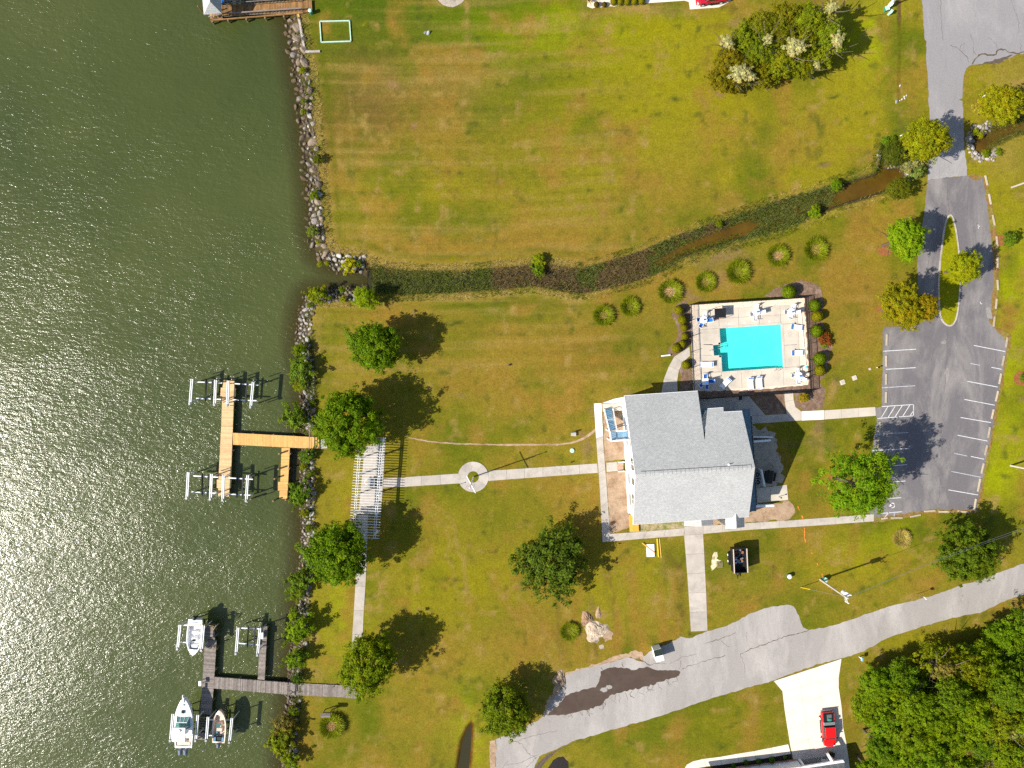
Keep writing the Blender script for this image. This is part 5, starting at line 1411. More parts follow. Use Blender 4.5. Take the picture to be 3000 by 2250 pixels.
# entrance step of brick with white cheeks
stp = thing('brick_steps', 'small brick step with white cheeks at the lake side door', 'steps', G(1817, 1366))
for i in range(5): MB().box((G(1817,1366).x, G(1817,1366).y + (i - 2) * .24, .12), (.95, .225, .22), TH).build('brick_tread', MAT['brick'], stp)
for s_ in (-1, 1): MB().box((G(1819,1366).x, G(1819,1366).y + s_ * .72, .35), (1.0, .14, .7), TH).build('cheek_wall', MAT['white'], stp)

# low roofs tucked under the eaves
def flatroof(pts_in, z_in, pts_out, z_out, name='lower_roof', mat='shingle_shade', th=.18):
    P = [G(*p, z_in) for p in pts_in] + [G(*p, z_out) for p in pts_out]
    o = MB().slab(P, th).build(name, MAT[mat], house); return o
flatroof([(2150,1202),(2168,1496)], 4.1, [(2216,1498),(2197,1198)], 2.9)
flatroof([(2048,1285),(2082,1284)], 4.5, [(2083,1196),(2045,1198)], 3.0)
east_wall = [G(2160,1215,0), G(2186,1214,0), G(2203,1470,0), G(2150,1475,0)]
lw = MB()
for i in range(4):
    a, b = east_wall[i], east_wall[(i + 1) % 4]; lw.add([(a.x,a.y,0),(b.x,b.y,0),(b.x,b.y,2.75),(a.x,a.y,2.75)], [(0,1,2,3)])
lw.build('lower_wall', MAT['white_wall'], house)
# two porch gables on the road side
def gable(x0, xr, x1, ytop, ybot, zr, ze, nm):
    """ridge runs down the picture at xr; eaves at x0 and x1"""
    Rt, Rb = G(xr, ytop, zr), G(xr + 3, ybot, zr)
    Lt, Lb = G(x0, ytop + 4, ze), G(x0 + 2, ybot, ze)
    Et, Eb = G(x1, ytop + 4, ze), G(x1 + 2, ybot - 3, ze)
    g = MB().slab([Lt, Rt, Rb, Lb][::-1], .15).build(nm, MAT['shingle'], house)
    MB().slab([Rt, Et, Eb, Rb][::-1], .15).build(nm, MAT['shingle'], house)
    trim(Lb, Rb, g, .05, .18); trim(Rb, Eb, g, .05, .18); trim(Et, Eb, g, .05, .16)
    f = MB(); a, b, c = Lb - RV * .15, Rb - RV * .15, Eb - RV * .15
    f.add([(a.x + .2, a.y, 0), (c.x - .2, c.y, 0), (c.x - .2, c.y, ze - .2), (b.x, b.y, zr - .22), (a.x + .2, a.y, ze - .2)], [(0, 1, 2, 3, 4)])
    f.build('porch_wall', MAT['white_wall'], house)
gable(2003, 2053, 2088, 1505, 1541, 4.3, 3.2, 'porch_roof')
gable(2124, 2155, 2179, 1480, 1547, 6.6, 5.4, 'dormer_roof')
# vent pipe on the roof
vp = PR(2135, 1361); MB().tube(vp - Vector((0,0,.1)), vp + Vector((0,0,.5)), .07).tube(vp - Vector((0,0,.02)), vp + Vector((0,0,.06)), .17).build('vent_pipe', MAT['white'], rn)
# orange deck at the lower left corner
od = thing('wooden_stoop', 'small new orange timber deck under the road side corner of the clubhouse', 'deck', G(1857, 1535))
for i in range(10):
    q = [(1843 + i * 2.7, 1508), (1845.4 + i * 2.7, 1508), (1847.4 + i * 2.7, 1558 - i * .1), (1845 + i * 2.7, 1558 - i * .1)]
    w = GP(q, .35); MB().slab(w[::-1] if False else w, .05).build('plank', MAT['orange_wood'], od)
MB().prism(GP([(1844,1510),(1869,1510),(1872,1556),(1846,1557)]), 0, .29).build('joists', MAT['orange_wood'], od)

# outside stair at the pool end of the lake side
st_ = thing('outside_staircase', 'blue grey outside staircase with white railings climbing to the clubhouse', 'staircase', G(1800, 1240))
def rail(a, b, par, hgt=.95, n=8, mat='white', top=.12, name='railing'):
    a, b = Vector(a), Vector(b); up = Vector((0, 0, hgt)); mb = MB()
    mb.beam(a + up, b + up, top, .07).beam(a + up * .12, b + up * .12, .05, .05)
    for i in range(n + 1):
        p = a.lerp(b, i / n); mb.beam(p, p + up, .045, .045)
    return mb.build(name, MAT[mat], par)
N_T = 15
for i in range(N_T):
    t = i / N_T; z = .2 + 2.8 * t
    if i == 7: continue
    yl = 1200 + 62 * t
    a, b = G(1771 + 14 * t, yl + 1, z), G(1791 + 12 * t, yl - 1, z)
    mb = MB().beam(a, b, .27, .05); mb.beam(a + Vector((0, -.12, -.1)), b + Vector((0, -.12, -.1)), .03, .16); mb.build('tread', MAT['blue_board'], st_)
s0, s1 = G(1769, 1199, .1), G(1784, 1262, 3.0); t0, t1 = G(1794, 1197, .1), G(1805, 1259, 3.0)
for a, b in ((s0, s1), (t0, t1)):
    MB().beam(a, b, .08, .28).build('stringer', MAT['white'], st_); rail(a, b, st_, .95, 12)
LZ = 3.0
for i in range(9):
    y0 = 1262 + i * 3.3
    MB().slab([G(1785 + i*.4, y0, LZ), G(1801 + i*.3, y0 - .8, LZ), G(1801 + i*.3, y0 + 2.1, LZ), G(1785 + i*.4, y0 + 2.9, LZ)][::-1], .05).build('landing_board', MAT['blue_board'], st_)
for i in range(10):
    x0 = 1802 + i * 3.7
    MB().slab([G(x0, 1264, LZ), G(x0 + 3.2, 1263.8, LZ), G(x0 + 3.4, 1286, LZ), G(x0 + .2, 1286.2, LZ)][::-1], .05).build('landing_board', MAT['blue_board'], st_)
rail(G(1784,1262,LZ), G(1788,1291,LZ), st_, .95, 6, top=.16); rail(G(1788,1291,LZ), G(1838,1287,LZ), st_, .95, 10, top=.16); rail(G(1803,1262,LZ), G(1834,1260,LZ), st_, .95, 7)
for x, y in ((1787,1290),(1784,1263),(1836,1287),(1805,1261)):
    p = G(x, y, LZ); MB().beam((p.x, p.y, 0), (p.x, p.y, LZ + 1.05), .16, .16).build('post', MAT['white'], st_)
for x, y in ((1770,1200),(1794,1198)):
    p = G(x, y, .1); MB().beam((p.x, p.y, 0), (p.x, p.y, 1.15), .15, .15).build('post', MAT['white'], st_)

# east side: ramps of white siding, condensers behind a screen, barbecue
def lowwall(name, label, cat, a, b, h, mat='white', w=.1):
    A, B = G(*a), G(*b); t = thing(name, label, cat, A.lerp(B, .5))
    MB().beam((A.x, A.y, h / 2), (B.x, B.y, h / 2), w, h).build('panel', MAT[mat], t)
    MB().beam((A.x, A.y, h + .03), (B.x, B.y, h + .03), w + .12, .06).build('cap', MAT[mat], t)
    for p in (A, B): MB().box((p.x, p.y, h / 2 + .1), (.16, .16, h + .2)).build('post', MAT[mat], t)
    return t
lowwall('handrail_wall', 'thin white rail nearer the pool on the shaded side of the clubhouse', 'railing', (2195,1278), (2255,1279), 1.0, w=.05)
lowwall('handrail_wall', 'thicker white wall of the pair on the shaded side of the clubhouse', 'wall', (2195,1292), (2249,1288), 1.1, w=.2)
lowwall('screen_fence', 'white louvred screen hiding the air conditioners', 'fence', (2221,1373), (2230,1418), 1.6, w=.08)
lowwall('ramp_wall', 'white wall along the concrete pad by the road side corner of the clubhouse', 'wall', (2205,1480), (2258,1477), 1.1, w=.2)
for k, (x, y) in enumerate(((2213,1388),(2214,1410))):
    c = G(x, y); t = thing('air_conditioner', ['upper','lower'][k] + ' of two round fan air conditioners behind the white screen', 'air conditioner', c, 0, 'air conditioners beside the clubhouse')
    MB().box((c.x, c.y, .45), (.9, .9, .9)).build('cabinet', MAT['grey_metal'], t, bevel=.04)
    MB().tube((c.x, c.y, .9), (c.x, c.y, .94), .38, 16).build('fan_grille', MAT['black'], t); MB().tube((c.x, c.y, .94), (c.x, c.y, .98), .1, 8).build('fan_hub', MAT['grey_metal'], t)
for k, (x, y, L, w_, lb) in enumerate([(2237,1393,1.5,.55,'narrow black barbecue grill on the sandy yard'),(2247,1395,2.0,1.0,'wide black barbecue smoker on the sandy yard')]):
    c = G(x, y); t = thing('barbecue', lb, 'barbecue', c, 0)
    mb = MB(); rings = []
    for i in range(7):
        a = math.pi * i / 6; rings.append(a)
    n_ = 8; mb.tube((c.x, c.y - L / 2, .85), (c.x + .3, c.y + L / 2, .85), w_ / 2, 12).build('lid', MAT['black'], t)
    MB().box((c.x + .15, c.y, .65), (w_ * .9, L * .95, .3), -.18).build('firebox', MAT['dark_metal'], t)
    for sx in (-1, 1):
        for sy in (-1, 1): MB().box((c.x + .15 + sx * w_ * .38, c.y + sy * L * .42, .28), (.06, .06, .56)).build('leg', MAT['dark_metal'], t)
    MB().box((c.x + .15 + w_ * .8, c.y, .75), (.35, L * .7, .04), -.18).build('side_shelf', MAT['dark_metal'], t)

# small things on the pavement in the shade by the lower door
c = G(2282, 1455); t = thing('wall_lamp_post', 'short lamp post on the concrete pad at the road side corner', 'lamp', c)
MB().tube((c.x, c.y, 0), (c.x, c.y, 1.0), .04).build('pole', MAT['dark_metal'], t); MB().ball((c.x, c.y, 1.05), .12).build('lamp_head', MAT['dark_metal'], t)
c = G(2164, 1166); t = thing('metal_stand', 'dark metal stand on the shaded pavement by the lower pool fence', 'stand', c)
for sx in (-1, 1):
    for sy in (-1, 1): MB().box((c.x + sx * .22, c.y + sy * .25, .45), (.05, .05, .9)).build('leg', MAT['dark_metal'], t)
MB().box((c.x, c.y, .9), (.5, .55, .05)).build('top', MAT['dark_metal'], t)

# ------------------------------------------------------------------ pool
pool_px = [(2107,962),(2288,950),(2295,1077),(2115,1089),(2112,1041),(2091,1042),(2088,1011),(2110,1009)]
pw = GP(pool_px)
swim = thing('swimming_pool', 'turquoise swimming pool with steps on its left side', 'swimming pool', G(2200, 1020))
mb = MB(); n = len(pw); dep = 1.15
big = [0, 1, 2, 3, 4, 7]
mb.add([(pw[i].x, pw[i].y, -dep) for i in big], [tuple(range(6))[::-1]])
for i in range(n):
    a, b = pw[i], pw[(i + 1) % n]; zz = -dep if i in (0, 1, 2, 3, 7) else -.9
    if i in (4, 5, 6): zz = -.9
    mb.add([(a.x,a.y,zz),(b.x,b.y,zz),(b.x,b.y,.05),(a.x,a.y,.05)], [(0,1,2,3)])
mb.add([(pw[i].x, pw[i].y, -.9) for i in (4, 5, 6, 7)], [(0, 1, 2, 3)])
mb.add([(pw[4].x,pw[4].y,-dep),(pw[7].x,pw[7].y,-dep),(pw[7].x,pw[7].y,-.9),(pw[4].x,pw[4].y,-.9)], [(0,1,2,3)])
mb.build('basin', MAT['basin'], swim)
o = MB().add([(p.x, p.y, -.12) for p in pw], [tuple(range(n))]).build('water', MAT['pool_water'], swim)
# shallow ledge along the right side
MB().prism(GP([(2279,951.5),(2287.4,951),(2294.4,1076),(2286,1076.6)]), -1.1, -.75).build('ledge', MAT['basin'], swim)
for i in range(4):
    q = GP([(2089 + i * 4, 1012), (2092.5 + i * 4, 1011.8), (2095 + i * 4, 1040.5), (2092 + i * 4, 1040.7)])
    MB().prism(q, -.9, -.22 - i * .16).build('step', MAT['basin'], swim); MB().prism(GP([(2091.6 + i * 4, 1011.8), (2092.5 + i * 4, 1011.8), (2095 + i * 4, 1040.5), (2094.1 + i * 4, 1040.7)]), -.22 - i * .16, -.21 - i * .16).build('tile_edge', MAT['basin_tile'], swim)
for (a, b) in zip(pw, pw[1:] + pw[:1]):      # coping
    d = (b - a).normalized(); nrm = Vector((-d.y, d.x, 0)); L = (b - a).length; k = max(1, int(L / 1.2))
    for j in range(k):
        p, q = a.lerp(b, j / k), a.lerp(b, (j + 1) / k)
        sgn = 1 if not inside(np.array([(a + b)[0] / 2 + nrm.x * .2]), np.array([(a + b)[1] / 2 + nrm.y * .2]), pw)[0] else -1
        m_ = nrm * sgn * .3
        g_ = d * .008
        MB().prism([p + g_ - m_ * .08, q - g_ - m_ * .08, q - g_ + m_, p + g_ + m_], .0, .085).build('coping', MAT['conc_deck'], swim)
# ladders
def hoop(par, a, b, h, name='handrail', mat='grey_metal', r=.035):
    a, b = Vector(a), Vector(b); pts = []
    for i in range(9):
        t = i / 8; pts.append(a.lerp(b, t) + Vector((0, 0, h * math.sin(math.pi * t) ** .5)))
    return MB().path(pts, r).build(name, MAT[mat], par)
for x in (2268, 2279): hoop(swim, G(x - 1, 1087, .05), G(x + 4, 1074, -.3), .75)
hoop(swim, G(2078, 1027, .05), G(2097, 1024, -.4), .8); hoop(swim, G(2100, 1014, -.6), G(2116, 1018, -.6), .75); hoop(swim, G(2100, 1021, -.6), G(2116, 1022, -.6), .75)

# deck in bays around the basin
deck = struct('pool_deck', G(2200, 1020))
xsL = [(2043,908),(2353,1128)]
def dk(u, v):
    """deck corner interpolation"""
    a, b, c_, d = Vector((2043,908)), Vector((2340,892)), Vector((2353,1126)), Vector((2041,1147))
    p = a.lerp(b, u).lerp(d.lerp(c_, u), v); return (p.x, p.y)
us = [0, .155, .215, .37, .53, .67, .815, .845, .92, 1]; vs_ = [0, .22, .245, .42, .435, .56, .575, .75, .79, .9, 1]
def clip_out(poly, hole):
    bm = bmesh.new()
    return None
# bays are cut against the basin outline with a boolean-free method: columns of quads outside the pool outline
def bay(pts):
    quadslab(deck, 'slab', pts, .06, .07, MAT['conc_deck'], gap=.02)
P_ = pool_px
def ly(x):  # top and bottom edge of the pool at x
    return (962 - 12 * (x - 2107) / 181, 1089 - 12 * (x - 2115) / 180)
colx = [2043, 2090, 2107, 2160, 2220, 2288, 2340]
f = lambda x: 908 - 16 * (x - 2043) / 297
g = lambda x: 1147 - 21 * (x - 2041) / 312
def skew(x, y): return x + (y - 960) * .048       # the deck leans like the fence line
mids = [2043, 2107, 2165, 2225, 2288, 2338]
for a, b in zip(mids[:-1], mids[1:]):
    ta, tb = 962 - (a - 2107) * .0663, 962 - (b - 2107) * .0663
    fa, fb = f(a), f(b)
    for u0, u1 in ((0, .5), (.5, 1)):
        bay([(skew(a, fa + (ta - fa) * u0), fa + (ta - fa) * u0), (skew(b, fb + (tb - fb) * u0), fb + (tb - fb) * u0), (skew(b, fb + (tb - fb) * u1), fb + (tb - fb) * u1), (skew(a, fa + (ta - fa) * u1), fa + (ta - fa) * u1)])
    ba, bb = 1089 - (a - 2109) * .0667, 1089 - (b - 2109) * .0667
    ga, gb = g(a + 8), g(b + 8)
    bay([(skew(a, ba), ba), (skew(b, bb), bb), (skew(b, gb), gb), (skew(a, ga), ga)])
for (y0, y1) in ((966,1009),(1009,1041),(1041,1093)):
    xr0 = {966:2107.3,1009:2088.5,1041:2112}[y0]; xr1 = {1009:2109.5,1041:2090.7,1093:2115}[y1]
    bay([(skew(2043, y0), y0), (xr0, y0 - 4 if y0 == 966 else y0 + (2 if y0 == 1009 else 0)), (xr1, y1 if y1 != 1093 else 1089), (skew(2043, y1), y1)])
for (y0, y1) in ((950,1012),(1012,1077)):
    xa = 2288 + (y0 - 950) * .055; xb = 2288 + (y1 - 950) * .055
    bay([(xa, y0), (skew(2338, y0), y0 - 3), (skew(2338, y1), y1 - 3), (xb, y1)])
# under-sheet so that joints read dark but not empty, and shell gravel border
sheet('gravel_border', [(2020,898),(2357,876),(2372,1144),(2030,1166)], .004, MAT['gravel'], jamp=0) if False else None
def frame_sheet(name, outer, inner_, z, mat):
    o_, i_ = GP(outer), GP(inner_); n = len(outer)
    mb = MB().add([(p.x, p.y, z) for p in o_ + i_], [(k, (k + 1) % n, n + (k + 1) % n, n + k) for k in range(n)])
    x = mb.build(name, mat); x['kind'] = 'structure'; return x
frame_sheet('gravel_border', [(2019,893),(2357,872),(2374,1146),(2030,1168)], [(2060,930),(2330,915),(2340,1110),(2062,1130)], .014, MAT['gravel'])

# iron fence round the pool
fence = thing('pool_fence', 'black iron picket fence enclosing the pool deck', 'fence', G(2200, 1020))
FC = [(2019,894),(2357,873),(2374,1147),(2030,1169)]
pick = MB()
for (a, b) in zip(FC, FC[1:] + FC[:1]):
    A, B = G(*a), G(*b); L = (B - A).length; k = round(L / 2.4)
    for zr in (.25, 1.35): MB().beam(A + Vector((0,0,zr)), B + Vector((0,0,zr)), .06, .06).build('rail', MAT['dark_metal'], fence)
    for j in range(k):
        p = A.lerp(B, j / k); MB().beam(p, p + Vector((0,0,1.55)), .08, .08).build('post', MAT['dark_metal'], fence)
    m_ = int(L / .14)
    for j in range(m_):
        p = A.lerp(B, j / m_); pick.beam(p + Vector((0,0,.1)), p + Vector((0,0,1.42)), .034, .034)
o = pick.build('pickets', MAT['dark_metal'], fence); o['kind'] = 'stuff'

# furniture ------------------------------------------------
def chair_proto(canvas):
    t = thing('pool_chair', 'x', 'chair', (0, 0, 0), 0, 'sling chairs around the pool tables')
    MB().slab([(-.26,-.26,.42),(.26,-.26,.42),(.26,.26,.40),(-.26,.26,.40)], .04).build('seat', MAT[canvas], t)
    MB().slab([(-.26,.24,.42),(.26,.24,.42),(.25,.50,1.0),(-.25,.50,1.0)], .04).build('backrest', MAT[canvas], t)
    for s in (-1, 1):
        MB().beam((s*.3,-.28,.62),(s*.3,.34,.64),.07,.04).build('armrest', MAT['white'], t)
        MB().beam((s*.3,-.28,0),(s*.3,-.28,.62),.04,.04).beam((s*.3,.25,0),(s*.3,.52,1.02),.04,.04).build('leg', MAT['white'], t)
    MB().beam((-.3,.52,1.02),(.3,.52,1.02),.05,.05).build('top_bar', MAT['white'], t)
    return t
CH = {'white': chair_proto('white'), 'blue': chair_proto('blue')}
usedc = {'white': False, 'blue': False}
def place_chair(kind, x, y, rz, label):
    p = G(x, y, .4); p.z = .06
    if not usedc[kind]: o = CH[kind]; usedc[kind] = True; o.location = p; o.rotation_euler.z = rz; o['label'] = label
    else: o = again(CH[kind], p, rz, label)
    return o
tables = [(2061,937,'blue','the upper left deck table near the black canopy',[(2047,936,'blue',90+15),(2053,952,'blue',150),(2076,939,'blue',-80),(2064,924,'white',0)],'round'),
 (2216,914,'white','the deck table above the middle of the pool',[(2203,921,'white',100),(2211,931,'white',180),(2215,903,'white',0),(2229,915,'white',-80)],'round'),
 (2318,914,'white','the upper right deck table by the pool',[(2303,915,'white',95),(2315,926,'white',170),(2322,902,'white',-10),(2330,914,'white',-90)],'round'),
 (2340,1101,'white','the lower right deck table by the pool',[(2323,1101,'white',90),(2337,1116,'white',180),(2334,1088,'white',5),(2348,1109,'white',-120)],'round'),
 (2066,1118,'blue','the square deck table in the clubhouse shadow',[(2065,1105,'blue',0),(2081,1117,'blue',-90),(2070,1131,'blue',170),(2055,1127,'blue',130)],'square')]
side = {0:'left of','1':''}
for i, (x, y, kk_, where, chs, shape) in enumerate(tables):
    c = G(x, y, .7); c.z = .06
    t = thing('patio_table', 'white patio table, ' + where, 'table', c, 0, 'white tables on the pool deck')
    if shape == 'round': MB().tube((c.x, c.y, .72), (c.x, c.y, .77), .60, 20).build('tabletop', MAT['white'], t)
    else: MB().box((c.x, c.y, .745), (1.0, 1.0, .05), .05).build('tabletop', MAT['white'], t)
    for s in range(4):
        a = R(45 + 90 * s); MB().beam((c.x + .42 * math.cos(a), c.y + .42 * math.sin(a), .06), (c.x + .36 * math.cos(a), c.y + .36 * math.sin(a), .72), .05, .05).build('leg', MAT['white'], t)
    u = thing('patio_umbrella', 'closed blue umbrella standing in ' + where, 'umbrella', c, 0, 'closed blue umbrellas on the pool deck')
    MB().tube((c.x, c.y, .06), (c.x, c.y, 2.55), .025).build('pole', MAT['white'], u)
    MB().tube((c.x, c.y, 1.35), (c.x + .02, c.y, 1.8), .17, 10, .14).tube((c.x + .02, c.y, 1.8), (c.x, c.y, 2.55), .14, 10, .03).build('canopy', MAT['blue'], u)
    MB().tube((c.x, c.y, .06), (c.x, c.y, .14), .22, 12).build('base', MAT['dark_metal'], u)
    for j, (cx_, cy_, ck, rz) in enumerate(chs):
        dx, dy = cx_ - x, cy_ - y
        s_ = ('left' if dx < 0 else 'right') if abs(dx) > abs(dy) else ('upper' if dy < 0 else 'lower')
        if abs(abs(dx) - abs(dy)) < 6: s_ = ('upper' if dy < 0 else 'lower') + ' ' + ('left' if dx < 0 else 'right')
        place_chair(ck, cx_, cy_, R(rz), f'{ck} chair on the {s_} side of {where}')
def lounger(x, y, rz, label, proto=[None]):
    p = G(x, y, .3); p.z = .06
    if proto[0] is None:
        t = thing('sun_lounger', label, 'sun lounger', (0, 0, 0), 0, 'white sun loungers beside the pool')
        MB().slab([(-.33,-.95,.36),(.33,-.95,.36),(.33,.35,.36),(-.33,.35,.36)], .05).build('seat_sling', MAT['white'], t)
        MB().slab([(-.33,.35,.36),(.33,.35,.36),(.33,.9,.72),(-.33,.9,.72)], .05).build('back_sling', MAT['white'], t)
        for s in (-1, 1):
            MB().beam((s*.35,-.98,.36),(s*.35,.4,.36),.05,.06).beam((s*.35,.35,.36),(s*.35,.93,.75),.05,.06).build('side_rail', MAT['white'], t)
            for yy in (-.75, .45): MB().beam((s*.33,yy,0),(s*.33,yy,.36),.05,.05).build('leg', MAT['white'], t)
        MB().box((0,.78,.665),(.68,.16,.05)).build('head_strap', MAT['blue'], t); MB().box((0,-.88,.365),(.68,.07,.02)).build('foot_strap', MAT['blue'], t)
        proto[0] = t; o = t; o.location = p; o.rotation_euler.z = rz
    else: o = again(proto[0], p, rz, label)
    o.scale = (1.12, 1.05, 1)
    return o
lounger(2332,959,R(82),'white lounger in the upper half of the strip right of the pool'); lounger(2334,1034,R(90),'white lounger in the lower half of the strip right of the pool')
lounger(2070,1068,R(-90),'white lounger on the left of the pool with a pale grey middle'); lounger(2124,1123,R(-40),'white lounger standing askew in the clubhouse shadow')
lounger(2198,1124,R(5),'left one of the two parallel loungers below the pool'); lounger(2224,1120,R(5),'right one of the two parallel loungers below the pool')
c = G(2102, 919); t = thing('shade_canopy', 'black mesh canopy frame on the upper part of the pool deck', 'canopy', c)
MB().box((c.x, c.y, 1.5), (1.75, 1.45, .06), R(3)).build('mesh_top', MAT['black'], t)
for sx in (-1, 1):
    for sy in (-1, 1): MB().beam((c.x + sx*.9, c.y + sy*.75, .06), (c.x + sx*.88, c.y + sy*.72, 1.5), .05, .05).build('leg', MAT['dark_metal'], t)
MB().beam((c.x-.9,c.y-.78,.12),(c.x+1.2,c.y-.68,.12),.06,.06).build('floor_bar', MAT['rust'], t)
for k, (x, y) in enumerate(((2136,949),(2254,942),(2181,946),(2210,1093))):
    c = G(x, y); tag(MB().tube((c.x, c.y, .05), (c.x, c.y, .085), .14, 14).build('skimmer_lid', MAT['white']), 'small white round lid in the deck ' + ['above the left part of the pool','above the right part of the pool','above the middle of the pool','below the middle of the pool'][k], 'lid', 'skimmer lids around the pool')
nt_ = thing('pool_net', 'long pole with light blue skimmer net hanging in the right gravel strip', 'pool net', G(2361, 1040))
MB().tube(G(2346,906,.12), G(2361,1070,.12), .03).build('pole', MAT['white'], nt_)
a_ = G(2363,1076,.12); MB().ball((a_.x, a_.y, .14), (.22, .22, .05), 12, 4).build('net', M('net_cyan', (.12,.55,.75), .6, .1, 4), nt_)

# ------------------------------------------------------------------ pergola
perg = thing('pergola', 'long white pergola of thin rafters over the shore path', 'pergola', G(1085, 1430))
PZ = 2.75
NR = 38
for i in range(NR):
    t = i / (NR - 1); y = 1281 + 294 * t
    xl = 1043 - 22 * t if i > 1 else 1086; xr = 1131 - 20 * t
    if i < 2: xl = 1044
    a, b = G(xl + 0, y - 1.5, PZ), G(xr, y + 2.5, PZ)
    MB().beam(a, b, .055, .16).build('rafter', MAT['white'], perg)
for x0, x1, y0, y1 in ((1053,1033,1284,1568),(1059,1038,1284,1568),(1117,1094,1281,1579),(1123,1099,1281,1579)):
    MB().beam(G(x0, y0, PZ - .2), G(x1, y1, PZ - .2), .06, .2).build('beam', MAT['white'], perg)
for k, (yl, yr) in enumerate(((1291,1284),(1339,1332),(1388,1388),(1444,1442),(1498,1498),(1556,1556))):
    t = (yl - 1281) / 294
    for x, y in ((1069 - 26 * t + 0, yl), (1126 - 22 * t, yr)):
        p = G(x + 1, y, .1); MB().box((p.x, p.y, 1.3), (.2, .2, 2.6)).build('post', MAT['white'], perg)
# bench, bin and a round table under it
c = G(1093, 1413); t = thing('picnic_bench', 'grey picnic bench under the middle of the pergola', 'bench', c)
for k in range(4): MB().box((c.x - .5 + k * .26, c.y, .74), (.23, 1.5, .05)).build('plank', MAT['grey_metal'], t)
for s in (-1, 1):
    MB().box((c.x + s * .85, c.y, .45), (.28, 1.5, .05)).build('seat', MAT['grey_metal'], t); MB().box((c.x, c.y + s * .5, .37), (1.5, .08, .7)).build('leg', MAT['dark_metal'], t)
c = G(1079, 1411); t = thing('round_urn', 'round cream planter beside the picnic bench under the pergola', 'planter', c)
MB().tube((c.x, c.y, .05), (c.x, c.y, .5), .3, 14, .5).build('bowl', MAT['conc_bright'], t); MB().tube((c.x, c.y, .5), (c.x, c.y, .52), .42, 14).build('soil', MAT['sand'], t)

# ------------------------------------------------------------------ flagpole
c = G(1387, 1397); fpole = thing('flagpole', 'white flagpole with a crossarm on the round paving', 'flagpole', c)
MB().tube((c.x, c.y, -.1), (c.x, c.y, 6.9), .11, 10, .085).tube((c.x, c.y, 6.9), (c.x, c.y, 10.2), .085, 10, .05).build('mast', MAT['white'], fpole)
d = Vector((24, -46, 0)).normalized()
MB().tube(Vector((c.x, c.y, 7.1)) - d * 1.45, Vector((c.x, c.y, 7.1)) + d * 1.45, .07).build('crossarm', MAT['white'], fpole)
MB().ball((c.x, c.y, 10.25), .11).build('finial', MAT['white'], fpole)
fl = MB()
for i in range(6):
    z0 = 9.9 - i * .36; z1 = z0 - .36; w0 = .08 + .09 * i * .9; w1 = w0 + .08; off = -.05 if i % 2 else .07
    fl.add([(c.x - .06, c.y, z0), (c.x - .06 - w0, c.y - w0 * .8 + off, z0), (c.x - .06 - w1, c.y - w1 * .8 - off, z1), (c.x - .06, c.y, z1)], [(0, 1, 2, 3)])
fl_o = fl.build('flag', M('flag_cloth', (.75, .5, .52), .7, .25, 3), fpole)
c = G(1343, 1420); t = thing('path_light', 'thin black garden light at the edge of the round paving', 'lamp', c)
MB().tube((c.x, c.y, 0), (c.x, c.y, 1.0), .035).build('pole', MAT['dark_metal'], t); MB().tube((c.x, c.y, 1.0), (c.x, c.y, 1.06), .1, 8).build('cap', MAT['dark_metal'], t)

# ------------------------------------------------------------------ docks
def deck_run(par, quad, z, mat, along=0, bw=.145, gap=.012, th=.05, n=None, name='plank', ragged=0):
    """boards across a run; quad = 4 pixel corners; boards are laid along edge 0-1 -> stepping from 0 to 3"""
    a, b, c_, d = [G(*p, z) for p in quad]
    L = ((d - a).length + (c_ - b).length) / 2; k = n or max(1, int(L / bw))
    me = None; r = random.Random(int(quad[0][0] * 3 + quad[0][1]))
    w = L / k - gap; bl = ((b - a).length + (c_ - d).length) / 2
    base = MB().box((0, 0, -th / 2), (bl, w, th)).mesh(name, MAT[mat])
    for j in range(k):
        t = (j + .5) / k; p, q = a.lerp(d, t), b.lerp(c_, t); m = (p + q) / 2; dd = q - p
        o = link(base, name, par, m - par.location, math.atan2(dd.y, dd.x), (dd.length / bl, 1, 1))
        if ragged: o.location += dd.normalized() * r.uniform(-ragged, ragged)
def joists(par, quad, z, mat, name='stringer'):
    a, b, c_, d = [G(*p, z) for p in quad]
    for t in (.04, .5, .96):
        MB().beam(a.lerp(b, t) + Vector((0,0,-.2)), d.lerp(c_, t) + Vector((0,0,-.2)), .08, .26).build(name, MAT[mat], par)
def piles(par, pts, z, mat='pile', r=.13, top=None):
    for p in pts:
        w = G(p[0], p[1], z); zt = z - .1 if len(p) < 3 else p[2]
        MB().tube((w.x, w.y, -3), (w.x, w.y, zt), r, 8).build('pile', MAT[mat], par)
DZ = .22
dk1 = thing('new_dock', 'new yellow timber dock shaped like an F reaching into the lake', 'dock', G(660, 1290, 0))
runs = [[(655,1114),(687,1116),(689,1137),(652,1135)],[(647,1135.5),(691,1137.5),(690,1162),(645,1161)],[(651,1161.5),(685,1162.5),(682,1250),(648,1250)],[(648,1250.5),(682,1250.5),(676,1404),(640,1404)],[(635,1404.5),(678,1404.5),(676,1430),(635,1430)],[(639,1430.5),(672,1430.5),(671,1455),(639,1454)]]
for q in runs: deck_run(dk1, q, DZ, 'pine', bw=.155)
for q in (runs[2], runs[3], [(655,1114),(687,1116),(684,1162),(650,1162)], [(640,1404),(674,1404),(671,1455),(639,1454)]): joists(dk1, q, DZ, 'pine2')
ew = [(683,1303),(682,1268),(908,1280),(908,1314)]
deck_run(dk1, ew, DZ, 'pine2', bw=.155); joists(dk1, ew, DZ, 'pine2')
fg = [(825,1311.5),(849,1312),(844,1411),(821,1411)]; fg2 = [(815,1411.5),(844,1411.5),(843,1437),(814,1437)]; fg3 = [(819,1437.5),(842,1437.5),(841,1462),(818,1461)]
for q in (fg, fg2, fg3): deck_run(dk1, q, DZ - .03, 'pine2', bw=.16)
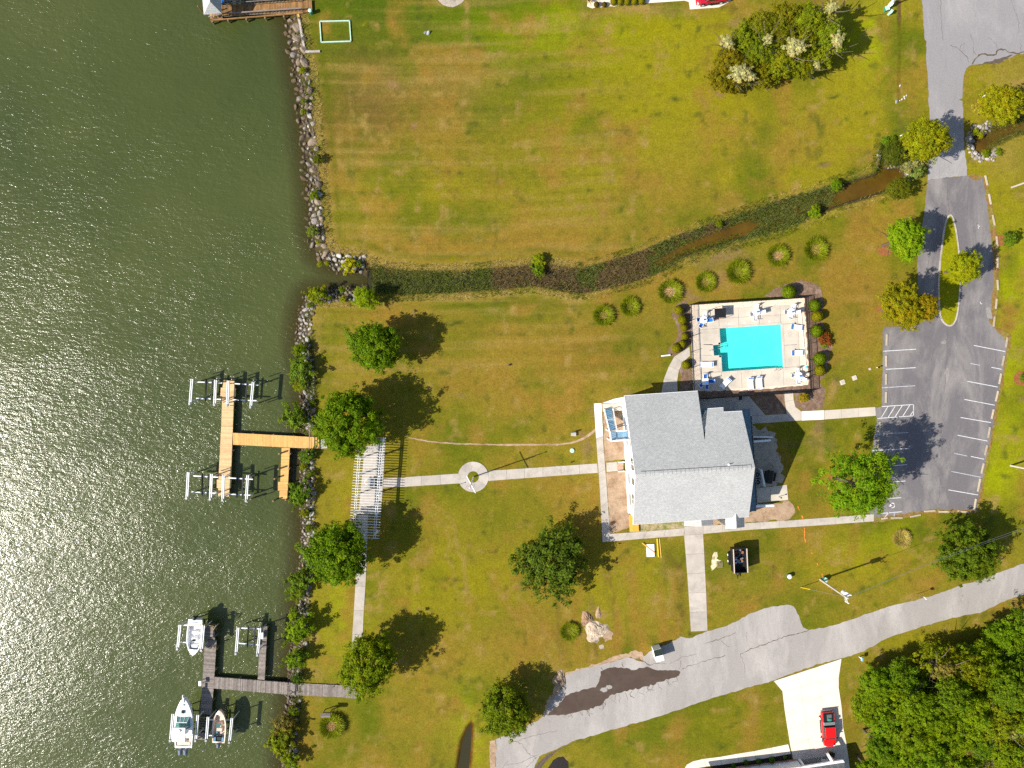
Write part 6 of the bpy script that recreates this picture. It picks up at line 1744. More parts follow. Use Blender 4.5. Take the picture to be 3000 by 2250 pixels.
joists(dk1, [(825,1311.5),(849,1312),(841,1462),(818,1461)], DZ - .03, 'pine2')
rp = [(908,1280),(908,1314),(936,1315),(933,1281)]
deck_run(dk1, [(908,1314),(908,1280),(934,1281),(936,1315)], DZ + .06, 'pine2', bw=.17)
MB().prism(GP([(934,1282),(958,1284),(960,1313),(936,1314)]), -.1, .10).build('landing_slab', MAT['conc'], dk1)
for y in (1281,): pass
for k_, (a, b) in enumerate((((907,1262),(905,1328)),((914,1279),(913,1316)))):
    A, B = G(*a, .9), G(*b, .9); MB().beam(A, B, .09, .09).beam((A.x,A.y,-.6),A,.1,.1).beam((B.x,B.y,-.6),B,.1,.1).build('gate_frame', MAT['grey_wood'], dk1)
piles(dk1, [(656,1120),(686,1121),(650,1200),(683,1201),(647,1300),(680,1320),(642,1400),(675,1400),(640,1450),(670,1451),(740,1271),(740,1304),(800,1274),(800,1308),(860,1278),(860,1311)], DZ)
piles(dk1, [(819,1329,1.15),(817,1374,1.15),(806,1402,1.2),(802,1467,1.2),(838,1464,1.1),(847,1330,.5),(844,1374,.5),(842,1420,.5),(735,1463,1.0),(736,1398,1.0)], DZ + .6, r=.14)

# boat lifts
def lift(name, label, tops, crosses, bunks, posts, ztop=2.35, zc=.75, mat='alu', winch=True):
    cx = sum(t[0][0] for t in tops) / len(tops); cy = tops[0][0][1]
    root = thing(name, label, 'boat lift', G(cx, cy, 0), 0, 'boat lifts')
    for a, b in tops:
        A, B = G(*a, ztop), G(*b, ztop); side_ = (B - A).cross(Vector((0,0,1))).normalized()
        MB().beam(A - side_ * .13, B - side_ * .13, .12, .22).beam(A + side_ * .13, B + side_ * .13, .12, .22).build('top_beam', MAT[mat], root)
        for p in (A + (B - A) * .12, A + (B - A) * .88): MB().tube((p.x, p.y, -3), (p.x, p.y, ztop - .12), .10, 8).build('pile', MAT['alu'], root)
        if winch:
            MB().box((B.x, B.y, ztop + .16), (.3, .34, .3)).build('motor', MAT['grey_metal'], root)
    for a, b in crosses:
        MB().beam(G(*a, zc), G(*b, zc), .17, .2).build('cradle_beam', MAT[mat], root)
    for a, b in bunks:
        MB().beam(G(*a, zc + .22), G(*b, zc + .22), .16, .18).build('bunk', MAT['black' if mat == 'alu' else 'grey_wood'], root)
    for x, y in posts:
        p = G(x, y, zc); MB().beam((p.x, p.y, zc - .1), (p.x, p.y, zc + 1.5), .1, .1).build('guide_post', MAT['alu'], root)
    return root
lift('boat_lift', 'empty boat lift with black bunks at the upper left arm of the new dock', [((563,1110),(557,1183)),((632,1113),(629,1186))], [((578,1119),(651,1122)),((575,1167),(648,1170))], [((605,1111),(602,1176)),((622,1112),(619,1176))], [(585,1106),(646,1108),(583,1180),(641,1182)])
lift('boat_lift', 'empty boat lift with black bunks on the upper right of the new dock', [((669,1115),(666,1188)),((742,1119),(735,1193))], [((688,1124),(757,1128)),((682,1171),(752,1174))], [((706,1117),(701,1181)),((724,1119),(719,1182))], [(689,1111),(752,1113),(685,1187),(747,1190)])
lift('boat_lift', 'empty boat lift at the lower left arm of the new dock', [((552,1383),(548,1459)),((620,1388),(617,1462))], [((567,1394),(639,1398)),((562,1441),(637,1445))], [((593,1388),(592,1453)),((610,1390),(606,1455))], [(573,1380),(635,1384),(570,1455),(631,1458)])
lift('boat_lift', 'empty boat lift on the lower right of the new dock', [((655,1391),(653,1465)),((726,1392),(722,1467))], [((671,1400),(741,1404)),((668,1447),(740,1451))], [((696,1394),(694,1460)),((712,1396),(709,1462))], [(674,1388),(737,1388),(672,1463),(734,1466)])

# grey dock
dk2 = thing('grey_dock', 'weathered grey timber dock running from the lawn into the lake', 'dock', G(620, 2000, 0))
GZ = .18
q1 = [(601,1875),(634,1877),(628,1984),(594,1982)]; q2 = [(594,1982.5),(628,1984.5),(619,2094),(586,2092)]
deck_run(dk2, q1, GZ, 'grey_wood', bw=.16, ragged=.03); deck_run(dk2, q2, GZ, 'grey_wood', bw=.16, ragged=.03)
joists(dk2, [(601,1875),(634,1877),(619,2094),(586,2092)], GZ, 'grey_wood')
e1 = [(625,2017),(627,1983.5),(843,2000),(842,2035)]; deck_run(dk2, e1, GZ, 'grey_wood', bw=.18, ragged=.03); joists(dk2, e1, GZ, 'grey_wood')
e2 = [(848,2036),(848,2000),(1008,2008),(1006,2043)]; deck_run(dk2, e2, GZ, 'grey_wood', bw=.165, ragged=.03)
e3 = [(1006,2044),(1008,2006),(1050,2014),(1052,2048)]; deck_run(dk2, e3, GZ + .01, 'grey_wood', bw=.2)
f1 = [(763,1836),(783,1835),(775,1992),(755,1990)]; deck_run(dk2, f1, GZ, 'grey_wood', bw=.2, ragged=.02); joists(dk2, f1, GZ, 'grey_wood')
# raised platform with railings at the head, steps and low platform at the foot
PZ2 = 1.1
up = [(599,1836),(628,1838),(629,1866),(597,1865)]; deck_run(dk2, up, PZ2, 'grey_wood', bw=.15)
for x, y in ((599,1837),(627,1839),(628,1865),(598,1864)):
    p = G(x, y, PZ2); MB().beam((p.x, p.y, -2.5), (p.x, p.y, PZ2 + .05), .16, .16).build('post', MAT['grey_wood'], dk2)
for i in range(4):
    MB().slab([G(600, 1867 + i * 3, PZ2 - .2 - i * .2), G(630, 1868 + i * 3, PZ2 - .2 - i * .2), G(630, 1870.5 + i * 3, PZ2 - .2 - i * .2), G(600, 1869.5 + i * 3, PZ2 - .2 - i * .2)][::-1], .05).build('tread', MAT['grey_wood'], dk2)
rail(G(605,1824,PZ2), G(634,1829,PZ2), dk2, .9, 5, 'pile'); rail(G(640,1826,PZ2), G(630,1842,PZ2), dk2, .9, 4, 'pile')
for i in range(6):
    z = .05 - i * .1; y = 2100 + i * 7.2
    MB().slab([G(583 - i * 1.1, y, z), G(606 - i * .6, y + 1, z), G(606 - i * .6, y + 4.6, z), G(582.8 - i * 1.1, y + 3.6, z)][::-1], .06).build('tread', MAT['grey_wood'], dk2)
deck_run(dk2, [(576,2146),(604,2147),(603,2168),(574,2167)], -.35, 'grey_wood', bw=.15)
piles(dk2, [(602,1845),(629,1846),(598,1900),(633,1902),(596,1960),(630,1962),(590,2050),(623,2052),(588,2090),(619,2092),(700,1990),(700,2022),(770,1996),(770,2029),(765,1840),(782,1840),(760,1900),(779,1900),(757,1960),(777,1960),(575,2160),(603,2160)], GZ)
for k_, (a, b) in enumerate((((847,2000),(843,2058)),((850,2001),(850,2036)))):
    A, B = G(*a, 1.0), G(*b, 1.0); MB().beam(A, B, .09, .09).beam((A.x,A.y,-.6),A,.1,.1).beam((B.x,B.y,-.6),B,.1,.1).build('gate_frame', MAT['grey_wood'], dk2)
MB().beam(G(832,1998,.9), G(846,2009,1.0), .07, .07).beam(G(830,2032,.9), G(843,2044,1.0), .07, .07).build('gate_brace', MAT['grey_wood'], dk2)
c = G(768, 1860, .4); t = thing('dock_box', 'white storage box on the finger of the grey dock', 'box', (c.x, c.y, GZ))
MB().box((c.x, c.y, GZ + .3), (.55, .95, .55)).build('body', MAT['cream'], t, bevel=.03); MB().box((c.x, c.y, GZ + .6), (.62, 1.02, .07)).build('lid', MAT['gel'], t, bevel=.02)
c = G(590, 1999, .6); t = thing('fish_cleaning_sink', 'white fish cleaning sink on a stand at the grey dock junction', 'sink', (c.x, c.y, GZ))
MB().box((c.x - .05, c.y, GZ + .8), (.45, .8, .16)).build('basin', MAT['gel'], t, bevel=.04); MB().box((c.x, c.y - .25, GZ + .35), (.08, .08, .8)).build('leg', MAT['alu'], t); MB().box((c.x, c.y + .25, GZ + .35), (.08, .08, .8)).build('leg', MAT['alu'], t)
c = G(626, 1893, .3); t = thing('bicycle', 'yellow bicycle leaning on the grey dock', 'bicycle', (c.x, c.y, GZ))
for s in (-1, 1):
    w_ = MB()
    for i in range(12):
        a, b = R(i * 30), R(i * 30 + 30)
        w_.tube((c.x + s * .5 + .32 * math.cos(a), c.y + s * .08 + .05 * math.sin(a), GZ + .33 + .32 * math.sin(a)), (c.x + s * .5 + .32 * math.cos(b), c.y + s * .08 + .05 * math.sin(b), GZ + .33 + .32 * math.sin(b)), .03, 5)
    w_.build('wheel', MAT['tyre'], t)
MB().tube((c.x - .5, c.y - .08, GZ + .33), (c.x - .15, c.y, GZ + .85), .04).tube((c.x - .15, c.y, GZ + .85), (c.x + .38, c.y + .05, GZ + .85), .04).tube((c.x + .38, c.y + .05, GZ + .85), (c.x + .5, c.y + .08, GZ + .33), .04).tube((c.x - .15, c.y, GZ + .85), (c.x, c.y, GZ + .3), .04).tube((c.x, c.y, GZ + .3), (c.x + .38, c.y + .05, GZ + .85), .04).build('frame', MAT['yellow'], t)
MB().tube((c.x + .38, c.y - .28, GZ + 1.0), (c.x + .38, c.y + .34, GZ + 1.0), .03).build('handlebar', MAT['dark_metal'], t); MB().box((c.x - .18, c.y, GZ + .95), (.28, .16, .06)).build('saddle', MAT['black'], t)

lift('boat_lift', 'empty wooden bunk lift beside the finger of the grey dock', [((698,1838),(692,1914)),((762,1840),(755,1918))], [((703,1839),(763,1842)),((700,1884),(762,1889))], [((727,1835),(724,1899)),((747,1835),(743,1900))], [(700,1838)], mat='alu')
lift('boat_lift', 'lift carrying the white centre console boat at the grey dock', [((528,1830),(521,1900)),((597,1832),(591,1904))], [((536,1831),(600,1832)),((530,1881),(596,1884))], [((557,1834),(554,1895)),((577,1834),(574,1895))], [(546,1817)], zc=.55)
lift('boat_lift', 'lift carrying the big white cabin boat at the grey dock', [((507,2091),(500,2168)),((580,2094),(574,2168))], [((509,2098),(578,2099)),((504,2152),(576,2153))], [((528,2095),(526,2160)),((553,2095),(550,2160))], [(502,2178)], zc=.35)
lift('boat_lift', 'lift carrying the cream coloured open boat at the grey dock', [((610,2100),(605,2168)),((680,2103),(673,2173))], [((612,2108),(682,2109)),((608,2154),(674,2155))], [((633,2102),(631,2165)),((651,2102),(649,2165))], [(606,2186)], zc=.55)

# ------------------------------------------------------------------ boats
def boat(name, label, at, L, Wd, rz, z, hull='gel', inner='gel', cock=(.04, .8), free=1.0, bow=.55, flare=.08):
    """bow towards local +Y, origin at keel amidships"""
    root = thing(name, label, 'boat', (0, 0, 0), 0, 'boats on the lifts of the grey dock')
    n = 22
    def hw(t):     # half width at station t (0 stern .. 1 bow)
        return Wd / 2 * ((.88 + .12 * min(1, t / .35)) if t < bow else (1 - ((t - bow) / (1 - bow)) ** 2.1) ** .75 if t < 1 else 0)
    rings = []
    for i in range(n + 1):
        t = i / n; y = -L / 2 + L * t; w = max(hw(t), .03); zk = .0 + .75 * free * max(0, (t - .75) / .25) ** 2; zs = free * (1 + .14 * t)
        rings.append([(0, y, zk), (w * .72, y, zk * .5 + .28 * free), (w * .93, y, .62 * free), (w, y, zs), (-w, y, zs), (-w * .93, y, .62 * free), (-w * .72, y, zk * .5 + .28 * free)])
    vs = [p for r_ in rings for p in r_]; fs = []
    m = 7
    for k in range(n):
        for i in (0, 1, 2, 4, 5, 6):
            fs.append((k * m + i, k * m + (i + 1) % m, (k + 1) * m + (i + 1) % m, (k + 1) * m + i))
    fs.append(tuple(range(m))[::-1])
    MB().add(vs, fs).build('hull', MAT[hull], root, smooth=False)
    # gunwale and cockpit
    g_ = MB(); inn = MB(); c0, c1 = cock
    for k in range(n):
        t0, t1 = k / n, (k + 1) / n; y0, y1 = -L / 2 + L * t0, -L / 2 + L * t1
        w0, w1 = max(hw(t0), .03), max(hw(t1), .03); z0, z1 = free * (1 + .14 * t0) + .003, free * (1 + .14 * t1) + .003
        i0, i1 = w0 - .17, w1 - .17
        if t0 >= c0 and t1 <= c1 and i0 > .05 and i1 > .05:
            for s in (-1, 1):
                g_.add([(s * w0, y0, z0), (s * w1, y1, z1), (s * i1, y1, z1 - .02), (s * i0, y0, z0 - .02)], [(0, 1, 2, 3)])
                inn.add([(s * i0, y0, z0 - .02), (s * i1, y1, z1 - .02), (s * (i1 - .05), y1, .42 * free), (s * (i0 - .05), y0, .42 * free)], [(0, 1, 2, 3)])
            inn.add([(-i0 + .05, y0, .42 * free), (i0 - .05, y0, .42 * free), (i1 - .05, y1, .42 * free), (-i1 + .05, y1, .42 * free)], [(0, 1, 2, 3)])
        else:
            g_.add([(-w0, y0, z0), (0, y0, z0 + .08), (w0, y0, z0), (w1, y1, z1), (0, y1, z1 + .08), (-w1, y1, z1)], [(0, 1, 4, 5), (1, 2, 3, 4)])
            if t0 < c0 <= t1 or abs(t1 - c0) < 1e-6 or (t0 >= c1 and t0 - 1 / n < c1):
                yb = y1 if t0 < c0 else y0; wb = (w1 if t0 < c0 else w0) - .17; zb = z1 if t0 < c0 else z0
                inn.add([(-wb, yb, zb), (wb, yb, zb), (wb - .05, yb, .42 * free), (-wb + .05, yb, .42 * free)], [(0, 1, 2, 3)])
    g_.build('deck', MAT[hull], root); inn.build('cockpit', MAT[inner], root)
    p = G(*at, z + free); BOATS.append((root, (p.x, p.y, z), rz))
    return root
BOATS = []
def outboard(root, x, y, s=1.0, mat='black', z=.9):
    MB().loft([[(x - .17 * s, y - .0, z - .1), (x + .17 * s, y, z - .1), (x + .17 * s, y - .5 * s, z - .1), (x - .17 * s, y - .5 * s, z - .1)],
               [(x - .2 * s, y + .05, z + .3), (x + .2 * s, y + .05, z + .3), (x + .19 * s, y - .68 * s, z + .3), (x - .19 * s, y - .68 * s, z + .3)],
               [(x - .13 * s, y, z + .55 * s), (x + .13 * s, y, z + .55 * s), (x + .12 * s, y - .55 * s, z + .5 * s), (x - .12 * s, y - .55 * s, z + .5 * s)]]).build('engine', MAT[mat], root, bevel=.05)
    MB().box((x, y - .2 * s, z - .6), (.1, .25, 1.0)).build('engine_leg', MAT[mat], root)
# 1: white centre console, bow pointing down the picture
b = boat('centre_console_boat', 'white centre console boat with black engine, bow pointing at the grey dock', (569,1868), 5.7, 2.45, R(180 - 4), .9, cock=(.1, .84), bow=.5)
MB().box((0, .25, .80), (.75, .8, .75), 0, .8).build('console', MAT['gel'], b, bevel=.05); MB().slab([(-.36,.55,1.15),(.36,.55,1.15),(.3,.3,1.5),(-.3,.3,1.5)], .03).build('windshield', MAT['car_glass'], b)
MB().box((0, -.75, .7), (.85, .45, .55)).build('seat', MAT['white'], b, bevel=.05); MB().box((0, 1.5, .62), (1.1, .7, .35), 0, .8).build('bow_cushion', MAT['white'], b, bevel=.04)
MB().box((0, -2.05, .85), (1.9, .4, .5)).build('transom_bench', MAT['cream'], b, bevel=.04); MB().box((0, -2.4, .98), (.8, .08, .3)).build('engine_well', MAT['blue_board'], b)
for k in range(4): MB().box((-.25 + .15 * k, .28 + .05 * (k % 2), 1.2), (.08, .16, .08)).build('helm_fitting', MAT['black'], b)
outboard(b, .1, -2.85, 1.0)
# 2: big white cabin boat, bow up the picture
b = boat('cabin_boat', 'largest white cabin boat with hardtop and two grey engines', (538,2118), 8.0, 3.0, R(-1.5), .9, cock=(.03, .40), free=1.35, bow=.42)
MB().box((0, 3.95, 1.62), (.34, 1.3, .12), 0, .9).build('bow_pulpit', MAT['gel'], b, bevel=.04); MB().tube((0, 4.5, 1.72), (0, 4.15, 1.72), .06).build('anchor', MAT['grey_metal'], b)
MB().box((0, 1.9, 1.66), (.5, .5, .05)).build('deck_hatch', MAT['car_glass'], b); MB().box((.05, 2.95, 1.66), (.3, .25, .05)).build('anchor_hatch', MAT['grey_metal'], b)
cab = MB().loft([[(-1.15, -.6, 1.4), (1.15, -.6, 1.4), (1.0, 1.2, 1.45), (-1.0, 1.2, 1.45)], [(-1.05, -.6, 2.0), (1.05, -.6, 2.0), (.8, .45, 2.02), (-.8, .45, 2.02)]]).build('windshield', MAT['teal_glass'], b)
for x0, x1 in ((-1.0, -.8), (-.33, -.27), (.33, .27), (1.0, .8)): MB().beam((x0, 1.2, 1.47), (x1, .45, 2.05), .05, .05).build('windshield_bar', MAT['white'], cab)
MB().beam((-.82, .45, 2.04), (.82, .45, 2.04), .06, .06).build('windshield_bar', MAT['white'], cab)
MB().box((-.12, -1.15, 2.75), (2.15, 2.3, .12), 0, .94).build('hard_top', MAT['gel'], b, bevel=.06); MB().tube((0, -.5, 2.8), (0, -.5, 3.0), .3, 14, .22).build('radar_dome', MAT['gel'], b)
for sx in (-1, 1):
    for yy in (-2.1, -.2): MB().tube((sx * .95, yy, 1.3), (sx * .9, yy + .05, 2.7), .04).build('top_post', MAT['white'], b)
MB().box((0, -1.3, 1.1), (1.3, .7, .8)).build('helm_seat', MAT['white'], b, bevel=.05); MB().box((0, -3.35, 1.0), (2.0, .55, .55)).build('stern_bench', MAT['cream'], b, bevel=.05)
for s in (-1, 1): MB().box((s * 1.0, -2.7, .95), (.35, 1.0, .4)).build('side_cushion', MAT['cream'], b, bevel=.03)
outboard(b, -.42, -4.1, 1.35, 'grey_plastic', 1.2); outboard(b, .42, -4.1, 1.35, 'grey_plastic', 1.2)
# 3: cream open boat, bow up
b = boat('open_boat', 'cream coloured open fishing boat with a dark engine', (642,2128), 5.3, 2.2, R(-3), .9, hull='cream', inner='cream_in', cock=(.04, .9), free=.95, bow=.45)
MB().box((.02, .25, .75), (.8, .6, .75), 0, .85).build('console', MAT['cream'], b, bevel=.04); MB().slab([(-.36,.55,1.1),(.36,.55,1.1),(.3,.12,1.45),(-.3,.12,1.45)], .03).build('windshield', MAT['teal_glass'], b)
MB().box((.02, -.55, .66), (.85, .5, .5)).build('seat', MAT['cream_in'], b, bevel=.04); MB().box((0, 1.75, .52), (.9, .8, .25), 0, .7).build('bow_platform', MAT['cream'], b)
rb_ = random.Random(3)
for k in range(9): MB().box((rb_.uniform(-.5, .5), rb_.uniform(-1.6, -.9), .62), (rb_.uniform(.1, .3), rb_.uniform(.1, .25), .2), rb_.random()).build('tackle', MAT[['black', 'green', 'grey_metal', 'blue_board'][k % 4]], b)
for s in (-1, 1): MB().box((s * .62, -2.05, .75), (.3, .6, .4)).build('stern_seat', MAT['blue_board'], b, bevel=.03)
MB().box((0, -2.0, .7), (.6, .5, .3)).build('battery_box', MAT['black'], b)
outboard(b, 0, -2.65, 1.1, 'grey_plastic', .8)
for b, l_, rz in BOATS: b.location = l_; b.rotation_euler.z = rz

# ------------------------------------------------------------------ upper pier with its little pavilion
pier = thing('old_pier', 'brown stained pier with pale handrails at the top edge', 'pier', G(760, 40))
UZ = .35
def onu(q, **k): deck_run(pier, q, UZ, 'brown_wood', **k)
onu([(652,46),(652,20),(888,4),(888,38)], bw=.2, ragged=.02)
onu([(888.5,37),(888.5,2),(913,0),(915,34)], bw=.2)
MB().beam(G(617,60,UZ-.1), G(888,38,UZ-.1), .15, .25).build('stringer', MAT['brown_wood'], pier)
MB().beam(G(652,18,UZ-.1), G(888,2,UZ-.1), .15, .25).build('stringer', MAT['brown_wood'], pier)
rail(G(650,50,UZ), G(888,33,UZ), pier, 1.0, 22, 'grey_wood', .18, 'handrail'); rail(G(655,20,UZ), G(887,3,UZ), pier, 1.0, 22, 'grey_wood', .12, 'handrail'); rail(G(618,58,UZ), G(652,51,UZ), pier, 1.0, 4, 'grey_wood', .18, 'handrail')
rail(G(662,14,UZ), G(735,5,UZ), pier, 1.0, 8, 'grey_wood', .2, 'handrail'); rail(G(735,6,UZ), G(830,-2,UZ), pier, 1.0, 8, 'grey_wood', .2, 'handrail')
for x, y in ((620,61),(666,57),(720,54),(775,50),(830,46),(640,20),(700,14),(760,10)):
    p = G(x, y, UZ); MB().tube((p.x, p.y, -3), (p.x, p.y, UZ - .15), .14).build('pile', MAT['green' if False else 'pile'], pier)
deck_run(pier, [(617,60),(600,-40),(648,-42),(652,54)][::-1] if False else [(600,-40),(650,-42),(652,54),(617,60)], UZ, 'brown_wood', bw=.2)
gz = thing('pier_pavilion', 'grey hip roofed pavilion on the end of the upper pier', 'pavilion', G(622, 10))
e = [G(597,43,3.3), G(648,38,3.3), G(645,-62,3.3), G(588,-58,3.3)]; r0, r1 = G(615,4,5.0), G(612,-24,5.0)
for q, m in (([e[0], e[1], r0], 'shingle'), ([e[1], e[2], r1, r0], 'shingle_n'), ([e[2], e[3], r1], 'shingle'), ([e[3], e[0], r0, r1], 'shingle')):
    MB().slab(q, .12).build('roof', MAT['shingle'], gz)
for x, y in ((600,40),(646,36),(642,-30),(596,-26)):
    p = G(x + 3, y + 6, UZ); MB().box((p.x, p.y, 1.8), (.15, .15, 3.0)).build('post', MAT['brown_wood'], gz)
for k in range(3): 
    p = G(618 + k * 9, 46, UZ + .4); tag(MB().box((p.x, p.y, UZ + .22), (.35, .4, .4)).build('crate', MAT['orange_wood'], None, bevel=.03), ['left','middle','right'][k] + ' of three orange crates under the pavilion edge', 'crate', 'crates on the upper pier')
p = G(653, 4, .6); t = thing('kayak', 'blue kayak beside the pavilion at the top edge', 'kayak', p)
MB().loft([[(p.x - .05, p.y - .4 + i * .6 - .0, .7), (p.x + .05, p.y - .4 + i * .6, .7)] + [(p.x + w, p.y - .4 + i * .6, .9), (p.x, p.y - .4 + i * .6, 1.0), (p.x - w, p.y - .4 + i * .6, .9)] for i, w in enumerate((.1, .38, .42, .4, .35, .1))]).build('hull', MAT['blue'], t); MB().box((p.x, p.y + 1.2, 1.0), (.5, .9, .08)).build('seat', MAT['black'], t)

# seawall beside it
sw = thing('seawall', 'pale concrete capped seawall beside the upper pier', 'seawall', G(880, 100))
for i in range(8):
    a = (873 + i * 2.5, 38 + i * 14); b_ = (873 + (i + 1) * 2.5, 38 + (i + 1) * 14)
    A, B = G(*a, .1), G(*b_, .1); MB().beam(A + Vector((0,0,.0)), A.lerp(B, .985), .32, .22).build('cap_stone' if i else 'cap_board', MAT['conc'] if i else MAT['pine2'], sw)
for i in range(3):
    A, B = G(892 + i * 15.3, 152 - i * .5, .1), G(892 + (i + 1) * 15.3, 151.5 - i * .5, .1); MB().beam(A, A.lerp(B, .985), .32, .22).build('cap_stone', MAT['conc'], sw)
MB().beam(G(874,38,-.8), G(892,150,-.8), .12, 1.6).build('sheet_wall', MAT['grey_metal'], sw)
# timber rectangle on the lawn
tr_ = thing('timber_frame', 'pale green timber rectangle lying on the upper lawn', 'garden frame', G(982, 93))
for a, b_ in (((937,63),(1024,61)),((1024,61),(1028,121)),((1028,121),(941,124)),((941,124),(937,63))):
    MB().beam(G(*a, .1), G(*b_, .1), .16, .2).build('board', MAT['mint'], tr_)
c = G(913, 39); t = thing('litter_bin', 'green litter bin at the landward end of the upper pier', 'bin', c)
MB().tube((c.x, c.y, 0), (c.x, c.y, .95), .27, 12, .3).build('body', MAT['green'], t); MB().tube((c.x, c.y, .95), (c.x, c.y, 1.05), .32, 12, .2).build('lid', MAT['mint'], t)

# ------------------------------------------------------------------ wheel stops
stopm = MB().prism([(-.95,-.1),(.95,-.1),(.95,.1),(-.95,.1)], 0, .13).mesh('wheel_stop', MAT['stop'], bevel=.025)
def stops(lst, grp, fmt, mat=None):
    for i, (a, b_) in enumerate(lst):
        A, B = G(*a, .05), G(*b_, .05); d_ = B - A
        o = link(stopm, 'wheel_stop', None, ((A.x + B.x) / 2, (A.y + B.y) / 2, .026), math.atan2(d_.y, d_.x), (d_.length / 1.9, 1.35, 1))
        tag(o, fmt(i, len(lst)), 'wheel stop', grp)
nth = lambda i, n: 'last' if i == n - 1 else ORD[i]
stops([((2598,979),(2597,1012)),((2596,1042),(2596,1074)),((2596,1095),(2596,1127)),((2596,1148),(2595,1180))], 'wheel stops above the hatched bay', lambda i, n: f'{nth(i, n)} wheel stop from the top, left side, above the hatched bay')
stops([((2579,1234),(2576,1265)),((2573,1281),(2571,1312)),((2567,1328),(2564,1360)),((2561,1376),(2558,1407)),((2555,1424),(2552,1455))], 'wheel stops below the hatched bay', lambda i, n: f'{nth(i, n)} wheel stop below the hatched bay, counting downwards')
stops([((2951,988),(2947,1018)),((2942,1042),(2936,1072)),((2933,1094),(2927,1125)),((2924,1145),(2917,1176)),((2911,1199),(2905,1227)),((2900,1251),(2895,1282)),((2892,1304),(2885,1334)),((2882,1357),(2875,1387)),((2872,1402),(2864,1440)),((2859,1461),(2854,1492))], 'wheel stops of the right parking row', lambda i, n: f'{nth(i, n)} wheel stop down the right row of parking bays')
stops([((2886,514),(2893,543)),((2897,568),(2903,599)),((2908,630),(2914,660)),((2919,692),(2922,722)),((2922,753),(2922,785)),((2922,820),(2924,850)),((2920,875),(2917,905)),((2914,927),(2911,957))], 'pale kerb blocks beside the drive', lambda i, n: f'{nth(i, n)} pale kerb block down the right edge of the drive')
stops([((2582,1520),(2600,1517)),((2610,1517),(2644,1517)),((2666,1514),(2697,1508)),((2707,1498),(2740,1496)),((2750,1499),(2783,1499)),((2806,1497),(2839,1501))], 'kerb blocks at the bottom of the parking lot', lambda i, n: f'{nth(i, n)} kerb block from the left along the bottom of the lot')

# ------------------------------------------------------------------ poles
def pole_thing(name, label, cat, at, h, r, mat, top=None):
    c = G(*at); t = thing(name, label, cat, c)
    MB().tube((c.x, c.y, -.2), (c.x, c.y, h), r, 10, r * .72).build('pole', MAT[mat], t); return t, c
t, c = pole_thing('utility_pole', 'tall utility pole with transformer drum and long shadow on the lawn', 'utility pole', (2403,1698), 9.2, .17, 'conc_deck')
p = Vector((c.x + .4, c.y + .18, 7.5)); MB().tube(p - Vector((0,0,.5)), p + Vector((0,0,.5)), .38, 14).ball(p + Vector((0,0,.5)), (.38, .38, .12)).build('transformer', MAT['white'], t)
for dx, dy, z in ((.5,.45,8.9),(-.1,-.6,8.7),(.1,-.7,9.0)): MB().tube((c.x, c.y, z - .3), (c.x + dx, c.y + dy, z), .045).tube((c.x + dx, c.y + dy, z), (c.x + dx, c.y + dy, z + .3), .08).build('insulator_arm', MAT['white'], t)
MB().tube((c.x, c.y, 8.6), G(2346, 1721, .1), .018).build('guy_wire', MAT['grey_metal'], t); q = G(2346, 1721, .1); MB().tube(q, q.lerp(Vector((c.x, c.y, 8.6)), .22), .05).build('guy_sleeve', MAT['yellow'], t)
for k in range(2):
    a = Vector((c.x, c.y, 8.9 + .1 * k)); b_ = G(3200, 1478 + k * 9, 8.6); pts = [a.lerp(b_, i / 10) - Vector((0, 0, 1.1 * math.sin(math.pi * i / 10))) for i in range(11)]
    MB().path(pts, .014, 4).build('wire', MAT['grey_metal'], t)
c = G(2412, 1696); t = thing('utility_pedestal', 'green utility pedestal at the foot of the transformer pole', 'cabinet', c); MB().box((c.x, c.y, .4), (.55, .75, .8), -.6).build('cabinet', MAT['green'], t, bevel=.03); MB().box((c.x, c.y, .83), (.6, .8, .06), -.6).build('lid', MAT['mint'], t)
t, c = pole_thing('utility_pole', 'grey pole leaving the top edge beside two green boxes', 'utility pole', (2606,17), 9, .12, 'grey_metal')
c = G(2593, 30); t = thing('transformer_box', 'dark green transformer box at the foot of the top edge pole', 'transformer box', c); MB().box((c.x, c.y, .35), (.6, .6, .7), .3).build('cabinet', MAT['green'], t, bevel=.03); MB().box((c.x, c.y, .72), (.64, .64, .05), .3).build('lid', MAT['mint'], t)
c = G(2603, 18); t = thing('meter_box', 'white electrical box strapped to the top edge pole', 'meter box', c); MB().box((c.x, c.y, .6), (.45, .8, 1.0), -.6).build('cabinet', MAT['white'], t, bevel=.03); MB().box((c.x, c.y, 1.12), (.5, .85, .05), -.6).build('lid', MAT['white'], t)
c = G(2603, 41); t = thing('utility_pedestal', 'pale mint pedestal standing alone beside the ditch', 'cabinet', c); MB().box((c.x, c.y, .45), (.35, .5, .9), -.6).build('cabinet', MAT['mint'], t, bevel=.03); MB().box((c.x, c.y, .92), (.4, .55, .05), -.6).build('lid', MAT['mint'], t)
pole_thing('utility_pole', 'grey pole cut off by the right edge, level with the upper drive kerb', 'utility pole', (2964,549), 9, .16, 'conc')
pole_thing('utility_pole', 'pale pole cut off by the right edge, right of the parking lot', 'utility pole', (2961,1364), 8, .16, 'conc_deck')
t, c = pole_thing('sign_post', 'white post at the yellow green tree near the small pond', 'post', (2878,284), 2.2, .08, 'white'); MB().box((c.x + .1, c.y, 2.0), (.5, .06, .4), .5).build('sign_board', MAT['white'], t)
t, c = pole_thing('road_sign', 'thin road sign at the edge of the lower road near the wired tree', 'sign', (2687,1740), 2.3, .04, 'grey_metal'); MB().box((c.x, c.y + .02, 2.15), (.5, .03, .45), -.9).build('sign_board', MAT['white'], t)
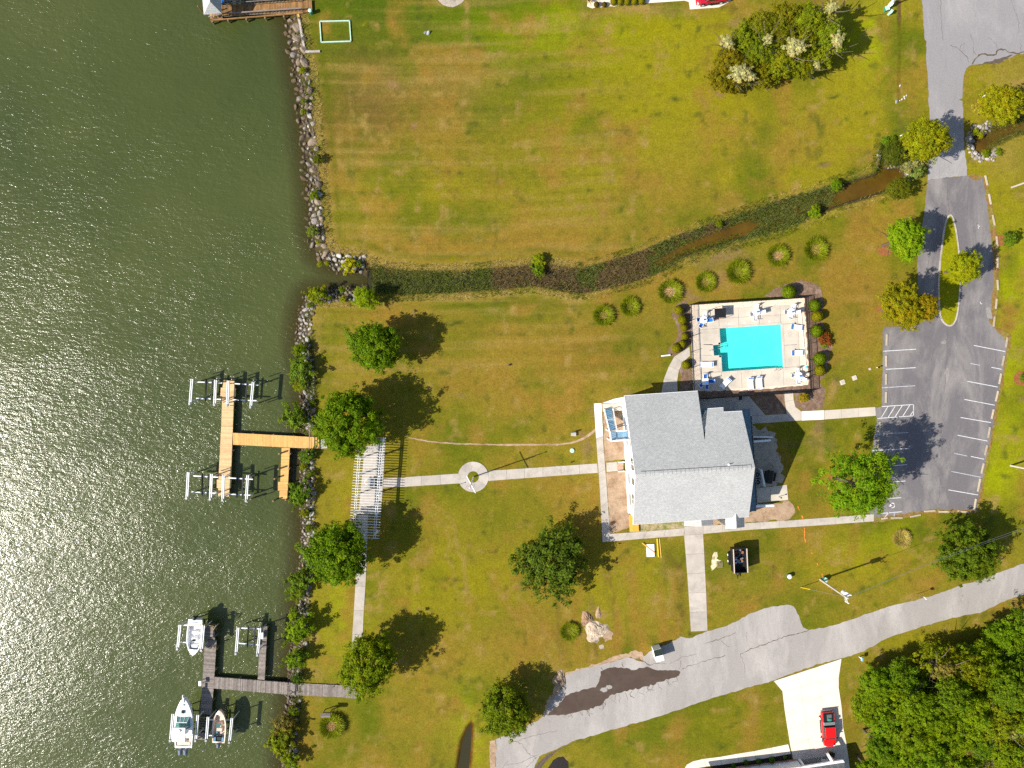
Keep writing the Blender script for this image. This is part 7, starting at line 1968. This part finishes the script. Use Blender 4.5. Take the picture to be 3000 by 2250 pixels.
tag(MB().beam(G(1937,1043,.25), G(1964,1040,.25), .2, .12).build('fallen_board', MAT['white']), 'white board lying on the lawn left of the gate path', 'board')
tag(MB().beam(G(2637,398,.15), G(2652,393,.15), .14, .12).build('fallen_post', MAT['white']), 'short white post lying beside the yellow tree at the creek head', 'post')
# culvert mouth
c = G(2627, 298); t = thing('culvert_pipe', 'dark culvert pipe mouth at the lower end of the ditch', 'culvert', c); MB().tube((c.x, c.y - .3, -.15), (c.x, c.y + .25, -.15), .26, 12).build('pipe', MAT['grey_metal'], t); MB().tube((c.x, c.y + .2, -.15), (c.x, c.y + .26, -.15), .2, 12).build('mouth', MAT['black'], t)
for k, (x, y) in enumerate(((2636,295),(2642,291),(2650,288),(2649,283),(2655,280),(2636,252))):
    rt = tag(put_rock(thing_ := bpy.data.objects.new('tmp', None), G(x, y).x, G(x, y).y, .03, .14 + .04 * (k % 3), random.Random(k), (.5, .5, .5), 'small_stone'), ['closest small white stone to the culvert','second small white stone from the culvert','third small white stone from the culvert','small white stone above the third from the culvert','farthest right small white stone of the culvert group','lone small white stone up the ditch from the culvert'][k], 'stone', 'white stones by the culvert'); rt.parent = None; rt.location = (G(x, y).x, G(x, y).y, .03); bpy.data.objects.remove(thing_)

# pads and covers
for k, (x, y, lb) in enumerate(((2468,1120,'lower left of two square concrete covers on the lawn by the lot'),)): pass
for x, y, s, rz, lb in ((2468,1120,.75,.35,'square concrete cover on the lawn, the larger lower one'),(2503,1107,.72,.35,'square concrete cover on the lawn, nearer the parking bays'),(2548,1081,.35,.2,'smallest grey cover, close to the parking bays')):
    c = G(x, y); t = thing('concrete_cover', lb, 'cover', c, 0, 'utility covers on the lawn'); MB().box((c.x, c.y, .05), (s, s, .1), rz).build('slab', MAT['conc_deck'], t, bevel=.01); MB().box((c.x, c.y, .11), (s * .55, s * .55, .03), rz).build('lid', MAT['conc'], t)
c = G(2568, 1077); t = thing('water_spigot', 'white spigot with a dark hood next to the smallest cover', 'spigot', c); MB().tube((c.x, c.y, 0), (c.x, c.y, .7), .06).build('pipe', MAT['white'], t); MB().box((c.x, c.y, .75), (.25, .18, .16)).build('hood', MAT['black'], t)
c = G(1680, 1272); t = thing('control_box', 'grey square control box on the lawn above the sandy trench', 'control box', c); MB().box((c.x, c.y, .2), (.8, .55, .4)).build('cabinet', MAT['conc'], t, bevel=.03); MB().box((c.x + .1, c.y + .35, .45), (.3, .2, .9)).build('riser', MAT['grey_metal'], t)
c = G(1676, 1320); t = thing('tank_lid', 'round pale green tank lid on the lawn beside the walk', 'lid', c); MB().tube((c.x, c.y, 0), (c.x, c.y, .16), .36, 18).build('rim', MAT['mint'], t); MB().tube((c.x, c.y, .16), (c.x, c.y, .2), .3, 18).build('cover', MAT['mint'], t)
c = G(1674, 1354); t = thing('garden_tap', 'small black tap at the edge of the walk under the green lid', 'tap', c); MB().tube((c.x, c.y, 0), (c.x, c.y, .35), .08).build('pipe', MAT['black'], t); MB().box((c.x, c.y, .35), (.22, .12, .1)).build('handle', MAT['black'], t)
c = G(2309, 1686); t = thing('vent_hood', 'round white and green vent standing alone on the lawn left of the pole', 'vent', c); MB().tube((c.x, c.y, 0), (c.x, c.y, .7), .32, 14, .36).build('body', MAT['green'], t); MB().tube((c.x, c.y, .7), (c.x, c.y, .85), .38, 14, .2).build('cap', MAT['gel'], t)
# information board near the grey dock
c = G(963, 2080); t = thing('information_board', 'dark information board beside the tall oval grass ring', 'sign', c)
for s in (-1, 1): MB().beam((c.x + s * .55, c.y + .1, 0), (c.x + s * .55, c.y + .1, 1.9), .12, .12).build('post', MAT['grey_wood'], t)
MB().box((c.x, c.y + .1, 1.45), (1.1, .08, .8)).build('panel', MAT['dark_metal'], t); MB().slab([(c.x - .75, c.y - .25, 1.95), (c.x + .75, c.y - .25, 1.95), (c.x + .75, c.y + .1, 2.15), (c.x - .75, c.y + .1, 2.15)], .06).slab([(c.x - .75, c.y + .1, 2.15), (c.x + .75, c.y + .1, 2.15), (c.x + .75, c.y + .45, 1.95), (c.x - .75, c.y + .45, 1.95)], .06).build('roof', MAT['grey_wood'], t)
c = G(982, 2005); t = thing('dock_light', 'small brown post beside the lawn end of the grey dock', 'post', c); MB().tube((c.x, c.y, 0), (c.x, c.y, .7), .06).build('post', MAT['brown_wood'], t); MB().box((c.x, c.y, .75), (.18, .18, .12)).build('cap', MAT['dark_metal'], t)

# ------------------------------------------------------------------ things round the clubhouse front
c = G(1905, 1612); t = thing('white_board', 'white insulation board lying on the lawn in front of the clubhouse', 'board', c)
MB().box((c.x, c.y, .12), (1.25, 2.0, .14), .04).build('sheet', MAT['gel'], t); MB().box((c.x + .02, c.y - .03, .03), (1.3, 2.06, .05), .04).build('backing', MAT['green'], t)
tag(MB().beam(G(1881,1591,.28), G(1918,1620,.24), .13, .05).build('plank', MAT['orange_wood']), 'brown plank lying across the white board', 'plank', 'loose planks on the lawn')
tag(MB().beam(G(1925,1578,.1), G(1929,1632,.1), .2, .08).build('plank', MAT['yellow']), 'long yellow plank right of the white board', 'plank', 'loose planks on the lawn')
tag(MB().beam(G(1932,1578,.05), G(1937,1634,.05), .12, .05).build('plank', MAT['pine2']), 'thin tan plank next to the long yellow one', 'plank', 'loose planks on the lawn')
c = G(2108, 1653); t = thing('pallet', 'old broken pallet lying beside the pale sawdust', 'pallet', c)
for k in range(5): MB().box((c.x, c.y - .4 + k * .2, .13), (.95, .11, .03), .06).build('slat', MAT['dead_grass'], t)
for k in range(3): MB().box((c.x - .4 + k * .4, c.y, .06), (.08, .95, .09), .06).build('runner', MAT['grey_wood'], t)
sheet('sawdust', [(2093,1616),(2101,1617),(2103,1630),(2098,1636),(2112,1640),(2116,1640),(2106,1648),(2100,1656),(2094,1665),(2086,1672),(2082,1660),(2086,1642),(2088,1628)], .02, MAT['straw'], jamp=.1, step=.3, kind='stuff')
# dump trailer
tx0, ty0 = 2159, 1629
c = G(2156, 1632); t = thing('dump_trailer', 'high sided black dump trailer with rubbish inside on the front lawn', 'trailer', c, R(3))
def TB(): return MB()
Lh, Wh, Hh_ = 1.9, 1.08, 2.0
for nm, cc, sz in (('floor', (0,0,.75), (2.1,3.7,.08)), ('side_wall', (-1.05,0,1.5), (.09,3.75,1.5)), ('side_wall', (1.05,0,1.5), (.09,3.75,1.5)), ('end_wall', (0,1.87,1.5), (2.1,.08,1.5)), ('end_wall', (0,-1.87,1.5), (2.1,.08,1.5))):
    o = MB().box(cc, sz).build(nm, MAT['black'], None); o.parent = t
for s in (-1, 1):
    o = MB().beam((s*1.05,-1.9,2.28),(s*1.05,1.9,2.28),.14,.08).build('top_rail', MAT['cream_in'], None); o.parent = t
    for yy in (-.45, .55):
        o = MB().tube((s*1.18,yy,.42),(s*1.42,yy,.42),.4,16).build('wheel', MAT['tyre'], None); o.parent = t
        h_ = MB().tube((s*1.42,yy,.42),(s*1.44,yy,.42),.2,12).build('rim', MAT['white'], None); h_.parent = o
    o = MB().box((s*1.3,.05,.9),(.36,2.0,.05)).build('mudguard', MAT['dark_metal'], None); o.parent = t
o = MB().beam((-.5,-1.9,.55),(0,-3.0,.5),.1,.1).beam((.5,-1.9,.55),(0,-3.0,.5),.1,.1).beam((0,-2.8,.5),(0,-3.3,.5),.12,.1).build('drawbar', MAT['black'], None); o.parent = t
rb_ = random.Random(8)
for k in range(26):
    o = MB().box((rb_.uniform(-.7,.7), rb_.uniform(-.6,1.6), .9 + rb_.uniform(0,.4)), (rb_.uniform(.15,.6), rb_.uniform(.2,.7), rb_.uniform(.05,.3)), rb_.uniform(0,3)).build('rubbish', MAT[['grey_metal','black','blue_board','white','rust','black'][k % 6]], None); o.parent = t
c = G(1926, 1912, .8); t = thing('site_cabinet', 'tall white and grey cabinet standing on the lay-by of the lower road', 'cabinet', (c.x, c.y, 0), R(14))
for nm, cc, sz, m_ in (('body', (0,0,.9), (1.25,1.9,1.8), 'white'), ('lid', (0,.43,1.84), (1.28,.98,.07), 'green'), ('lid', (0,-.52,1.87), (1.3,.9,.1), 'gel'), ('latch', (-.2,-.35,1.94), (.12,.12,.04), 'dark_metal')):
    o = MB().box(cc, sz).build(nm, MAT[m_] if nm != 'lid' or m_ != 'green' else M('dark_green_lid', (.02,.03,.025), .5), None, bevel=.03 if nm == 'body' else 0); o.parent = t
# heap of dug earth and litter of turf
def heap(name, label, at, rx, ry, h, mat, seed):
    c = G(*at); r = random.Random(seed); root = tag(None or bpy.data.objects.new(name, None), label, 'earth heap'); bpy.data.objects.remove(root)
    mb = MB(); nu, nv = 26, 9
    vs = [(c.x, c.y, h)]
    for j in range(1, nv + 1):
        t_ = j / nv
        for i in range(nu):
            a = 2 * math.pi * i / nu; q = 1 + .18 * math.sin(a * 3 + seed) + r.uniform(-.12, .12)
            vs.append((c.x + rx * t_ * q * math.cos(a), c.y + ry * t_ * q * math.sin(a), max(-.02, h * (1 - t_ ** 1.6) + r.uniform(-.16, .16) * h * (1 if j < nv else 0))))
    fs = [(0, 1 + i, 1 + (i + 1) % nu) for i in range(nu)]
    for j in range(nv - 1):
        for i in range(nu): a = 1 + j * nu; fs.append((a + i, a + nu + i, a + nu + (i + 1) % nu, a + (i + 1) % nu))
    o = mb.add(vs, fs).build(name, mat); tag(o, label, 'earth heap'); return o
heap('earth_heap', 'largest pale heap of dug earth on the lower lawn', (1745,1848), 1.75, 1.75, .4, M('heap_earth', (.50,.40,.29), .95, .3, 1.6, fine=.35, bump=1, stain=(.17,.14,.13), stain_s=.9), 1)
heap('earth_heap', 'brown round heap of roots touching the pale earth heap', (1719,1812), .95, 1.15, .45, M('root_earth', (.30,.19,.12), .95, .3, 2, fine=.3, bump=1), 2)
heap('earth_heap', 'flat strip of pale spoil above the large earth heap', (1753,1797), .45, .9, .2, MAT['soil'], 3)
heap('earth_heap', 'grey heap of turf and roots by the cracked road end', (1640,1990), 1.0, 1.3, .5, MAT['dirt'], 4)
sheet('spoil_patch', [(1770,1850),(1785,1845),(1800,1858),(1792,1872),(1775,1880),(1768,1868)], .014, MAT['soil'], jamp=.2, step=.3); sheet('spoil_patch', [(1754,1890),(1768,1888),(1770,1900),(1758,1903)], .014, MAT['sand'], jamp=.1, step=.3)
# silt marks around the lawn
sheet('orange_paint_mark', [(2355,1545),(2358,1545),(2359,1576),(2362,1590),(2359,1590),(2356,1576)], .016, M('marker_orange', (.62,.20,.03), .9, .3, 4), jamp=.06, step=.3)
for q in ([(2376,1617),(2379,1617),(2381,1623),(2377,1623)],[(2391,1649),(2396,1649),(2398,1656),(2394,1656)],[(2406,1680),(2409,1680),(2412,1690),(2409,1692)],[(2346,1510),(2352,1510),(2354,1518),(2349,1519)],[(2336,1483),(2339,1483),(2342,1494),(2340,1496)]): sheet('orange_paint_mark', q, .016, bpy.data.materials['marker_orange'], jamp=.05, step=.2)

# ------------------------------------------------------------------ mailbox of the lower house
c = G(2517, 1924); t = thing('mailbox', 'white and blue mailbox on a post beside the lower road', 'mailbox', c)
MB().box((c.x, c.y, .5), (.12, .12, 1.0)).build('post', MAT['white'], t); MB().loft([[(c.x + dx, c.y - .28 + .56 * k, 1.0 + dz) for dx, dz in ((-.13,0),(.13,0),(.13,.14),(.07,.24),(-.07,.24),(-.13,.14))] for k in (0, 1)]).build('box', MAT['blue_board'], t); MB().box((c.x, c.y, .92), (.3, .62, .05)).build('shelf', MAT['white'], t)

# ------------------------------------------------------------------ cars
def vehicle(name, label, at, rz, body, L, Wd, kind):
    root = thing(name, label, 'pickup truck' if kind == 'pickup' else 'car', (0, 0, 0))
    h = Wd / 2
    # outline stations: y, halfwidth, z of the shoulder  (front = -Y)
    st = [(-L/2, .62, .72), (-L/2 + .18, .84, .86), (-L/2 + .5, .95, .95), (-L*.22, 1.0, 1.03), (L*.02, 1.0, 1.05), (L*.2, 1.0, 1.06), (L/2 - .25, .98, 1.05), (L/2, .92, 1.0)]
    rings = []
    for y, w, z in st:
        w *= h; rings.append([(-w * .93, y, .35), (-w, y, .6), (-w * .98, y, z * .95), (-w * .86, y, z), (w * .86, y, z), (w * .98, y, z * .95), (w, y, .6), (w * .93, y, .35)])
    MB().loft(rings).build('body', MAT[body], root, smooth=False)
    y0, y1 = (-L*.22, L*.12) if kind == 'pickup' else (-L*.2, L*.34)
    gl = MB().loft([[(-h*.86, y0 - .35, 1.02), (h*.86, y0 - .35, 1.02), (h*.9, y1 + .1, 1.04), (-h*.9, y1 + .1, 1.04)], [(-h*.74, y0 + .22, 1.52), (h*.74, y0 + .22, 1.52), (h*.76, y1 - .02, 1.52), (-h*.76, y1 - .02, 1.52)]]).build('windows', MAT['car_glass'], root)
    MB().box((0, (y0 + .2 + y1) / 2, 1.56), (Wd * .80, y1 - y0 - .16, .09), 0, .95).build('cab_roof', MAT[body], root, bevel=.03)
    for s in (-1, 1):
        MB().beam((s*h*.84, y0 - .33, 1.05), (s*h*.76, y0 + .2, 1.52), .09, .07).build('pillar', MAT[body], root); MB().beam((s*h*.9, (y0+y1)/2, 1.05), (s*h*.77, (y0+y1)/2, 1.53), .09, .07).build('pillar', MAT[body], root)
        MB().box((s * (h + .12), y0 - .1, 1.12), (.22, .14, .16)).build('mirror', MAT['black' if kind == 'pickup' else body], root)
        MB().box((s*h*.72, -L/2 + .12, .72), (.34, .2, .16)).build('headlight', MAT['gel'], root)
        MB().box((s*(h+.05), .05*L, .4), (.16, L*.36, .05)).build('running_board', MAT['black'], root)
        for yy in (-L*.31, L*.29):
            wq = MB().tube((s*(h-.16), yy, .38), (s*(h+.07), yy, .38), .38, 18).build('wheel', MAT['tyre'], root)
            MB().tube((s*(h+.07), yy, .38), (s*(h+.085), yy, .38), .22, 14).build('rim', MAT['white'], wq)
    MB().box((0, -L/2 - .05, .5), (Wd*.86, .16, .24)).build('bumper', MAT[body], root, bevel=.03); MB().box((0, L/2 + .08, .5), (Wd*.9, .16, .22)).build('bumper', MAT['grey_metal'], root, bevel=.03)
    if kind == 'pickup':
        b0, b1 = y1 + .75, L/2 - .18
        MB().box((0, (b0 + b1)/2, 1.075), (Wd*.78, b1 - b0, .04)).build('bed_liner', MAT['black'], root)
        for k in range(6): MB().box((-.32 + k*.13 + .12, (b0 + b1)/2 + .15, 1.11), (.07, b1 - b0 - .5, .03)).build('bed_slat', MAT['grey_metal'], root)
        MB().ball((.12, b0 + .3, 1.2), (.42, .25, .14), 12, 6).build('tarpaulin', MAT['green'], root)
        MB().box((0, y1 + .48, 1.2), (Wd*.86, .48, .3)).build('tool_box', MAT['grey_metal'], root, bevel=.03); MB().box((0, y1 + .16, 1.04), (Wd*.86, .1, .1)).build('bed_gap', MAT['black'], root)
        MB().beam((-h*.8, L/2 - .06, 1.15), (h*.85, L/2 - .02, 1.15), .1, .1).build('tailgate_cap', MAT['dark_metal'], root)
    p = G(*at, .9); root.location = (p.x, p.y, .05); root.rotation_euler.z = rz
    return root
vehicle('pickup_truck', 'bright red pickup truck with grey tool box on the white driveway', (2428,2137), R(5), 'red', 5.6, 2.05, 'pickup')
vehicle('parked_car', 'crimson car on the concrete at the top edge, mostly out of frame', (2087,-11), R(-82), 'dark_red', 4.8, 1.95, 'car')

# ------------------------------------------------------------------ house at the bottom edge
hb = thing('lower_house', 'white house with slate roof and open porch at the bottom edge', 'house', G(2350, 2300))
def hz(p, z): return G(p[0], p[1], z)
fr0, fr1, fr2, fr3 = (2108,2252), (2336,2222), (2330,2220), (2425,2206)
# front wall left of the porch, porch recess, gable post
wp = [G(2100,2256), G(2334,2226), G(2343,2290), G(2470,2276), G(2500,2480), G(2110,2500)]
mb = MB()
for i in range(len(wp)):
    a, b_ = wp[i], wp[(i + 1) % len(wp)]
    if i == 2: pass
    mb.add([(a.x,a.y,0),(b_.x,b_.y,0),(b_.x,b_.y,3.0),(a.x,a.y,3.0)], [(0,1,2,3)])
mb.build('wall', MAT['white_wall'], hb)
for i in range(16):
    t0 = i / 16; a, b_ = G(2110,2252,.02), G(2333,2223,.02); p, q = a.lerp(b_, t0), a.lerp(b_, t0 + 1/17)
    MB().beam(p + Vector((0,-.08,.12)), q + Vector((0,-.08,.12)), .14, .24).build('plinth_brick', MAT['brick'], hb)
MB().prism(GP([(2336,2228),(2424,2214),(2440,2232),(2470,2280),(2345,2292)]), 0, .08).build('porch_floor', MAT['conc'], hb)
for x, y in ((2340,2224),(2424,2208)): 
    p = G(x, y); MB().box((p.x, p.y, 1.4), (.3, .3, 2.8)).build('porch_post', MAT['white'], hb)
MB().beam(G(2424,2208,2.85), G(2452,2258,2.85), .35, .35).build('porch_beam', MAT['white'], hb); MB().beam(G(2346,2248,2.95) , G(2470,2228,2.95), .3, .3).build('porch_beam', MAT['white'], hb)
ev = [G(2240,2268,3.1), G(2474,2233,3.1), G(2500,2470,3.1), G(2200,2500,3.1)]; r0 = G(2365,2262,5.6); r1 = G(2365,2470,5.6)
for q, nm in (([ev[0], ev[1], G(2478,2340,5.4), G(2230,2372,5.4)], 'roof'), ([G(2230,2372,5.4), G(2478,2340,5.4), ev[2], ev[3]], 'roof')): o = MB().slab(q[::-1], .18).build(nm, MAT['shingle_n'], hb)
MB().beam(ev[0] + Vector((0,.05,-.05)), ev[1] + Vector((0,.05,-.05)), .1, .2).build('gutter', MAT['white'], hb)
ev2 = [G(2030,2285,3.1), G(2345,2247,3.1), G(2345,2400,5.6), G(2030,2410,5.6)]
MB().slab(ev2[::-1], .18).build('roof', MAT['shingle_n'], hb); MB().beam(ev2[0], ev2[1], .1, .2).build('gutter', MAT['white'], hb)
c = G(2412, 2232); t = thing('potted_plant', 'dark potted shrub on the corner of the lower house porch', 'potted plant', G(2430, 2203)); c = G(2430, 2203)
MB().tube((c.x, c.y, .05), (c.x, c.y, .5), .2, 12, .27).build('pot', MAT['rust'], t); o = link(CROWNS['bush'], 'leaves', t, (0, 0, .75)); o.scale = (.42, .42, .5); o.color = (.04, .07, .02, 1)
c = G(2414, 2226); t = thing('porch_chair', 'white chair on the porch of the lower house', 'chair', (c.x, c.y, .08))
MB().box((c.x, c.y, .5), (.9, .6, .1)).build('seat', MAT['white'], t); MB().box((c.x, c.y - .3, .8), (.9, .1, .6)).build('backrest', MAT['white'], t)
for s in (-1, 1): MB().box((c.x + s * .42, c.y, .35), (.08, .6, .6)).build('armrest', MAT['white'], t)
